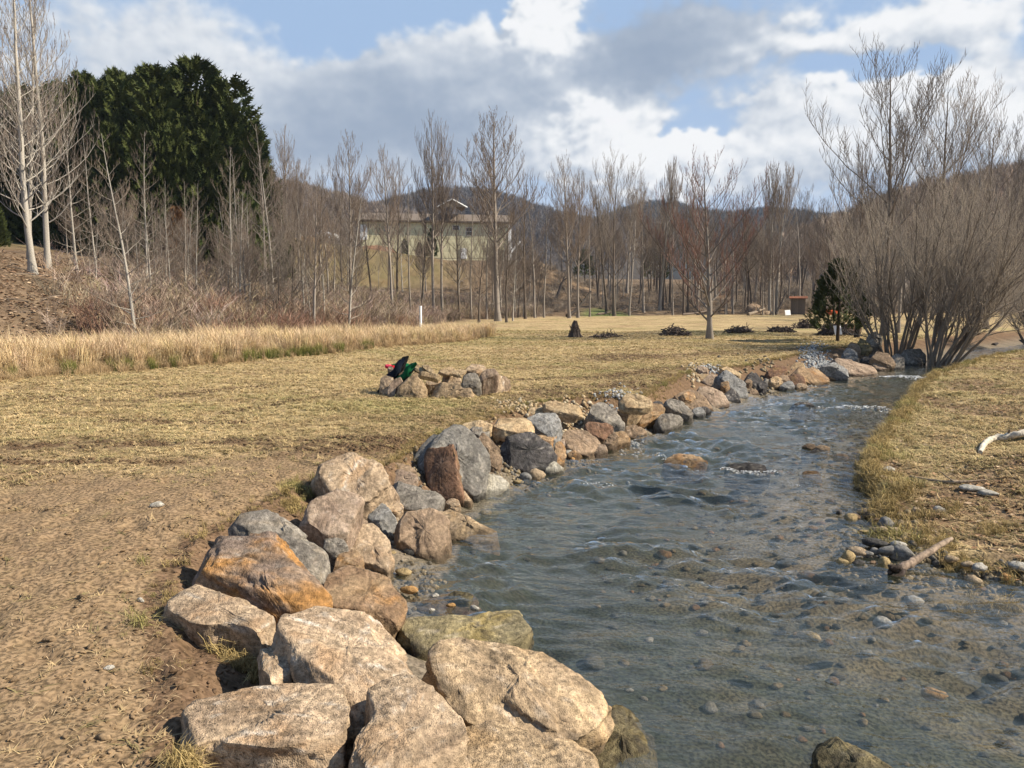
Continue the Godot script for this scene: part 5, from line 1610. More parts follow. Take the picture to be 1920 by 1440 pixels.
func build_field_things():
	# white marker post
	var at := on_level(789, 626, 0.0)
	at.y = ground_h(at.x, at.z)
	var hgt := height_to(789, 574, at)
	var t := thing("marker_post", "white plastic pipe standing upright at the end of the tall dry grass", "post", at)
	var b := Buf.new()
	b.tube(PackedVector3Array([Vector3(0, -0.2, 0), Vector3(0.0, hgt, 0)]), PackedFloat32Array([0.062, 0.062]), 16, Color.WHITE, Color.WHITE)
	part("pipe", b.mesh(), mats["white_paint"], t)
	var cp := Buf.new()
	cp.tube(PackedVector3Array([Vector3(0, hgt - 0.07, 0), Vector3(0, hgt + 0.01, 0)]), PackedFloat32Array([0.07, 0.07]), 16, Color.WHITE, Color.WHITE, true)
	part("cap", cp.mesh(), mats["white_paint"], t)
	# heaps of cut brush: [x, foot, half width px, top, how, label]
	var sticks := []
	for k in 6:
		rng.seed = 700 + k
		var s := Buf.new()
		var pts := PackedVector3Array()
		var rad := PackedFloat32Array()
		for q in 5:
			pts.append(Vector3(rr(-0.035, 0.035), q * 0.25, rr(-0.035, 0.035)))
			rad.append(0.026 - q * 0.0035)
		var c := Color(0.10, 0.078, 0.064) * rr(0.6, 1.6)
		s.tube(pts, rad, 6, c, c * 1.2, true)
		for q in 2:
			var f := pts[1 + q]
			s.tube(PackedVector3Array([f, f + Vector3(rr(-0.16, 0.16), 0.2, rr(-0.16, 0.16))]), PackedFloat32Array([0.013, 0.006]), 4, c, c)
		sticks.append(s.mesh())
	for k in [[1078, 632, 15, 604, 0, 46, "upright cone of stacked sticks, like a small tepee, on the field"], [1140, 633, 26, 625, 1, 16, "low scatter of sticks right of the stick tepee"], [1265, 630, 28, 613, 2, 60, "rounded dark brush heap left of the lone field tree"], [1386, 624, 24, 611, 2, 50, "small dark brush heap right of the lone field tree"], [1463, 623, 22, 611, 2, 46, "flat-topped dark brush heap, third from the lone tree's right"], [1510, 615, 26, 598, 3, 40, "brush heap with sticks crossing at its peak, farther back near the hut"], [1568, 627, 34, 598, 4, 80, "largest black brush heap with a white card on it, beside the young conifer"]]:
		rng.seed = int(k[0])
		var p := on_level(k[0], k[1], 0.0)
		p.y = ground_h(p.x, p.z)
		var d := -p.z
		var w: float = k[2] * d / F
		var hh: float = (k[1] - k[3]) * d / F
		var pile := thing("brush_heap", k[6], "brush heap", p, 0.0, "brush heaps on the field")
		for q in int(k[5] * 2.0):
			var m := part("stick", sticks[q % 6], mats["bark"], pile)
			var bas: Basis
			var l := rr(0.7, 1.1)
			if k[4] == 0:
				var a: float = TAU * q / k[5] + rr(-0.2, 0.2)
				var r := w * rr(0.55, 1.0)
				m.position = Vector3(cos(a) * r, 0, sin(a) * r)
				var dir := (Vector3(rr(-0.06, 0.06), hh * rr(0.85, 1.15), rr(-0.06, 0.06)) - m.position)
				bas = Basis(Quaternion(Vector3.UP, dir.normalized())) * Basis.from_scale(Vector3(1.0, dir.length(), 1.0))
			else:
				var f := sqrt(rr(0, 1))
				var a := rr(0, TAU)
				var top := hh * (1.0 - f * f) * rr(0.1, 0.9)
				var dir := Vector3(rr(-1, 1), rr(-0.10, 0.22 if k[4] < 3 else 0.7) * (0.3 if k[4] == 1 else 1.0), rr(-1, 1)).normalized()
				l *= 0.72 if k[4] != 4 else 1.1
				m.position = Vector3(cos(a) * f * w * 0.85, top + 0.04, sin(a) * f * w * 0.7) - dir * l * 0.5
				m.position.y = maxf(m.position.y, 0.02)
				bas = Basis(Quaternion(Vector3.UP, dir)) * Basis.from_scale(Vector3(1.2, l * 0.85, 1.2))
			m.transform.basis = bas
	var card := Buf.new()
	card.box(Transform3D.IDENTITY, Vector3(0.34, 0.42, 0.02), Color(0.8, 0.82, 0.85), 0.004)
	var cpos := on_level(1561, 618, 0.35)
	var co := lone("white_card", card.mesh(), mats["white_paint"], cpos + Vector3(0, 0, 0.55))
	co.rotation = Vector3(-0.3, 0.1, 0.1)
	tag(co, "small white card leaning on the front of the largest brush heap", "card")
	# sawn rounds beside the largest heap
	for k in [[1592, 626, 0.22, "sawn log round with pale end, left one beside the largest brush heap"], [1603, 626, 0.26, "sawn log round, right one beside the largest brush heap"]]:
		var p := on_level(k[0], k[1], 0.0)
		p.y = ground_h(p.x, p.z)
		var lb := Buf.new()
		lb.tube(PackedVector3Array([Vector3(-0.1, k[2], -0.4), Vector3(0, k[2], 0.2)]), PackedFloat32Array([k[2], k[2]]), 12, Color(0.12, 0.09, 0.07), Color(0.34, 0.22, 0.13), true)
		tag(lone("log_round", lb.mesh(), mats["bark"], p), k[3], "log", "sawn rounds by the brush heap")
	# the little hut
	var hp := along(1497, 84.0)
	var hut := thing("wooden_hut", "tiny weathered grey wooden hut with a rusty roof at the wood's edge", "hut", hp, -0.35)
	for k in 8:
		slab(hut, "board", mats["wood"], Vector3(-0.63 + k * 0.18, 0.85, 0.6), Vector3(0.165, 1.75, 0.03), Color(0.20, 0.17, 0.14) * (0.85 + 0.08 * (k % 4)), 0.004)
		slab(hut, "board", mats["wood"], Vector3(0.72, 0.85, 0.55 - k * 0.16), Vector3(0.03, 1.75, 0.15), Color(0.26, 0.17, 0.11) * (0.85 + 0.07 * (k % 3)), 0.004)
		slab(hut, "board", mats["wood"], Vector3(-0.74, 0.85, 0.55 - k * 0.16), Vector3(0.03, 1.75, 0.15), Color(0.20, 0.17, 0.14) * (0.85 + 0.07 * (k % 3)), 0.004)
	slab(hut, "roof", mats["wood"], Vector3(0, 1.83, 0), Vector3(1.9, 0.07, 1.7), Color(0.26, 0.11, 0.065), 0.01, Basis(Vector3.RIGHT, 0.12))
	slab(hut, "back_wall", mats["wood"], Vector3(0, 0.85, -0.72), Vector3(1.45, 1.75, 0.04), Color(0.16, 0.13, 0.11), 0.004)
	var bp := along(1478, 81.0)
	var bo := Buf.new()
	bo.box(Transform3D.IDENTITY, Vector3(0.62, 0.55, 0.04), Color(0.75, 0.74, 0.68), 0.005)
	var board := lone("white_board", bo.mesh(), mats["white_paint"], bp + Vector3(0, 0.27, 0))
	board.rotation = Vector3(-0.25, 0.2, 0.05)
	tag(board, "square white board leaning by the wooden hut", "board")
	var rt := Buf.new()
	rt.box(Transform3D.IDENTITY, Vector3(1.0, 0.5, 0.7), Color(0.55, 0.10, 0.035), 0.08)
	tag(lone("orange_tub", rt.mesh(), mats["cloth"], along(1560, 80.0) + Vector3(0, 0.3, 0)), "orange-red tub half seen behind the young conifer", "tub")
	# fallen and leaning timber at the wood's edge: [x0,y0,x1,y1, distance, thickness, colour, label]
	for k in [[1400, 588, 1440, 578, 82.0, 0.22, Color(0.30, 0.24, 0.18), "pale fallen log beside the big forest rock"], [1452, 586, 1482, 545, 83.0, 0.13, Color(0.06, 0.05, 0.045), "dark pole leaning left of the wooden hut"], [1042, 556, 1058, 518, 92.0, 0.2, Color(0.05, 0.042, 0.04), "black leaning snag on the cut slope"],
			[1062, 590, 1110, 545, 72.0, 0.2, Color(0.09, 0.075, 0.062), "crooked trunk bending to the right above the stick tepee"], [0, 566, 36, 571, 30.0, 0.12, Color(0.06, 0.05, 0.045), "dark fallen log on the leafy bank at the left edge"], [160, 575, 232, 552, 30.0, 0.07, Color(0.12, 0.10, 0.085), "curved fallen branch on the bank left of the slender sycamore"], [1120, 582, 1180, 577, 80.0, 0.12, Color(0.22, 0.17, 0.13), "grey fallen pole at the wood's foot above the green patch"], [1280, 583, 1345, 579, 80.0, 0.12, Color(0.24, 0.19, 0.15), "grey fallen pole behind the lone field tree"], [960, 598, 1030, 586, 74.0, 0.10, Color(0.25, 0.2, 0.16), "pale fallen pole at the wood's foot left of the crooked trunk"]]:
		var a := Vector3((k[0] - 960.0) / F * k[4], EYE + (560.0 - k[1]) / F * k[4], -k[4])
		var e := Vector3((k[2] - 960.0) / F * k[4], EYE + (560.0 - k[3]) / F * k[4], -k[4] - 1.5)
		a.y = minf(a.y, ground_h(a.x, a.z) + 0.1)
		var lb := Buf.new()
		rng.seed = int(k[0]) + 5
		var pts := PackedVector3Array()
		var rad := PackedFloat32Array()
		for q in 7:
			var f := q / 6.0
			pts.append((a.lerp(e, f) - a) + Vector3(rr(-1, 1), -sin(f * PI) * a.distance_to(e) * (0.10 if k[7].contains("crooked") or k[7].contains("curved") else 0.02), rr(-1, 1)) * Vector3(0.06, 1, 0.06))
			rad.append(k[5] * (1.0 - f * 0.6))
		lb.tube(pts, rad, 8, k[6], k[6] * 1.25, true)
		for q in 3:
			var f2 := pts[3 + q]
			lb.tube(PackedVector3Array([f2, f2 + Vector3(rr(-0.8, 0.8), rr(0.2, 1.0), rr(-0.6, 0.6))]), PackedFloat32Array([k[5] * 0.4, k[5] * 0.1]), 5, k[6], k[6])
		tag(lone("fallen_log", lb.mesh(), mats["bark"], a), k[7], "log")
	# forest rocks and stumps at the foot of the woods
	boulder("boulder", "big pale rock lying in the debris at the foot of the woods", "rocks at the wood's foot", [1396, 580, 1402, 571, 1416, 568, 1428, 573, 1434, 581, 1418, 584], 0.3, 60, 10, 0.12, 0.8, "brown", 40, false)
	boulder("boulder", "smaller pale rock right of the big rock at the wood's foot", "rocks at the wood's foot", [1424, 587, 1432, 582, 1446, 583, 1454, 589, 1440, 592], -0.1, 60, 10, 0.12, 0.6, "tan", 32, false)


# ---------------------------------------------------------------- right bank
func bent_stick(pts: PackedVector3Array, rad: PackedFloat32Array, c0: Color, c1: Color, seed_: int) -> Buf:
	rng.seed = seed_
	var b := Buf.new()
	var fine := PackedVector3Array()
	var fr := PackedFloat32Array()
	for k in pts.size() - 1:
		for q in 5:
			var f := q / 5.0
			var p := pts[k].cubic_interpolate(pts[k + 1], pts[maxi(k - 1, 0)], pts[mini(k + 2, pts.size() - 1)], f)
			fine.append(p + Vector3(rr(-1, 1), rr(-1, 1), rr(-1, 1)) * rad[k] * 0.15)
			fr.append(lerpf(rad[k], rad[k + 1], f) * rr(0.88, 1.12))
	fine.append(pts[pts.size() - 1])
	fr.append(rad[pts.size() - 1])
	b.tube(fine, fr, 10, c0, c1, true)
	for k in b.c.size():
		b.c[k] *= 1.0 + 0.5 * n_b.get_noise_3dv(b.v[k] * Vector3(9, 30, 9))
	return b


func bank_points(px: Array, lift: Array) -> PackedVector3Array:
	var out := PackedVector3Array()
	for k in range(0, px.size(), 2):
		var p := on_level(px[k], px[k + 1], WATER + 0.25)
		p.y = ground_h(p.x, p.z)
		p = on_level(px[k], px[k + 1], p.y + lift[k / 2])
		out.append(p)
	return out


func build_right_bank():
	var pts := bank_points([1838, 848, 1846, 832, 1862, 822, 1890, 818, 1925, 811, 1990, 796], [0.04, 0.05, 0.07, 0.08, 0.10, 0.12])
	var at := pts[0]
	var loc := PackedVector3Array()
	for p in pts:
		loc.append(p - at)
	var t := thing("fallen_branch", "pale bark-stripped branch lying on the right bank at the frame edge", "branch", at)
	part("stem", bent_stick(loc, PackedFloat32Array([0.030, 0.040, 0.045, 0.048, 0.052, 0.06]), Color(0.62, 0.55, 0.43), Color(0.60, 0.53, 0.42), 41).mesh(), mats["wood"], t)
	part("twig_stub", bent_stick(PackedVector3Array([loc[3], loc[3] + Vector3(0.0, 0.10, 0.02)]), PackedFloat32Array([0.022, 0.012]), Color(0.12, 0.09, 0.07), Color(0.2, 0.16, 0.12), 42).mesh(), mats["wood"], t)
	pts = bank_points([1706, 893, 1740, 899, 1790, 904, 1850, 900], [0.03, 0.03, 0.03, 0.03])
	loc = PackedVector3Array()
	for p in pts:
		loc.append(p - pts[0])
	t = thing("fallen_branch", "long thin straight stick lying in the dead leaves of the right bank", "branch", pts[0])
	part("stem", bent_stick(loc, PackedFloat32Array([0.013, 0.016, 0.018, 0.008]), Color(0.40, 0.31, 0.21), Color(0.30, 0.22, 0.15), 43).mesh(), mats["wood"], t)
	part("twig_stub", bent_stick(PackedVector3Array([loc[2], loc[2] + Vector3(-0.12, 0.10, -0.10)]), PackedFloat32Array([0.010, 0.006]), Color(0.35, 0.27, 0.18), Color(0.35, 0.27, 0.18), 44).mesh(), mats["wood"], t)
	# driftwood
	pts = PackedVector3Array([on_level(1690, 1066, WATER + 0.03), on_level(1712, 1052, WATER + 0.07), on_level(1740, 1036, WATER + 0.11), on_level(1764, 1021, WATER + 0.14), on_level(1784, 1010, WATER + 0.16)])
	loc = PackedVector3Array()
	for p in pts:
		loc.append(p - pts[0])
	t = thing("driftwood", "grey-brown driftwood log with a dark broken root end at the water's edge", "driftwood", pts[0])
	part("stem", bent_stick(loc, PackedFloat32Array([0.040, 0.034, 0.028, 0.024, 0.018]), Color(0.30, 0.22, 0.16), Color(0.34, 0.26, 0.19), 45).mesh(), mats["wood"], t)
	for k in 6:
		rng.seed = 60 + k
		part("root", bent_stick(PackedVector3Array([Vector3(rr(-0.02, 0.02), rr(-0.02, 0.02), 0), Vector3(rr(-0.12, -0.04), rr(-0.06, 0.06), rr(-0.02, 0.1)), Vector3(rr(-0.16, -0.08), rr(-0.05, 0.06), rr(0.0, 0.12))]), PackedFloat32Array([0.03, 0.022, 0.008]), Color(0.045, 0.035, 0.03), Color(0.06, 0.045, 0.035), 70 + k).mesh(), mats["wood"], t)
	# a fallen log on the far right bank
	pts = bank_points([1862, 648, 1890, 645, 1920, 643, 1980, 640], [0.2, 0.2, 0.2, 0.2])
	loc = PackedVector3Array()
	for p in pts:
		loc.append(p - pts[0])
	tag(lone("fallen_log", bent_stick(loc, PackedFloat32Array([0.12, 0.17, 0.18, 0.2]), Color(0.05, 0.042, 0.037), Color(0.06, 0.05, 0.045), 46).mesh(), mats["bark"], pts[0]), "dark fallen log on the far bank at the right frame edge", "log")
	# stick stuck in the riffle
	pts = PackedVector3Array([on_level(1562, 857, WATER - 0.03), on_level(1564, 848, WATER + 0.06)])


# ---------------------------------------------------------------- trees
var leaf_buf: Buf
var wood_buf: Buf


func limb(level: int, start: Vector3, dir: Vector3, length: float, radius: float, P: Dictionary):
	var steps: int = P.steps[level]
	var pts := PackedVector3Array([start])
	var rad := PackedFloat32Array([radius])
	var d := dir
	var p := start
	var tip: float = P.tip[level]
	for k in steps:
		var f := float(k + 1) / steps
		d = (d + Vector3(rr(-1, 1), rr(-1, 1), rr(-1, 1)) * P.wiggle[level] + Vector3.UP * P.lift[level] / steps).normalized()
		p += d * length / steps
		pts.append(p)
		rad.append(lerpf(radius, radius * tip, f))
	var b := wood_buf if level <= P.wood else leaf_buf
	var sides: int = P.sides[level]
	var c0: Color = P.cols[level]
	var c1: Color = P.cols[level + 1]
	b.tube(pts, rad, sides, c0, c1)
	if level + 1 >= P.count.size() + 1 or level >= P.count.size():
		return
	var n: int = P.count[level]
	if level > 0:
		n = maxi(1, int(round(n * clampf(length / P.ref[level], 0.35, 1.6))))
	var a := rr(0, TAU)
	for k in n:
		var f: float = lerpf(P.from[level], 0.99, (k + rr(0.0, 0.9)) / n)
		var at := f * steps
		var i := mini(int(at), steps - 1)
		var q := pts[i].lerp(pts[i + 1], at - i)
		var along_ := (pts[i + 1] - pts[i]).normalized()
		a += 2.4 + rr(-0.6, 0.6)
		var side := along_.cross(Vector3(0.31, 0.2, 0.93)).normalized().rotated(along_, a)
		if level > 0 and side.y < 0.0 and P.up_only:
			side = -side
		var ang: float = deg_to_rad(P.angle[level] + rr(-9, 9)) * (1.15 - 0.45 * f)
		var nd := along_ * cos(ang) + side * sin(ang)
		var ln: float
		if level == 0:
			var g: float = (f - P.from[0]) / (1.0 - P.from[0])
			ln = length * P.reach * (pow(1.0 - g, P.taper) * 0.92 + 0.10) * rr(0.75, 1.15) * smoothstep(-0.30, 0.22, g)
		else:
			ln = length * P.len[level] * (1.05 - 0.55 * f) * rr(0.7, 1.2)
		var r := minf(lerpf(rad[i], rad[i + 1], at - i) * P.thin[level], ln * 0.03 + 0.003)
		limb(level + 1, q, nd, ln, maxf(r, P.least), P)


func kind_of_tree(k: String) -> Dictionary:
	var pale := Color(0.46, 0.42, 0.36)
	var grey := Color(0.36, 0.315, 0.265)
	var dark := Color(0.175, 0.142, 0.112)
	var twig := Color(0.235, 0.180, 0.140)
	var P := {"steps": [12, 6, 4, 2], "wiggle": [0.035, 0.09, 0.12, 0.15], "lift": [0.12, 0.62, 0.40, 0.3], "tip": [0.10, 0.18, 0.25, 0.35], "sides": [9, 5, 3, 3], "count": [36, 11, 8], "from": [0.34, 0.22, 0.25], "angle": [56, 44, 40], "len": [0.0, 0.42, 0.45], "ref": [1.0, 0.22, 0.09],
		"thin": [0.42, 0.55, 0.6], "reach": 0.37, "taper": 0.75, "least": 0.0009, "wood": 0, "up_only": true, "cols": [grey, grey.lerp(twig, 0.4), grey.lerp(twig, 0.7), twig, twig], "radius": 0.0135, "lean": 0.05}
	match k:
		"poplar":
			pass
		"sycamore":
			P.merge({"cols": [pale, pale * 1.02, pale * 0.9, Color(0.30, 0.245, 0.20), Color(0.27, 0.21, 0.17)], "count": [60, 9, 5], "thin": [0.26, 0.5, 0.6], "from": [0.16, 0.2, 0.25], "angle": [62, 40, 36], "lift": [0.1, 0.8, 0.7, 0.5], "reach": 0.27, "taper": 0.62, "radius": 0.0105, "least": 0.0008}, true)
		"slender":
			P.merge({"cols": [pale * 0.95, pale * 0.85, Color(0.29, 0.24, 0.19), Color(0.24, 0.19, 0.15), Color(0.22, 0.17, 0.14)], "thin": [0.32, 0.5, 0.6], "count": [32, 9, 6], "from": [0.14, 0.25, 0.3], "angle": [70, 42, 40], "lift": [0.1, 0.45, 0.5, 0.4], "reach": 0.30, "taper": 0.75, "radius": 0.0095, "wiggle": [0.03, 0.10, 0.14, 0.15]}, true)
		"pole":
			P.merge({"cols": [grey, grey, grey.lerp(twig, 0.5), twig, twig], "count": [19, 7, 5], "from": [0.40, 0.25, 0.25], "angle": [56, 46, 40], "reach": 0.25, "radius": 0.0085, "wiggle": [0.05, 0.10, 0.14, 0.15]}, true)
		"dark":
			P.merge({"cols": [dark, dark, dark, twig * 0.9, twig * 0.9], "count": [22, 8, 6], "from": [0.30, 0.25, 0.25], "angle": [56, 44, 40], "lift": [0.05, 0.45, 0.4, 0.3], "reach": 0.36, "taper": 0.6, "wiggle": [0.07, 0.16, 0.2, 0.2], "radius": 0.0125}, true)
		"maple":   # many-stemmed vase, reddish twigs
			var red := Color(0.24, 0.125, 0.095)
			P.merge({"cols": [grey * 0.85, grey * 0.75, Color(0.16, 0.115, 0.09), red, red * 1.1], "steps": [8, 8, 5, 3], "count": [30, 12, 8], "from": [0.13, 0.2, 0.2], "angle": [46, 32, 34], "lift": [0.1, 0.65, 0.5, 0.4], "reach": 0.62, "taper": 0.55, "radius": 0.0145, "len": [0.0, 0.36, 0.42], "ref": [1.0, 0.4, 0.14]}, true)
		"broom":   # dense narrow upswept top on tall bare trunk
			P.merge({"cols": [pale * 0.8, pale * 0.7, grey, twig, twig], "count": [36, 11, 7], "from": [0.46, 0.2, 0.2], "angle": [38, 28, 28], "lift": [0.1, 0.9, 0.6, 0.4], "reach": 0.34, "taper": 0.7, "radius": 0.0125}, true)
		"oak":     # open crown of long rising limbs
			P.merge({"cols": [dark * 1.2, dark * 1.3, dark * 1.5, Color(0.29, 0.245, 0.20), Color(0.30, 0.25, 0.205)], "steps": [10, 9, 6, 3], "thin": [0.34, 0.5, 0.55], "count": [26, 12, 10], "from": [0.2, 0.25, 0.2], "angle": [50, 42, 40], "lift": [0.1, 0.7, 0.4, 0.3], "reach": 0.60, "taper": 0.62, "wiggle": [0.05, 0.12, 0.17, 0.18], "radius": 0.014, "len": [0.0, 0.42, 0.46], "ref": [1.0, 0.38, 0.16]}, true)
	return P


func tree_meshes(kind: String, seed_: int) -> Array:   # one metre high: [trunk mesh, crown mesh]
	rng.seed = seed_
	wood_buf = Buf.new()
	leaf_buf = Buf.new()
	var P := kind_of_tree(kind)
	var lean := Vector3(rr(-1, 1) * P.lean, 1, rr(-1, 1) * P.lean).normalized()
	limb(0, Vector3(0, -0.02, 0), lean, 1.0, P.radius, P)
	# a flare at the foot and blotches on the bark
	for k in wood_buf.v.size():
		var y := wood_buf.v[k].y
		if y < 0.06:
			wood_buf.v[k] += wood_buf.n[k] * P.radius * 0.7 * pow(1.0 - clampf(y / 0.06, 0.0, 1.0), 2.0)
		wood_buf.c[k] *= 1.0 + 0.5 * n_b.get_noise_3d(wood_buf.v[k].x * 60, y * 40, wood_buf.v[k].z * 60)
	return [wood_buf.mesh(), leaf_buf.mesh()]


var tree_kit := {}


func tree(kind: String, variant: int, px: float, dist: float, top: float, label: String, group: String, wide := 1.0, turn := -1.0) -> Node3D:
	var key := "%s%d" % [kind, variant]
	if not tree_kit.has(key):
		tree_kit[key] = tree_meshes(kind, 1000 + variant * 31 + hash(kind) % 500)
	var at := along(px, dist)
	var h := height_to(px, top, at)
	at.y -= 0.1
	var t := thing("bare_tree", label, "tree", at, turn if turn >= 0.0 else fmod(px * 1.7 + dist, TAU), group)
	t.scale = Vector3(h * wide, h, h * wide)
	part("trunk", tree_kit[key][0], mats["bark"], t)
	part("crown", tree_kit[key][1], mats["bark"], t)
	return t


func build_trees():
	# [kind, variant, pixel x of the foot, distance, pixel y of the top, width, label]
	for k in [
		["sycamore", 0, 66, 30.5, -150, 1.0, "tall pale sycamore with the thickest white trunk on the leafy bank at the left"],
		["sycamore", 1, 93, 34.0, -130, 0.9, "tall pale sycamore just right of the thickest white trunk"],
		["sycamore", 2, 60, 36.0, -90, 0.8, "slimmer pale trunk hidden behind the thickest white trunk"],
		["sycamore", 1, -60, 30.0, -140, 1.0, "pale tree outside the left edge whose branches reach into the picture"],
		["slender", 0, 252, 24.5, 232, 0.95, "slender white-stemmed sycamore rising from the tall grass with low spreading branches"],
		["slender", 1, 148, 37.0, 190, 0.9, "thin pale tree between the tall sycamores and the dark evergreen"],
		["slender", 2, 183, 38.5, 250, 0.9, "thin pale tree before the left part of the dark evergreen"],
		["slender", 1, 276, 35.5, 235, 0.8, "straight thin tree rising behind the slender white sycamore"],
		["slender", 2, 312, 36.0, 330, 0.9, "short grey sapling beside the rusty cedar"],
		["slender", 0, 350, 37.0, 380, 0.9, "low thin sapling in front of the rusty cedar"],
		["slender", 1, 434, 37.5, 265, 0.8, "thin white stem on the right of the rusty cedar"],
		["slender", 2, 452, 41.0, 280, 0.8, "second thin stem right behind the one beside the rusty cedar"],
		["slender", 0, 513, 40.5, 225, 0.75, "white-barked leaning stem at the right edge of the evergreen"],
		["pole", 1, 497, 42.0, 265, 0.9, "grey pole-like tree left of the white-barked leaning stem"],
		["poplar", 2, 536, 46.0, 235, 0.7, "tall thin tree with two straight stems right of the evergreen, left stem"],
		["poplar", 1, 562, 47.5, 290, 0.7, "tall thin tree right of the two straight stems"],
		["dark", 1, 601, 47.0, 320, 0.8, "dark slim tree just left of the parked car"],
		["pole", 0, 616, 46.0, 300, 0.9, "grey pole-like tree under the parked car, left of a white stem"],
		["poplar", 0, 659, 46.0, 245, 0.75, "pale-trunked tree standing just left of the house's white door"],
		["pole", 2, 626, 48.5, 345, 1.0, "thin leaning pole between the car and the house"],
		["dark", 0, 697, 58.0, 330, 0.7, "dark crooked tree in front of the house's left end"],
		["poplar", 1, 736, 54.0, 268, 0.72, "first of two straight trees before the left half of the house"],
		["dark", 2, 745, 60.0, 290, 0.7, "dark tree right behind the two straight trees before the house"],
		["pole", 1, 770, 52.0, 330, 0.9, "thin white-footed tree left of the white marker post"],
		["dark", 1, 790, 61.0, 345, 0.7, "twisted dark tree above the white marker post"],
		["poplar", 2, 813, 58.0, 212, 0.62, "left of the pair of tall white trunks before the house gable"],
		["poplar", 0, 829, 59.0, 225, 0.6, "right of the pair of tall white trunks before the house gable"],
		["dark", 0, 862, 62.0, 360, 0.7, "short dark spreading tree before the house's lower white door"],
		["pole", 2, 884, 64.0, 330, 0.9, "thin pole tree just left of the largest poplar"],
		["poplar", 3, 934, 60.0, 200, 1.05, "largest tulip poplar with a broad upswept crown in front of the house's right end"],
		["dark", 2, 950, 57.5, 370, 0.8, "dark leaning tree at the right side of the largest poplar's foot"],
		["pole", 0, 912, 66.0, 300, 0.8, "thin pole tree half behind the largest poplar"],
		["dark", 1, 985, 66.0, 318, 0.7, "dark upright tree right of the house, first of a loose row"],
		["pole", 1, 1003, 68.0, 335, 0.9, "slim dark pole, second of the loose row right of the house"],
		["pole", 2, 1020, 70.0, 350, 0.9, "slim dark pole, third of the loose row right of the house"],
		["poplar", 1, 1068, 69.0, 290, 0.75, "tall forked tree above the stick tepee, left trunk"],
		["poplar", 0, 1084, 71.0, 318, 0.7, "tall tree above the stick tepee, right trunk"],
		["pole", 0, 1106, 74.0, 350, 0.8, "thin pale tree behind the crooked bending trunk"],
		["oak", 0, 1152, 79.0, 310, 0.8, "broad-crowned tree in the middle of the field woods"],
		["dark", 0, 1138, 82.0, 345, 0.8, "dark thick trunk left of the broad-crowned woods tree"],
		["pole", 1, 1180, 80.0, 345, 0.9, "thin pale pole right of the broad-crowned woods tree"],
		["poplar", 2, 1207, 84.0, 330, 0.7, "straight tree in the woods under the round mountain's left slope"],
		["broom", 0, 1237, 86.0, 302, 0.8, "tall pale broom-topped tree in front of the round mountain"],
		["pole", 2, 1262, 82.0, 365, 0.9, "thin tree left of the lone field maple in the woods behind"],
		["dark", 2, 1290, 85.0, 340, 0.8, "dark tree in the woods just left behind the lone field maple"],
		["maple", 0, 1333, 33.0, 318, 1.25, "lone young maple with reddish twigs standing on the field"],
		["pole", 0, 1375, 86.0, 365, 1.0, "thin tree in the woods right behind the lone field maple"],
		["dark", 1, 1410, 90.0, 350, 0.9, "dark tree in the woods left of the pale twin trunks"],
		["broom", 1, 1444, 85.0, 312, 0.85, "left of the pale twin trunks with dense broom tops near the hut"],
		["broom", 0, 1456, 86.0, 305, 0.85, "right of the pale twin trunks with dense broom tops near the hut"],
		["pole", 1, 1500, 90.0, 345, 0.9, "thin tree behind the wooden hut"],
		["dark", 0, 1522, 92.0, 360, 0.9, "dark tree in the woods right of the wooden hut"],
		["oak", 3, 1662, 36.0, 108, 0.95, "tall open-crowned tree rising behind the left willow, highest on the right side"],
		["oak", 1, 1768, 37.0, 160, 0.85, "dark forked tree rising behind the right willow"],
		["oak", 2, 1852, 44.0, 245, 1.1, "dark round-crowned tree at the far right behind the willows"],
		["poplar", 1, 1610, 40.0, 265, 0.7, "slim tree left of the tall open-crowned tree"],
		["oak", 0, 1930, 48.0, 270, 0.8, "dark tree cut by the right frame edge behind the willows"],
		["pole", 0, 1688, 39.0, 190, 0.8, "slim straight trunk close beside the tall open-crowned tree"],
	]:
		tree(k[0], k[1], k[2], k[3], k[4], k[6], "bare trees around the field", k[5])
	# the many thin trees of the woods behind, told apart only by where they stand
	rng.seed = 2024
	var kinds := ["pole", "dark", "slender", "poplar", "oak", "dark"]
	var spots := []
	for k in 105:   # left thicket
		spots.append([rr(120, 660), rr(32, 58), rr(330, 500), "thin bare sapling in the dense thicket below the dark evergreen", "saplings in the left thicket", 0])
	for k in 26:   # before the house
		spots.append([rr(640, 1010), rr(56, 96), rr(390, 470), "thin bare tree among the many between the tall grass and the house", "thin trees before the house", 1])
	for k in 68:   # behind the field
		spots.append([rr(1010, 1560), rr(80, 116), rr(345, 452), "thin bare trunk among the many in the woods behind the brush heaps", "thin trees in the woods behind the field", 2])
	for k in 26:
		spots.append([rr(1560, 1960), rr(62, 110), rr(330, 420), "bare tree of the dim woods seen through the willows", "trees behind the willows", 3])
	var rows := []
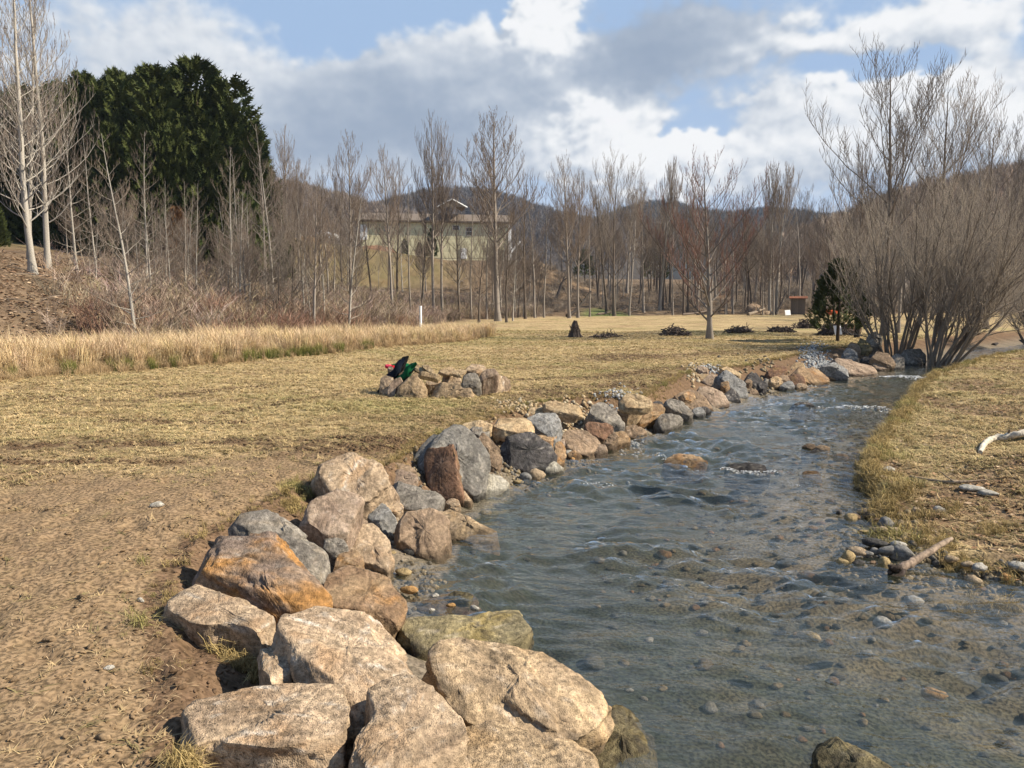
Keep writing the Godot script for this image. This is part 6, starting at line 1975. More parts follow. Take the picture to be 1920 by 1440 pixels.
	for s in spots:
		var kk: String = kinds[rng.randi() % 6]
		if s[5] == 0 and kk == "dark":
			kk = "slender"
		if s[5] >= 2 and kk == "slender":
			kk = "pole"
		var look: String = {"pole": "straight grey", "dark": "dark crooked", "slender": "pale thin-stemmed", "poplar": "upswept grey", "oak": "wide-crowned dark"}[kk]
		var size: String = "short" if s[2] > 410.0 else "taller"
		var marks: Array = [
			[[200, "behind the tall sycamores"], [270, "around the slender white sycamore"], [400, "around the rusty cedar"], [480, "below the evergreen's right end"], [560, "around the white-barked leaning stem"], [9999, "below the parked car"]],
			[[720, "before the house's left end"], [790, "above the white marker post"], [860, "before the house gable"], [920, "left of the largest poplar"], [9999, "right of the largest poplar"]],
			[[1060, "left of the stick tepee"], [1110, "behind the stick tepee"], [1190, "above the low stick scatter"], [1240, "under the round mountain"], [1300, "behind the rounded brush heap"], [1370, "behind the lone maple"], [1430, "behind the small brush heap"], [1475, "around the pale twin trunks"], [9999, "behind the wooden hut"]],
			[[1640, "behind the left willow"], [1740, "between the two willows"], [1850, "behind the right willow"], [9999, "right of the willows"]]][s[5]]
		var where := ""
		for m in marks:
			if s[0] < m[0]:
				where = m[1]
				break
		var far: String = "farther back" if s[1] > [48.0, 78.0, 98.0, 88.0][s[5]] else "in front"
		rows.append([s[0], s[1], s[2], kk, rng.randi() % 4, rr(0.75, 1.1), rr(0, TAU), "%s %s tree %s, %s" % [size, look, where, far], s[4]])
	rows.sort_custom(func(a, b): return a[0] < b[0])
	var alike := {}
	for r in rows:
		alike[r[7]] = alike.get(r[7], 0) + 1
	var seen := {}
	var nth := ["leftmost", "second from left", "third from left", "fourth from left", "fifth from left", "sixth from left", "seventh from left", "eighth from left"]
	for r in rows:
		var l: String = r[7]
		if alike[l] > 1:
			var q: int = seen.get(l, 0)
			seen[l] = q + 1
			l = "%s, %s" % [l, "rightmost" if q == alike[l] - 1 else nth[mini(q, 7)]]
		tree(r[3], r[4], r[0], r[1], r[2], l, r[8], r[5], r[6])
	# the big willows on the creek bank
	for k in [[1684, 27.6, 335, 2.9, 0.0, "left willow with many rising stems on the creek bank", 18, 5], [1770, 26.0, 318, 3.5, 0.5, "right willow leaning over the creek, widest of the two", 30, 6], [1960, 34.0, 470, 3.0, -0.4, "low willow bush on the far bank at the right frame edge", 14, 7]]:
		rng.seed = 90 + int(k[7])
		wood_buf = Buf.new()
		leaf_buf = Buf.new()
		var at := along(k[0], k[1])
		at.y = maxf(at.y, WATER + 0.02)
		var h := height_to(k[0], k[2], at)
		var t := thing("willow", k[5], "willow", at, 0.0, "willows on the creek bank")
		var barkc := Color(0.25, 0.205, 0.16)
		var tw := Color(0.44, 0.375, 0.295)
		var P := {"steps": [9, 6, 4, 2], "wiggle": [0.16, 0.20, 0.22, 0.25], "lift": [0.30, 0.5, 0.5, 0.3], "tip": [0.22, 0.3, 0.35, 0.4], "sides": [6, 4, 3, 3], "count": [12, 9, 6], "from": [0.2, 0.1, 0.1], "angle": [40, 40, 38], "len": [0.0, 0.40, 0.42], "ref": [1.0, h * 0.33, h * 0.13],
			"thin": [0.5, 0.55, 0.6], "reach": 0.48, "taper": 0.45, "least": 0.0042, "wood": 0, "up_only": true, "cols": [barkc, barkc, tw, tw, tw * 1.15], "radius": 0.06, "lean": 0.0}
		for q in int(k[6]):
			var a: float = TAU * q / k[6] + rr(-0.3, 0.3)
			var out := rr(0.1, 0.55 if k[4] < 0.3 else 0.85)
			var dir := Vector3(cos(a) * out + k[4] * rr(0.4, 1.1), 1.0, sin(a) * out * 0.7).normalized()
			limb(0, Vector3(cos(a) * 0.35, -0.15, sin(a) * 0.3), dir, h * rr(0.62, 1.0), rr(0.03, 0.065), P)
		part("stem", wood_buf.mesh(), mats["bark"], t)
		part("crown", leaf_buf.mesh(), mats["bark"], t)


func spray_crown(seed_: int, h: float, r: float, sprays: int, leaf: float, base: float, c0: Color, c1: Color, ragged: float) -> ArrayMesh:
	rng.seed = seed_
	var b := Buf.new()
	var cones: Array = [[0.0, 0.0, 1.0, 1.0]]
	if ragged > 0.55 and ragged < 0.65:
		for k in 9:
			var ca := TAU * k / 9.0 + rr(-0.3, 0.3)
			var cr := r * rr(0.35, 0.62)
			cones.append([cos(ca) * cr, sin(ca) * cr, rr(0.40, 0.55), rr(0.62, 0.96)])
	for k in sprays:
		var cone: Array = cones[rng.randi() % cones.size()] if rr(0, 1) < 0.8 else cones[0]
		var y := pow(rr(0.0, 1.0), 0.85)
		var a := rr(0, TAU)
		var nz := n_a.get_noise_3d(cos(a) * 2.0 + cone[0] * 9.0, y * 6.5 + seed_, sin(a) * 2.0)
		if ragged > 0.4 and nz < -0.25 and rr(0, 1) < 0.7:
			continue
		var lump := 1.0 + ragged * nz * 0.9
		var prof := pow(maxf(0.0, 1.0 - y), 0.78) * (0.85 + 0.45 * y) * smoothstep(-0.25, 0.06, y)
		var rad: float = r * cone[2] * prof * lump * (1.0 - 0.35 * pow(rr(0, 1), 2.0)) + 0.012
		var p := Vector3(cone[0] + cos(a) * rad, base + y * (h * cone[3] - base), cone[1] + sin(a) * rad)
		var out := Vector3(cos(a), rr(0.15, 0.9), sin(a)).normalized()
		var up := out.lerp(Vector3.UP, 0.35).normalized()
		var col := c0.lerp(c1, rr(0, 1) * 0.6 + 0.4 * clampf(0.5 + n_b.get_noise_3dv(p * 0.35) * 1.2, 0.0, 1.0))
		var s := leaf * rr(0.6, 1.3)
		var sd := up.cross(Vector3(rr(-1, 1), rr(-0.4, 0.4), rr(-1, 1))).normalized()
		# a flat feathery spray: a spine with side tips
		for q in 3:
			var f := q / 3.0
			var m := p + up * s * f * 0.9
			var wdt := s * (0.42 - 0.26 * f)
			b.tri(m - up * s * 0.1, m + sd * wdt + up * s * 0.28, m + up * s * 0.22, col)
			b.tri(m - up * s * 0.1, m + up * s * 0.22, m - sd * wdt + up * s * 0.28, col)
		b.tri(p + up * s * 0.7 - sd * s * 0.07, p + up * s * 1.25, p + up * s * 0.7 + sd * s * 0.07, col * 1.15)
	return b.mesh()


func build_evergreens():
	var c0 := Color(0.022, 0.034, 0.014)
	var c1 := Color(0.095, 0.108, 0.036)
	var big := spray_crown(611, 1.0, 0.30, 11000, 0.040, 0.02, c0, c1, 0.6)
	var big2 := spray_crown(612, 1.0, 0.30, 11000, 0.040, 0.02, c0, c1 * 0.9, 0.6)
	for k in [[384, 55.0, 122, 1.4, "tallest dark evergreen at the right end of the evergreen screen"], [332, 57.0, 138, 1.0, "dark evergreen just left of the tallest one"], [300, 56.0, 134, 1.0, "dark evergreen with a sharp tip, second left of the tallest one"], [262, 57.0, 152, 1.05, "dark evergreen in the middle of the screen"], [240, 58.0, 140, 0.9, "narrow dark evergreen behind the middle one in the screen"], [205, 57.5, 154, 1.0, "dark evergreen left of the middle one in the screen"], [178, 56.5, 144, 0.95, "dark evergreen right of the pale sycamores"], [128, 58.0, 164, 1.2, "dark evergreen behind the pale sycamores"], [70, 58.0, 168, 1.3, "dark evergreen behind the left sycamore crown"], [10, 58.0, 175, 1.3, "dark evergreen at the left edge, behind the sycamores"], [-50, 56.0, 180, 1.2, "dark evergreen cut by the left edge"], [424, 54.5, 192, 1.25, "lower evergreen at the right shoulder of the tallest one"], [318, 51.5, 215, 1.1, "lower evergreen filling the front of the screen"], [250, 52.0, 225, 1.1, "lower evergreen in the front of the screen's middle"], [446, 54.0, 285, 1.0, "short evergreen at the right foot of the tallest one"], [-10, 44.0, 380, 1.3, "low olive-green evergreen on the slope at the left edge"]]:
		var at := along(k[0], k[1])
		var h := height_to(k[0], k[2], at)
		var t := thing("evergreen_tree", k[4], "evergreen tree", at, k[0] * 0.7, "dark evergreen screen at the left")
		t.scale = Vector3(h * k[3], h, h * k[3])
		part("crown", big if int(k[0]) % 2 == 0 else big2, mats["needles"], t)
		var tb := Buf.new()
		tb.tube(PackedVector3Array([Vector3(0, -0.03, 0), Vector3(0, 0.5, 0), Vector3(0, 0.9, 0)]), PackedFloat32Array([0.02, 0.012, 0.003]), 8, Color(0.09, 0.065, 0.05), Color(0.08, 0.06, 0.04))
		part("trunk", tb.mesh(), mats["bark"], t)
	var mid := spray_crown(613, 1.0, 0.34, 2600, 0.06, 0.05, Color(0.03, 0.042, 0.018), Color(0.06, 0.072, 0.03), 0.5)
	var pine := spray_crown(614, 1.0, 0.30, 900, 0.075, 0.25, Color(0.05, 0.07, 0.025), Color(0.10, 0.12, 0.04), 0.8)
	var rusty := spray_crown(615, 1.0, 0.30, 1600, 0.06, 0.05, Color(0.13, 0.075, 0.042), Color(0.20, 0.115, 0.06), 0.5)
	for k in [[1574, 31.5, 492, 1.15, mid, "young dark conifer beside the left willow", 0.35], [468, 43.0, 370, 0.8, pine, "thin green pine right of the evergreen screen", 0.0], [520, 45.0, 435, 0.9, pine, "small green pine below the parked car's left", 0.0], [1096, 110.0, 470, 1.0, pine, "green pine in the woods right of the tall forked tree", 0.0], [1226, 118.0, 455, 1.0, pine, "green pine deep in the woods before the round mountain", 0.0], [338, 44.0, 392, 0.9, rusty, "rust-brown dead cedar in the thicket before the evergreen screen", 0.0], [810, 112.0, 430, 0.7, mid, "dark conifer before the porch of the house", 0.0]]:
		var at := along(k[0], k[1])
		var h := height_to(k[0], k[2], at)
		var t := thing("conifer", k[5], "conifer", at, k[0], "")
		t.scale = Vector3(h * k[3], h, h * k[3])
		var cr := part("crown", k[4], mats["needles"], t)
		if k[6] > 0.0:
			cr.position.y = 0.12
			cr.scale = Vector3(1, 0.9, 1)
		var tb := Buf.new()
		tb.tube(PackedVector3Array([Vector3(0, -0.03, 0), Vector3(0, 0.5, 0), Vector3(0, 0.9, 0)]), PackedFloat32Array([0.022, 0.014, 0.003]), 8, Color(0.09, 0.065, 0.05), Color(0.08, 0.06, 0.04))
		part("trunk", tb.mesh(), mats["bark"], t)
	# the bare lower trunk beside it
	var tp := along(1610, 33.5)
	var tt := thing("bare_tree", "short dark trunk with drooping dead twigs beside the young conifer", "tree", tp, 0.0, "bare trees around the field")
	rng.seed = 333
	var b := Buf.new()
	b.tube(PackedVector3Array([Vector3(0, -0.1, 0), Vector3(0.02, 1.0, 0), Vector3(-0.05, 3.4, 0)]), PackedFloat32Array([0.13, 0.10, 0.05]), 9, Color(0.05, 0.042, 0.037), Color(0.06, 0.05, 0.04))
	part("trunk", b.mesh(), mats["bark"], tt)
	for k in 14:
		var tw := Buf.new()
		var a := rr(0, TAU)
		var y := rr(0.7, 3.0)
		var p := Vector3(0, y, 0)
		tw.tube(PackedVector3Array([p, p + Vector3(cos(a) * 0.5, 0.05, sin(a) * 0.5), p + Vector3(cos(a) * 1.1, rr(-0.6, -0.1), sin(a) * 1.1)]), PackedFloat32Array([0.02, 0.012, 0.004]), 4, Color(0.07, 0.055, 0.045), Color(0.1, 0.08, 0.06))
		part("dead_branch", tw.mesh(), mats["bark"], tt)


# ---------------------------------------------------------------- undergrowth and grass
func brush_mesh(seed_: int, stems: int, c: Color, arch: float) -> ArrayMesh:
	rng.seed = seed_
	var b := Buf.new()
	for k in stems:
		var a := rr(0, TAU)
		var lean := rr(0.1, arch)
		var h := rr(0.45, 1.0)
		var o := Vector3(rr(-0.25, 0.25), 0, rr(-0.25, 0.25))
		var d := Vector3(cos(a), 0, sin(a))
		var pts := PackedVector3Array([o, o + Vector3(0, h * 0.55, 0) + d * lean * 0.35, o + Vector3(0, h, 0) + d * lean * 0.9])
		b.tube(pts, PackedFloat32Array([0.010, 0.007, 0.003]), 3, c * rr(0.7, 1.3), c * rr(0.9, 1.4))
		for q in 3:
			var f := pts[1].lerp(pts[2], rr(0.0, 0.8))
			var e := f + (d.rotated(Vector3.UP, rr(-1.4, 1.4)) * 0.2 + Vector3(0, rr(0.08, 0.28), 0))
			b.tri(f - Vector3(0.006, 0, 0.004), f + Vector3(0.006, 0, 0.004), e, c * rr(0.9, 1.4))
	return b.mesh()


func build_thickets():
	var grey := brush_mesh(51, 20, Color(0.31, 0.255, 0.195), 0.8)
	var red := brush_mesh(52, 26, Color(0.20, 0.14, 0.105), 0.6)
	var buf := PackedFloat32Array()
	rng.seed = 640
	for k in 2300:
		var px := rr(95, 1010)
		var f := pow(rr(0, 1), 1.3)
		var p := Vector3.ZERO
		# step back from the edge of the woods along this bearing
		var d := 16.0
		while d < 90.0:
			p = along(px, d)
			if wood_rise(p.x, p.z).x > 0.2:
				break
			d += 1.0
		d += f * 22.0
		p = along(px, d)
		var open := smoothstep(420.0, 190.0, px)
		if rr(0, 1) < open * 0.92:
			continue
		var s := rr(0.5, 1.55) * lerpf(1.0, 0.72, smoothstep(700, 1000, px))
		put(buf, p, basis_yaw(rr(0, TAU), rr(-0.12, 0.12), Vector3(s * 1.2, s, s * 1.2)), Color(1.0, rr(0.86, 1.04), rr(0.78, 1.05)) * rr(0.5, 1.3))
	stuff("brush_thicket", "tangled grey-brown brush filling the foot of the left woods", "brush", grey, mats["blade"], buf)
	buf = PackedFloat32Array()
	for k in 190:
		var px := rng.randfn(540, 60) if k % 3 else rr(160, 800)
		var p := Vector3.ZERO
		var d := 16.0
		while d < 90.0:
			p = along(px, d)
			if wood_rise(p.x, p.z).x > -0.5:
				break
			d += 1.0
		p = along(px, d + rr(0.0, 5.0))
		var s := rr(0.6, 1.5)
		put(buf, p, basis_yaw(rr(0, TAU), rr(-0.1, 0.1), Vector3(s, s, s)), Color(1.15, 1.0, 0.95) * rr(0.75, 1.3))
	stuff("bramble_thicket", "reddish brambles behind the tall dry grass", "brush", red, mats["blade"], buf)
	buf = PackedFloat32Array()
	for k in 1500:
		var px := rr(940, 1960)
		var p := along(px, rr(84, 128) if px > 1060 else rr(74, 110))
		if wood_rise(p.x, p.z).x < 0.8:
			continue
		var s := rr(0.5, 1.8) * lerpf(0.7, 1.4, smoothstep(1300, 1600, px))
		put(buf, p, basis_yaw(rr(0, TAU), rr(-0.3, 0.3), Vector3(s * 1.4, s, s * 1.4)), Color(1, 1, 1) * rr(0.6, 1.2))
	stuff("woods_undergrowth", "low brush and slash on the floor of the woods behind the field", "brush", grey, mats["blade"], buf)
	# fallen sticks and slash
	var stick := Buf.new()
	stick.tube(PackedVector3Array([Vector3(-0.5, 0, 0), Vector3(0.02, 0.03, 0.04), Vector3(0.5, 0, 0)]), PackedFloat32Array([0.012, 0.014, 0.006]), 4, Color(1, 1, 1), Color(1, 1, 1))
	buf = PackedFloat32Array()
	for k in 2600:
		var px := rr(0, 1560)
		var d := rr(0, 1)
		var p := along(px, lerpf(18.0, 110.0, d))
		var wr := wood_rise(p.x, p.z)
		if wr.x < 0.3 or wr.x > 26.0:
			continue
		var s := rr(0.4, 2.2) * lerpf(0.45, 1.3, d)
		put(buf, p + Vector3(0, 0.06, 0), Basis(Vector3.UP, rr(0, TAU)) * Basis(Vector3.BACK, rr(-0.25, 0.25)) * Basis.from_scale(Vector3(s, s * 1.4, s * 1.4)), Color(0.22, 0.175, 0.135) * rr(0.35, 1.25))
	stuff("fallen_sticks", "fallen sticks strewn over the floor of the woods", "sticks", stick.mesh(), mats["blade"], buf)


func blade_tuft(seed_: int, blades: int, reach: float, width: float, curl: float, low: Color, high: Color) -> ArrayMesh:
	rng.seed = seed_
	var b := Buf.new()
	for k in blades:
		var a := rr(0, TAU)
		var d := Vector3(cos(a), 0, sin(a))
		var s := Vector3(-sin(a), 0, cos(a)) * width * rr(0.7, 1.3)
		var o := Vector3(rr(-0.2, 0.2), 0, rr(-0.2, 0.2)) * reach
		var h := rr(0.5, 1.0)
		var out := rr(0.15, 1.0) * reach
		var m := o + d * out * 0.3 + Vector3(0, h * 0.6, 0)
		var e := o + d * out + Vector3(0, h * (1.0 - curl * rr(0.0, 1.0)), 0)
		var t := rr(0.75, 1.3)
		b.tri(o - s, o + s, m + s * 0.7, low * t)
		b.tri(o - s, m + s * 0.7, m - s * 0.7, low.lerp(high, 0.6) * t)
		b.tri(m - s * 0.7, m + s * 0.7, e, high * t)
	return b.mesh()


func build_grass():
	var one := Color(1, 1, 1)
	# the tall dry grass along the ditch
	var tall := [blade_tuft(81, 34, 0.46, 0.0055, 0.35, Color(0.40, 0.315, 0.18), Color(0.60, 0.47, 0.285)), blade_tuft(82, 34, 0.56, 0.0055, 0.5, Color(0.36, 0.27, 0.155), Color(0.56, 0.425, 0.255))]
	var front := [[-40, 722], [0, 716], [150, 701], [300, 690], [420, 680], [560, 668], [640, 659], [720, 652], [800, 645], [860, 640], [925, 632]]
	var bufs := [PackedFloat32Array(), PackedFloat32Array()]
	rng.seed = 3003
	for k in 5200:
		var px := rr(-60, 925)
		var i := 0
		while i < front.size() - 2 and front[i + 1][0] < px:
			i += 1
		var py := lerpf(front[i][1], front[i + 1][1], clampf((px - front[i][0]) / (front[i + 1][0] - front[i][0]), 0, 1))
		var p := on_level(px, py, 0.0)
		var back := p.normalized() * Vector3(1, 0, 1)
		var band := lerpf(4.2, 7.5, clampf(px / 900.0, 0, 1)) * lerpf(1.0, 0.3, smoothstep(860, 925, px))
		p += back * (0.35 + pow(rr(0, 1), 1.1) * band + n_b.get_noise_2d(px * 0.01, 3.0) * 0.5)
		p.y = ground_h(p.x, p.z) - 0.02
		var s := (rr(0.55, 1.0) + 0.45 * n_b.get_noise_2d(p.x * 0.8, p.z * 0.8)) * lerpf(1.05, 0.85, smoothstep(500, 900, px))
		put(bufs[k % 2], p, Basis(Vector3.UP, rr(0, TAU)) * Basis(Vector3.BACK, 0.12 + rr(-0.1, 0.15)) * Basis.from_scale(Vector3(s, s, s)), Color(1.0, rr(0.92, 1.04), rr(0.85, 1.1)) * rr(0.8, 1.2))
	for k in 800:
		var px := rr(-60, 900)
		var i := 0
		while i < front.size() - 2 and front[i + 1][0] < px:
			i += 1
		var py := lerpf(front[i][1], front[i + 1][1], clampf((px - front[i][0]) / (front[i + 1][0] - front[i][0]), 0, 1))
		var p := on_level(px, py, 0.0)
		p += p.normalized() * Vector3(1, 0, 1) * (0.4 - absf(rng.randfn(0, 0.55)))
		p.y = ground_h(p.x, p.z) - 0.01
		var s := rr(0.12, 0.42)
		put(bufs[1], p, basis_yaw(rr(0, TAU), rr(-0.5, 0.5), Vector3(s * 1.3, s, s * 1.3)), Color(0.95, 0.9, 0.85) * rr(0.7, 1.1))
	stuff("tall_grass", "band of tall dry golden grass below the left woods", "tall grass", tall[0], mats["blade"], bufs[0])
	stuff("tall_grass", "drooping golden stems mixed through the tall dry grass", "tall grass", tall[1], mats["blade"], bufs[1])
	var greent := blade_tuft(83, 34, 0.55, 0.008, 0.4, Color(0.085, 0.105, 0.028), Color(0.21, 0.20, 0.065))
	var gb := PackedFloat32Array()
	for k in 230:
		var spots := [20, 130, 132, 210, 235, 240, 285, 330, 410, 460, 500, 520, 545, 560, 570, 590, 600, 625, 640, 480, 690]
		var px: float = spots[rng.randi() % spots.size()] + rng.randfn(0, 7)
		var i := 0
		while i < front.size() - 2 and front[i + 1][0] < px:
			i += 1
		var py := lerpf(front[i][1], front[i + 1][1], clampf((px - front[i][0]) / (front[i + 1][0] - front[i][0]), 0, 1))
		var p := on_level(px, py, 0.0)
		p += p.normalized() * Vector3(1, 0, 1) * rr(-0.35, 0.35)
		p.y = ground_h(p.x, p.z) - 0.02
		var s := rr(0.28, 0.52)
		put(gb, p, basis_yaw(rr(0, TAU), 0, Vector3(s, s, s)), Color(1, 1, 1) * rr(0.75, 1.2))
	stuff("green_tufts", "green sedge tufts along the front of the tall dry grass", "sedge", greent, mats["blade"], gb)
	# the mown field
	var short := [blade_tuft(84, 9, 2.8, 0.10, 0.92, one * 0.8, one), blade_tuft(85, 9, 3.2, 0.10, 1.0, one * 0.8, one)]
	bufs = [PackedFloat32Array(), PackedFloat32Array()]
	rng.seed = 5151
	var made := 0
	for k in 190000:
		# even over what a walker sees: more tufts nearby, fewer and larger ones farther off
		var d := 3.0 * pow(14.0, rr(0.0, 1.0))
		var a := rr(-0.72, 0.72)
		var x := sin(a) * d
		var z := -cos(a) * d
		var xb := table(x_brow, z)
		var right := x > right_edge(z) + 0.12
		if x > xb - 0.02 and not right:
			continue
		var wr := -1.0
		if x < -8.0 or z < -20.0:
			wr = wood_rise(x, z).x
			if wr > -0.5:
				continue
		var dirt := 0.0
		if not right and z > -14.0:
			dirt = smoothstep(-9.4, -6.8, z + n_a.get_noise_2d(x * 0.16 + 9.0, z * 0.22) * 2.2)
		var keep := 1.0 - dirt * 0.985 - streak_at(x, z) * 1.1
		if right and z > -7.6:
			keep = 0.10 + 0.5 * smoothstep(-0.1, 0.4, n_a.get_noise_2d(x * 0.7, z * 0.9 + 4.0))
		elif right:
			keep = 1.0 - 0.75 * smoothstep(-0.1, 0.4, n_a.get_noise_2d(x * 0.55 + 3.0, z * 0.4) + 0.3 * smoothstep(-9.5, -7.0, z))
		if rr(0, 1) > keep:
			continue
		var c := ground_colour(x, z)
		c = c.lerp(Color(0.56, 0.42, 0.21), 0.45) if rr(0, 1) < 0.72 else c.lerp(Color(0.22, 0.215, 0.075), 0.45)
		var s := rr(0.022, 0.046) * (1.0 + d * 0.022)
		if right:
			s *= 1.25
		put(bufs[k % 2], Vector3(x, ground_h(x, z) - 0.004, z), basis_yaw(rr(0, TAU), rr(-0.2, 0.2), Vector3(s, s * smoothstep(2.0, 14.0, d) * 0.7 + s * 0.3, s)), c * rr(0.78, 1.25))
		made += 1
	print("grass tufts ", made)
	stuff("field_grass", "short dead grass covering the field and the right bank", "grass", short[0], mats["blade"], bufs[0])
	stuff("field_grass", "flattened dead grass blades mixed through the short turf", "grass", short[1], mats["blade"], bufs[1])
	# longer grass hanging over the brows of both banks
	var hang := blade_tuft(86, 22, 0.95, 0.014, 0.9, Color(0.20, 0.155, 0.065), Color(0.34, 0.25, 0.11))
	var hangg := blade_tuft(87, 22, 0.95, 0.014, 0.9, Color(0.16, 0.145, 0.055), Color(0.30, 0.255, 0.10))
	bufs = [PackedFloat32Array(), PackedFloat32Array()]
	rng.seed = 717
	for k in 4200:
		var z := -3.4 - pow(rr(0, 1), 1.3) * 27.0
		var right := k % 2 == 0
		var x: float
		if right:
			if z > -7.4 and rr(0, 1) > 0.25:
				continue
			x = right_edge(z) + absf(rng.randfn(0.08, 0.16))
		else:
			if z > -8.0 and rr(0, 1) > 0.18:
				continue
			x = table(x_brow, z) + rng.randfn(-0.02, 0.09)
		var s := rr(0.10, 0.25) * (1.0 - 0.5 * float(not right))
		var q := 1 if (n_a.get_noise_2d(x * 0.6, z * 0.5) > (0.22 if right else 0.3)) else 0
		put(bufs[q], Vector3(x, ground_h(x, z) - 0.01, z), basis_yaw(rr(0, TAU), rr(-0.3, 0.3), Vector3(s, s, s)), one * rr(0.75, 1.25))
	for k in [[1700, 985, 50, 16, 0.0], [1760, 1000, 50, 14, 0.0], [1830, 1075, 40, 8, 0.0], [1890, 1085, 30, 8, 0.0], [1800, 1025, 30, 8, 0.0], [1680, 925, 40, 12, 0.0], [1780, 950, 60, 16, 0.0], [1860, 985, 50, 14, 0.0], [560, 905, 34, 14, 0.0], [545, 925, 26, 12, 0.0], [430, 1185, 34, 16, 0.0], [465, 1195, 26, 14, 0.0], [1660, 740, 20, 6, 0.0], [355, 1440, 30, 10, 0.0], [600, 1010, 10, 10, 0.0]]:
		for q in 30:
			var p := on_level(rng.randfn(k[0], k[2] * 0.5), rng.randfn(k[1], k[3] * 0.5), 0.0 if k[0] < 1500 else -0.38)
			p.y = ground_h(p.x, p.z)
			var s := rr(0.07, 0.15)
			put(bufs[1 if k[0] == 560 else 0], p, basis_yaw(rr(0, TAU), rr(-0.5, 0.5), Vector3(s, s, s)), one * rr(0.8, 1.3))
	stuff("bank_grass", "dead grass hanging over the edges of the banks", "grass", hang, mats["blade"], bufs[0])
	stuff("bank_grass", "greener grass along the sod lip of the banks", "grass", hangg, mats["blade"], bufs[1])


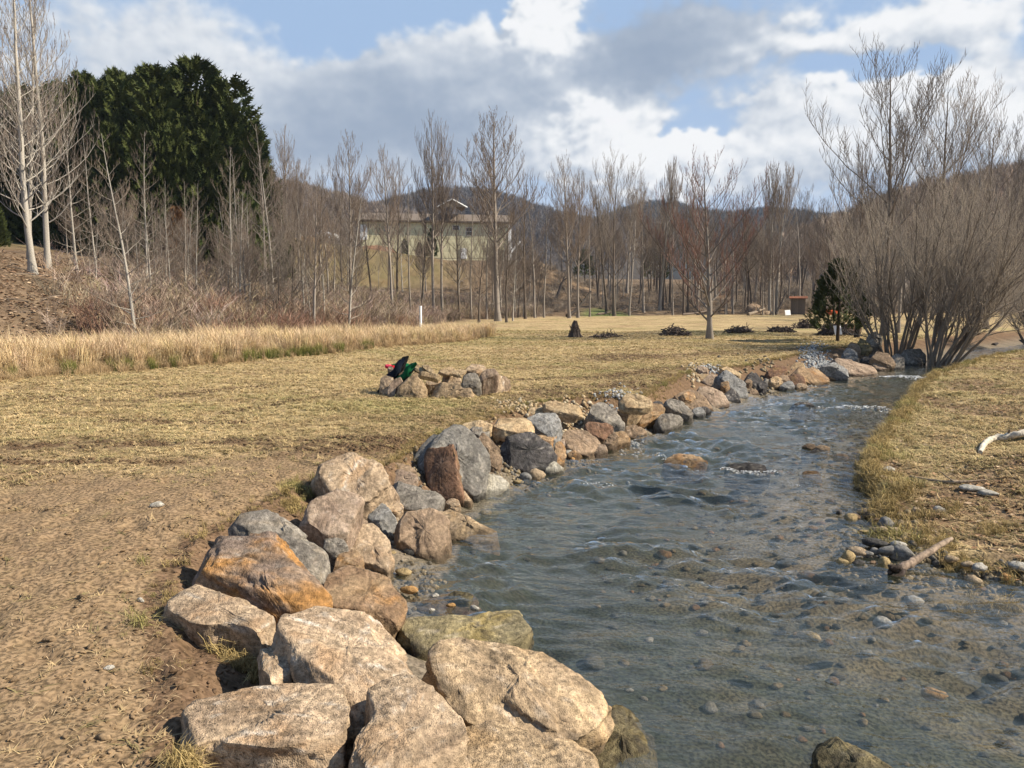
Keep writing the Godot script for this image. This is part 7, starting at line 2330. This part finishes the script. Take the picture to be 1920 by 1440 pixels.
func build_litter():
	# straw on the bare dirt, clods, dead leaves
	rng.seed = 888
	var straw := Buf.new()
	straw.tri(Vector3(-0.5, 0, -0.012), Vector3(0.0, 0.05, 0.012), Vector3(-0.5, 0.0, 0.012), Color.WHITE)
	straw.tri(Vector3(0.0, 0.05, -0.012), Vector3(0.5, 0.0, 0.0), Vector3(0.0, 0.05, 0.014), Color.WHITE)
	straw.tri(Vector3(-0.5, 0, -0.012), Vector3(0.0, 0.05, -0.012), Vector3(0.0, 0.05, 0.012), Color.WHITE)
	var buf := PackedFloat32Array()
	for k in 18000:
		var d := 2.6 + pow(rr(0, 1), 1.6) * 8.0
		var a := rr(-0.72, 0.35)
		var x := sin(a) * d
		var z := -cos(a) * d
		if x > table(x_brow, z) + 0.1:
			continue
		if n_b.get_noise_2d(x * 1.5, z * 1.5) < rr(-0.6, 0.2):
			continue
		var s := rr(0.015, 0.07)
		put(buf, Vector3(x, ground_h(x, z) + 0.004, z), Basis(Vector3.UP, rr(0, TAU)) * Basis(Vector3.BACK, rr(-0.25, 0.25)) * Basis.from_scale(Vector3(s, s, 0.10)), Color(0.47, 0.345, 0.20) * rr(0.4, 1.2))
	stuff("straw", "bits of dead straw lying on the torn dirt", "straw", straw.mesh(), mats["blade"], buf)
	var clod := pebble(950, 0.7)
	buf = PackedFloat32Array()
	for k in 15000:
		var d := 2.4 + pow(rr(0, 1), 1.5) * 9.0
		var a := rr(-0.72, 0.4)
		var x := sin(a) * d
		var z := -cos(a) * d
		var xb := table(x_brow, z)
		if x > xb + 0.5:
			continue
		if x < xb - 0.5 and n_b.get_noise_2d(x * 1.1 + 7.0, z * 1.1) < rr(0.0, 0.75) and streak_at(x, z) < 0.25:
			continue
		var s := rr(0.005, 0.017) * (1.0 + 1.8 * pow(rr(0, 1), 7.0))
		put(buf, Vector3(x, ground_h(x, z) + s * 0.1, z), basis_yaw(rr(0, TAU), rr(-0.5, 0.5), Vector3(s * 1.5, s * 0.8, s) * 1.2), ground_colour(x, z) * rr(0.75, 1.05))
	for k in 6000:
		var ml: Array = streak_lines[rng.randi() % streak_lines.size()]
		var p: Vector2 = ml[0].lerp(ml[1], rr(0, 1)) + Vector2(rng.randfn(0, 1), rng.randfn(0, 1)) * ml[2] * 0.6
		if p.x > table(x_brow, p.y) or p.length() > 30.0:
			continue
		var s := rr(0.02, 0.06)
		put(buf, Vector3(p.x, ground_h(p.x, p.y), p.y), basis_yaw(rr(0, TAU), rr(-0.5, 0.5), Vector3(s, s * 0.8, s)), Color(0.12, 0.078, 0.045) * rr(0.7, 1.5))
	stuff("clods", "crumbs and clods of brown earth on the torn turf", "earth", clod, mats["earth"], buf)
	var leaf := Buf.new()
	leaf.tri(Vector3(-0.5, 0, 0), Vector3(0, 0.12, 0.28), Vector3(0, 0.03, 0), Color.WHITE)
	leaf.tri(Vector3(-0.5, 0, 0), Vector3(0, 0.03, 0), Vector3(0, 0.12, -0.28), Color.WHITE)
	leaf.tri(Vector3(0, 0.03, 0), Vector3(0, 0.12, 0.28), Vector3(0.5, 0.10, 0), Color.WHITE)
	leaf.tri(Vector3(0, 0.03, 0), Vector3(0.5, 0.10, 0), Vector3(0, 0.12, -0.28), Color.WHITE)
	buf = PackedFloat32Array()
	for k in 14000:
		var z := -5.0 - pow(rr(0, 1), 1.5) * 20.0
		var x := table(x_right, z) + 0.1 + rr(0, 1) * (3.0 - z * 0.35)
		if n_a.get_noise_2d(x * 0.55 + 3.0, z * 0.4) < rr(-0.5, 0.25):
			continue
		var s := rr(0.035, 0.09)
		put(buf, Vector3(x, ground_h(x, z) + 0.012, z), basis_yaw(rr(0, TAU), rr(-0.5, 0.5), Vector3(s, s, s)), Color(0.30, 0.18, 0.10).lerp(Color(0.50, 0.38, 0.25), pow(rr(0, 1), 3.0)) * rr(0.5, 1.15))
	for k in 16000:
		var px := rr(-20, 620)
		var p := along(px, rr(18, 46))
		var wr := wood_rise(p.x, p.z)
		if wr.x < 0.0 or wr.x > 16.0:
			continue
		var s := rr(0.08, 0.2)
		put(buf, p + Vector3(0, 0.03, 0), basis_yaw(rr(0, TAU), rr(-0.6, 0.6), Vector3(s, s, s)), Color(0.25, 0.155, 0.095).lerp(Color(0.48, 0.36, 0.24), pow(rr(0, 1), 2.5)) * rr(0.5, 1.2))
	stuff("dead_leaves", "brown dead leaves on the right bank and the leafy slope at the left", "dead leaves", leaf.mesh(), mats["blade"], buf)
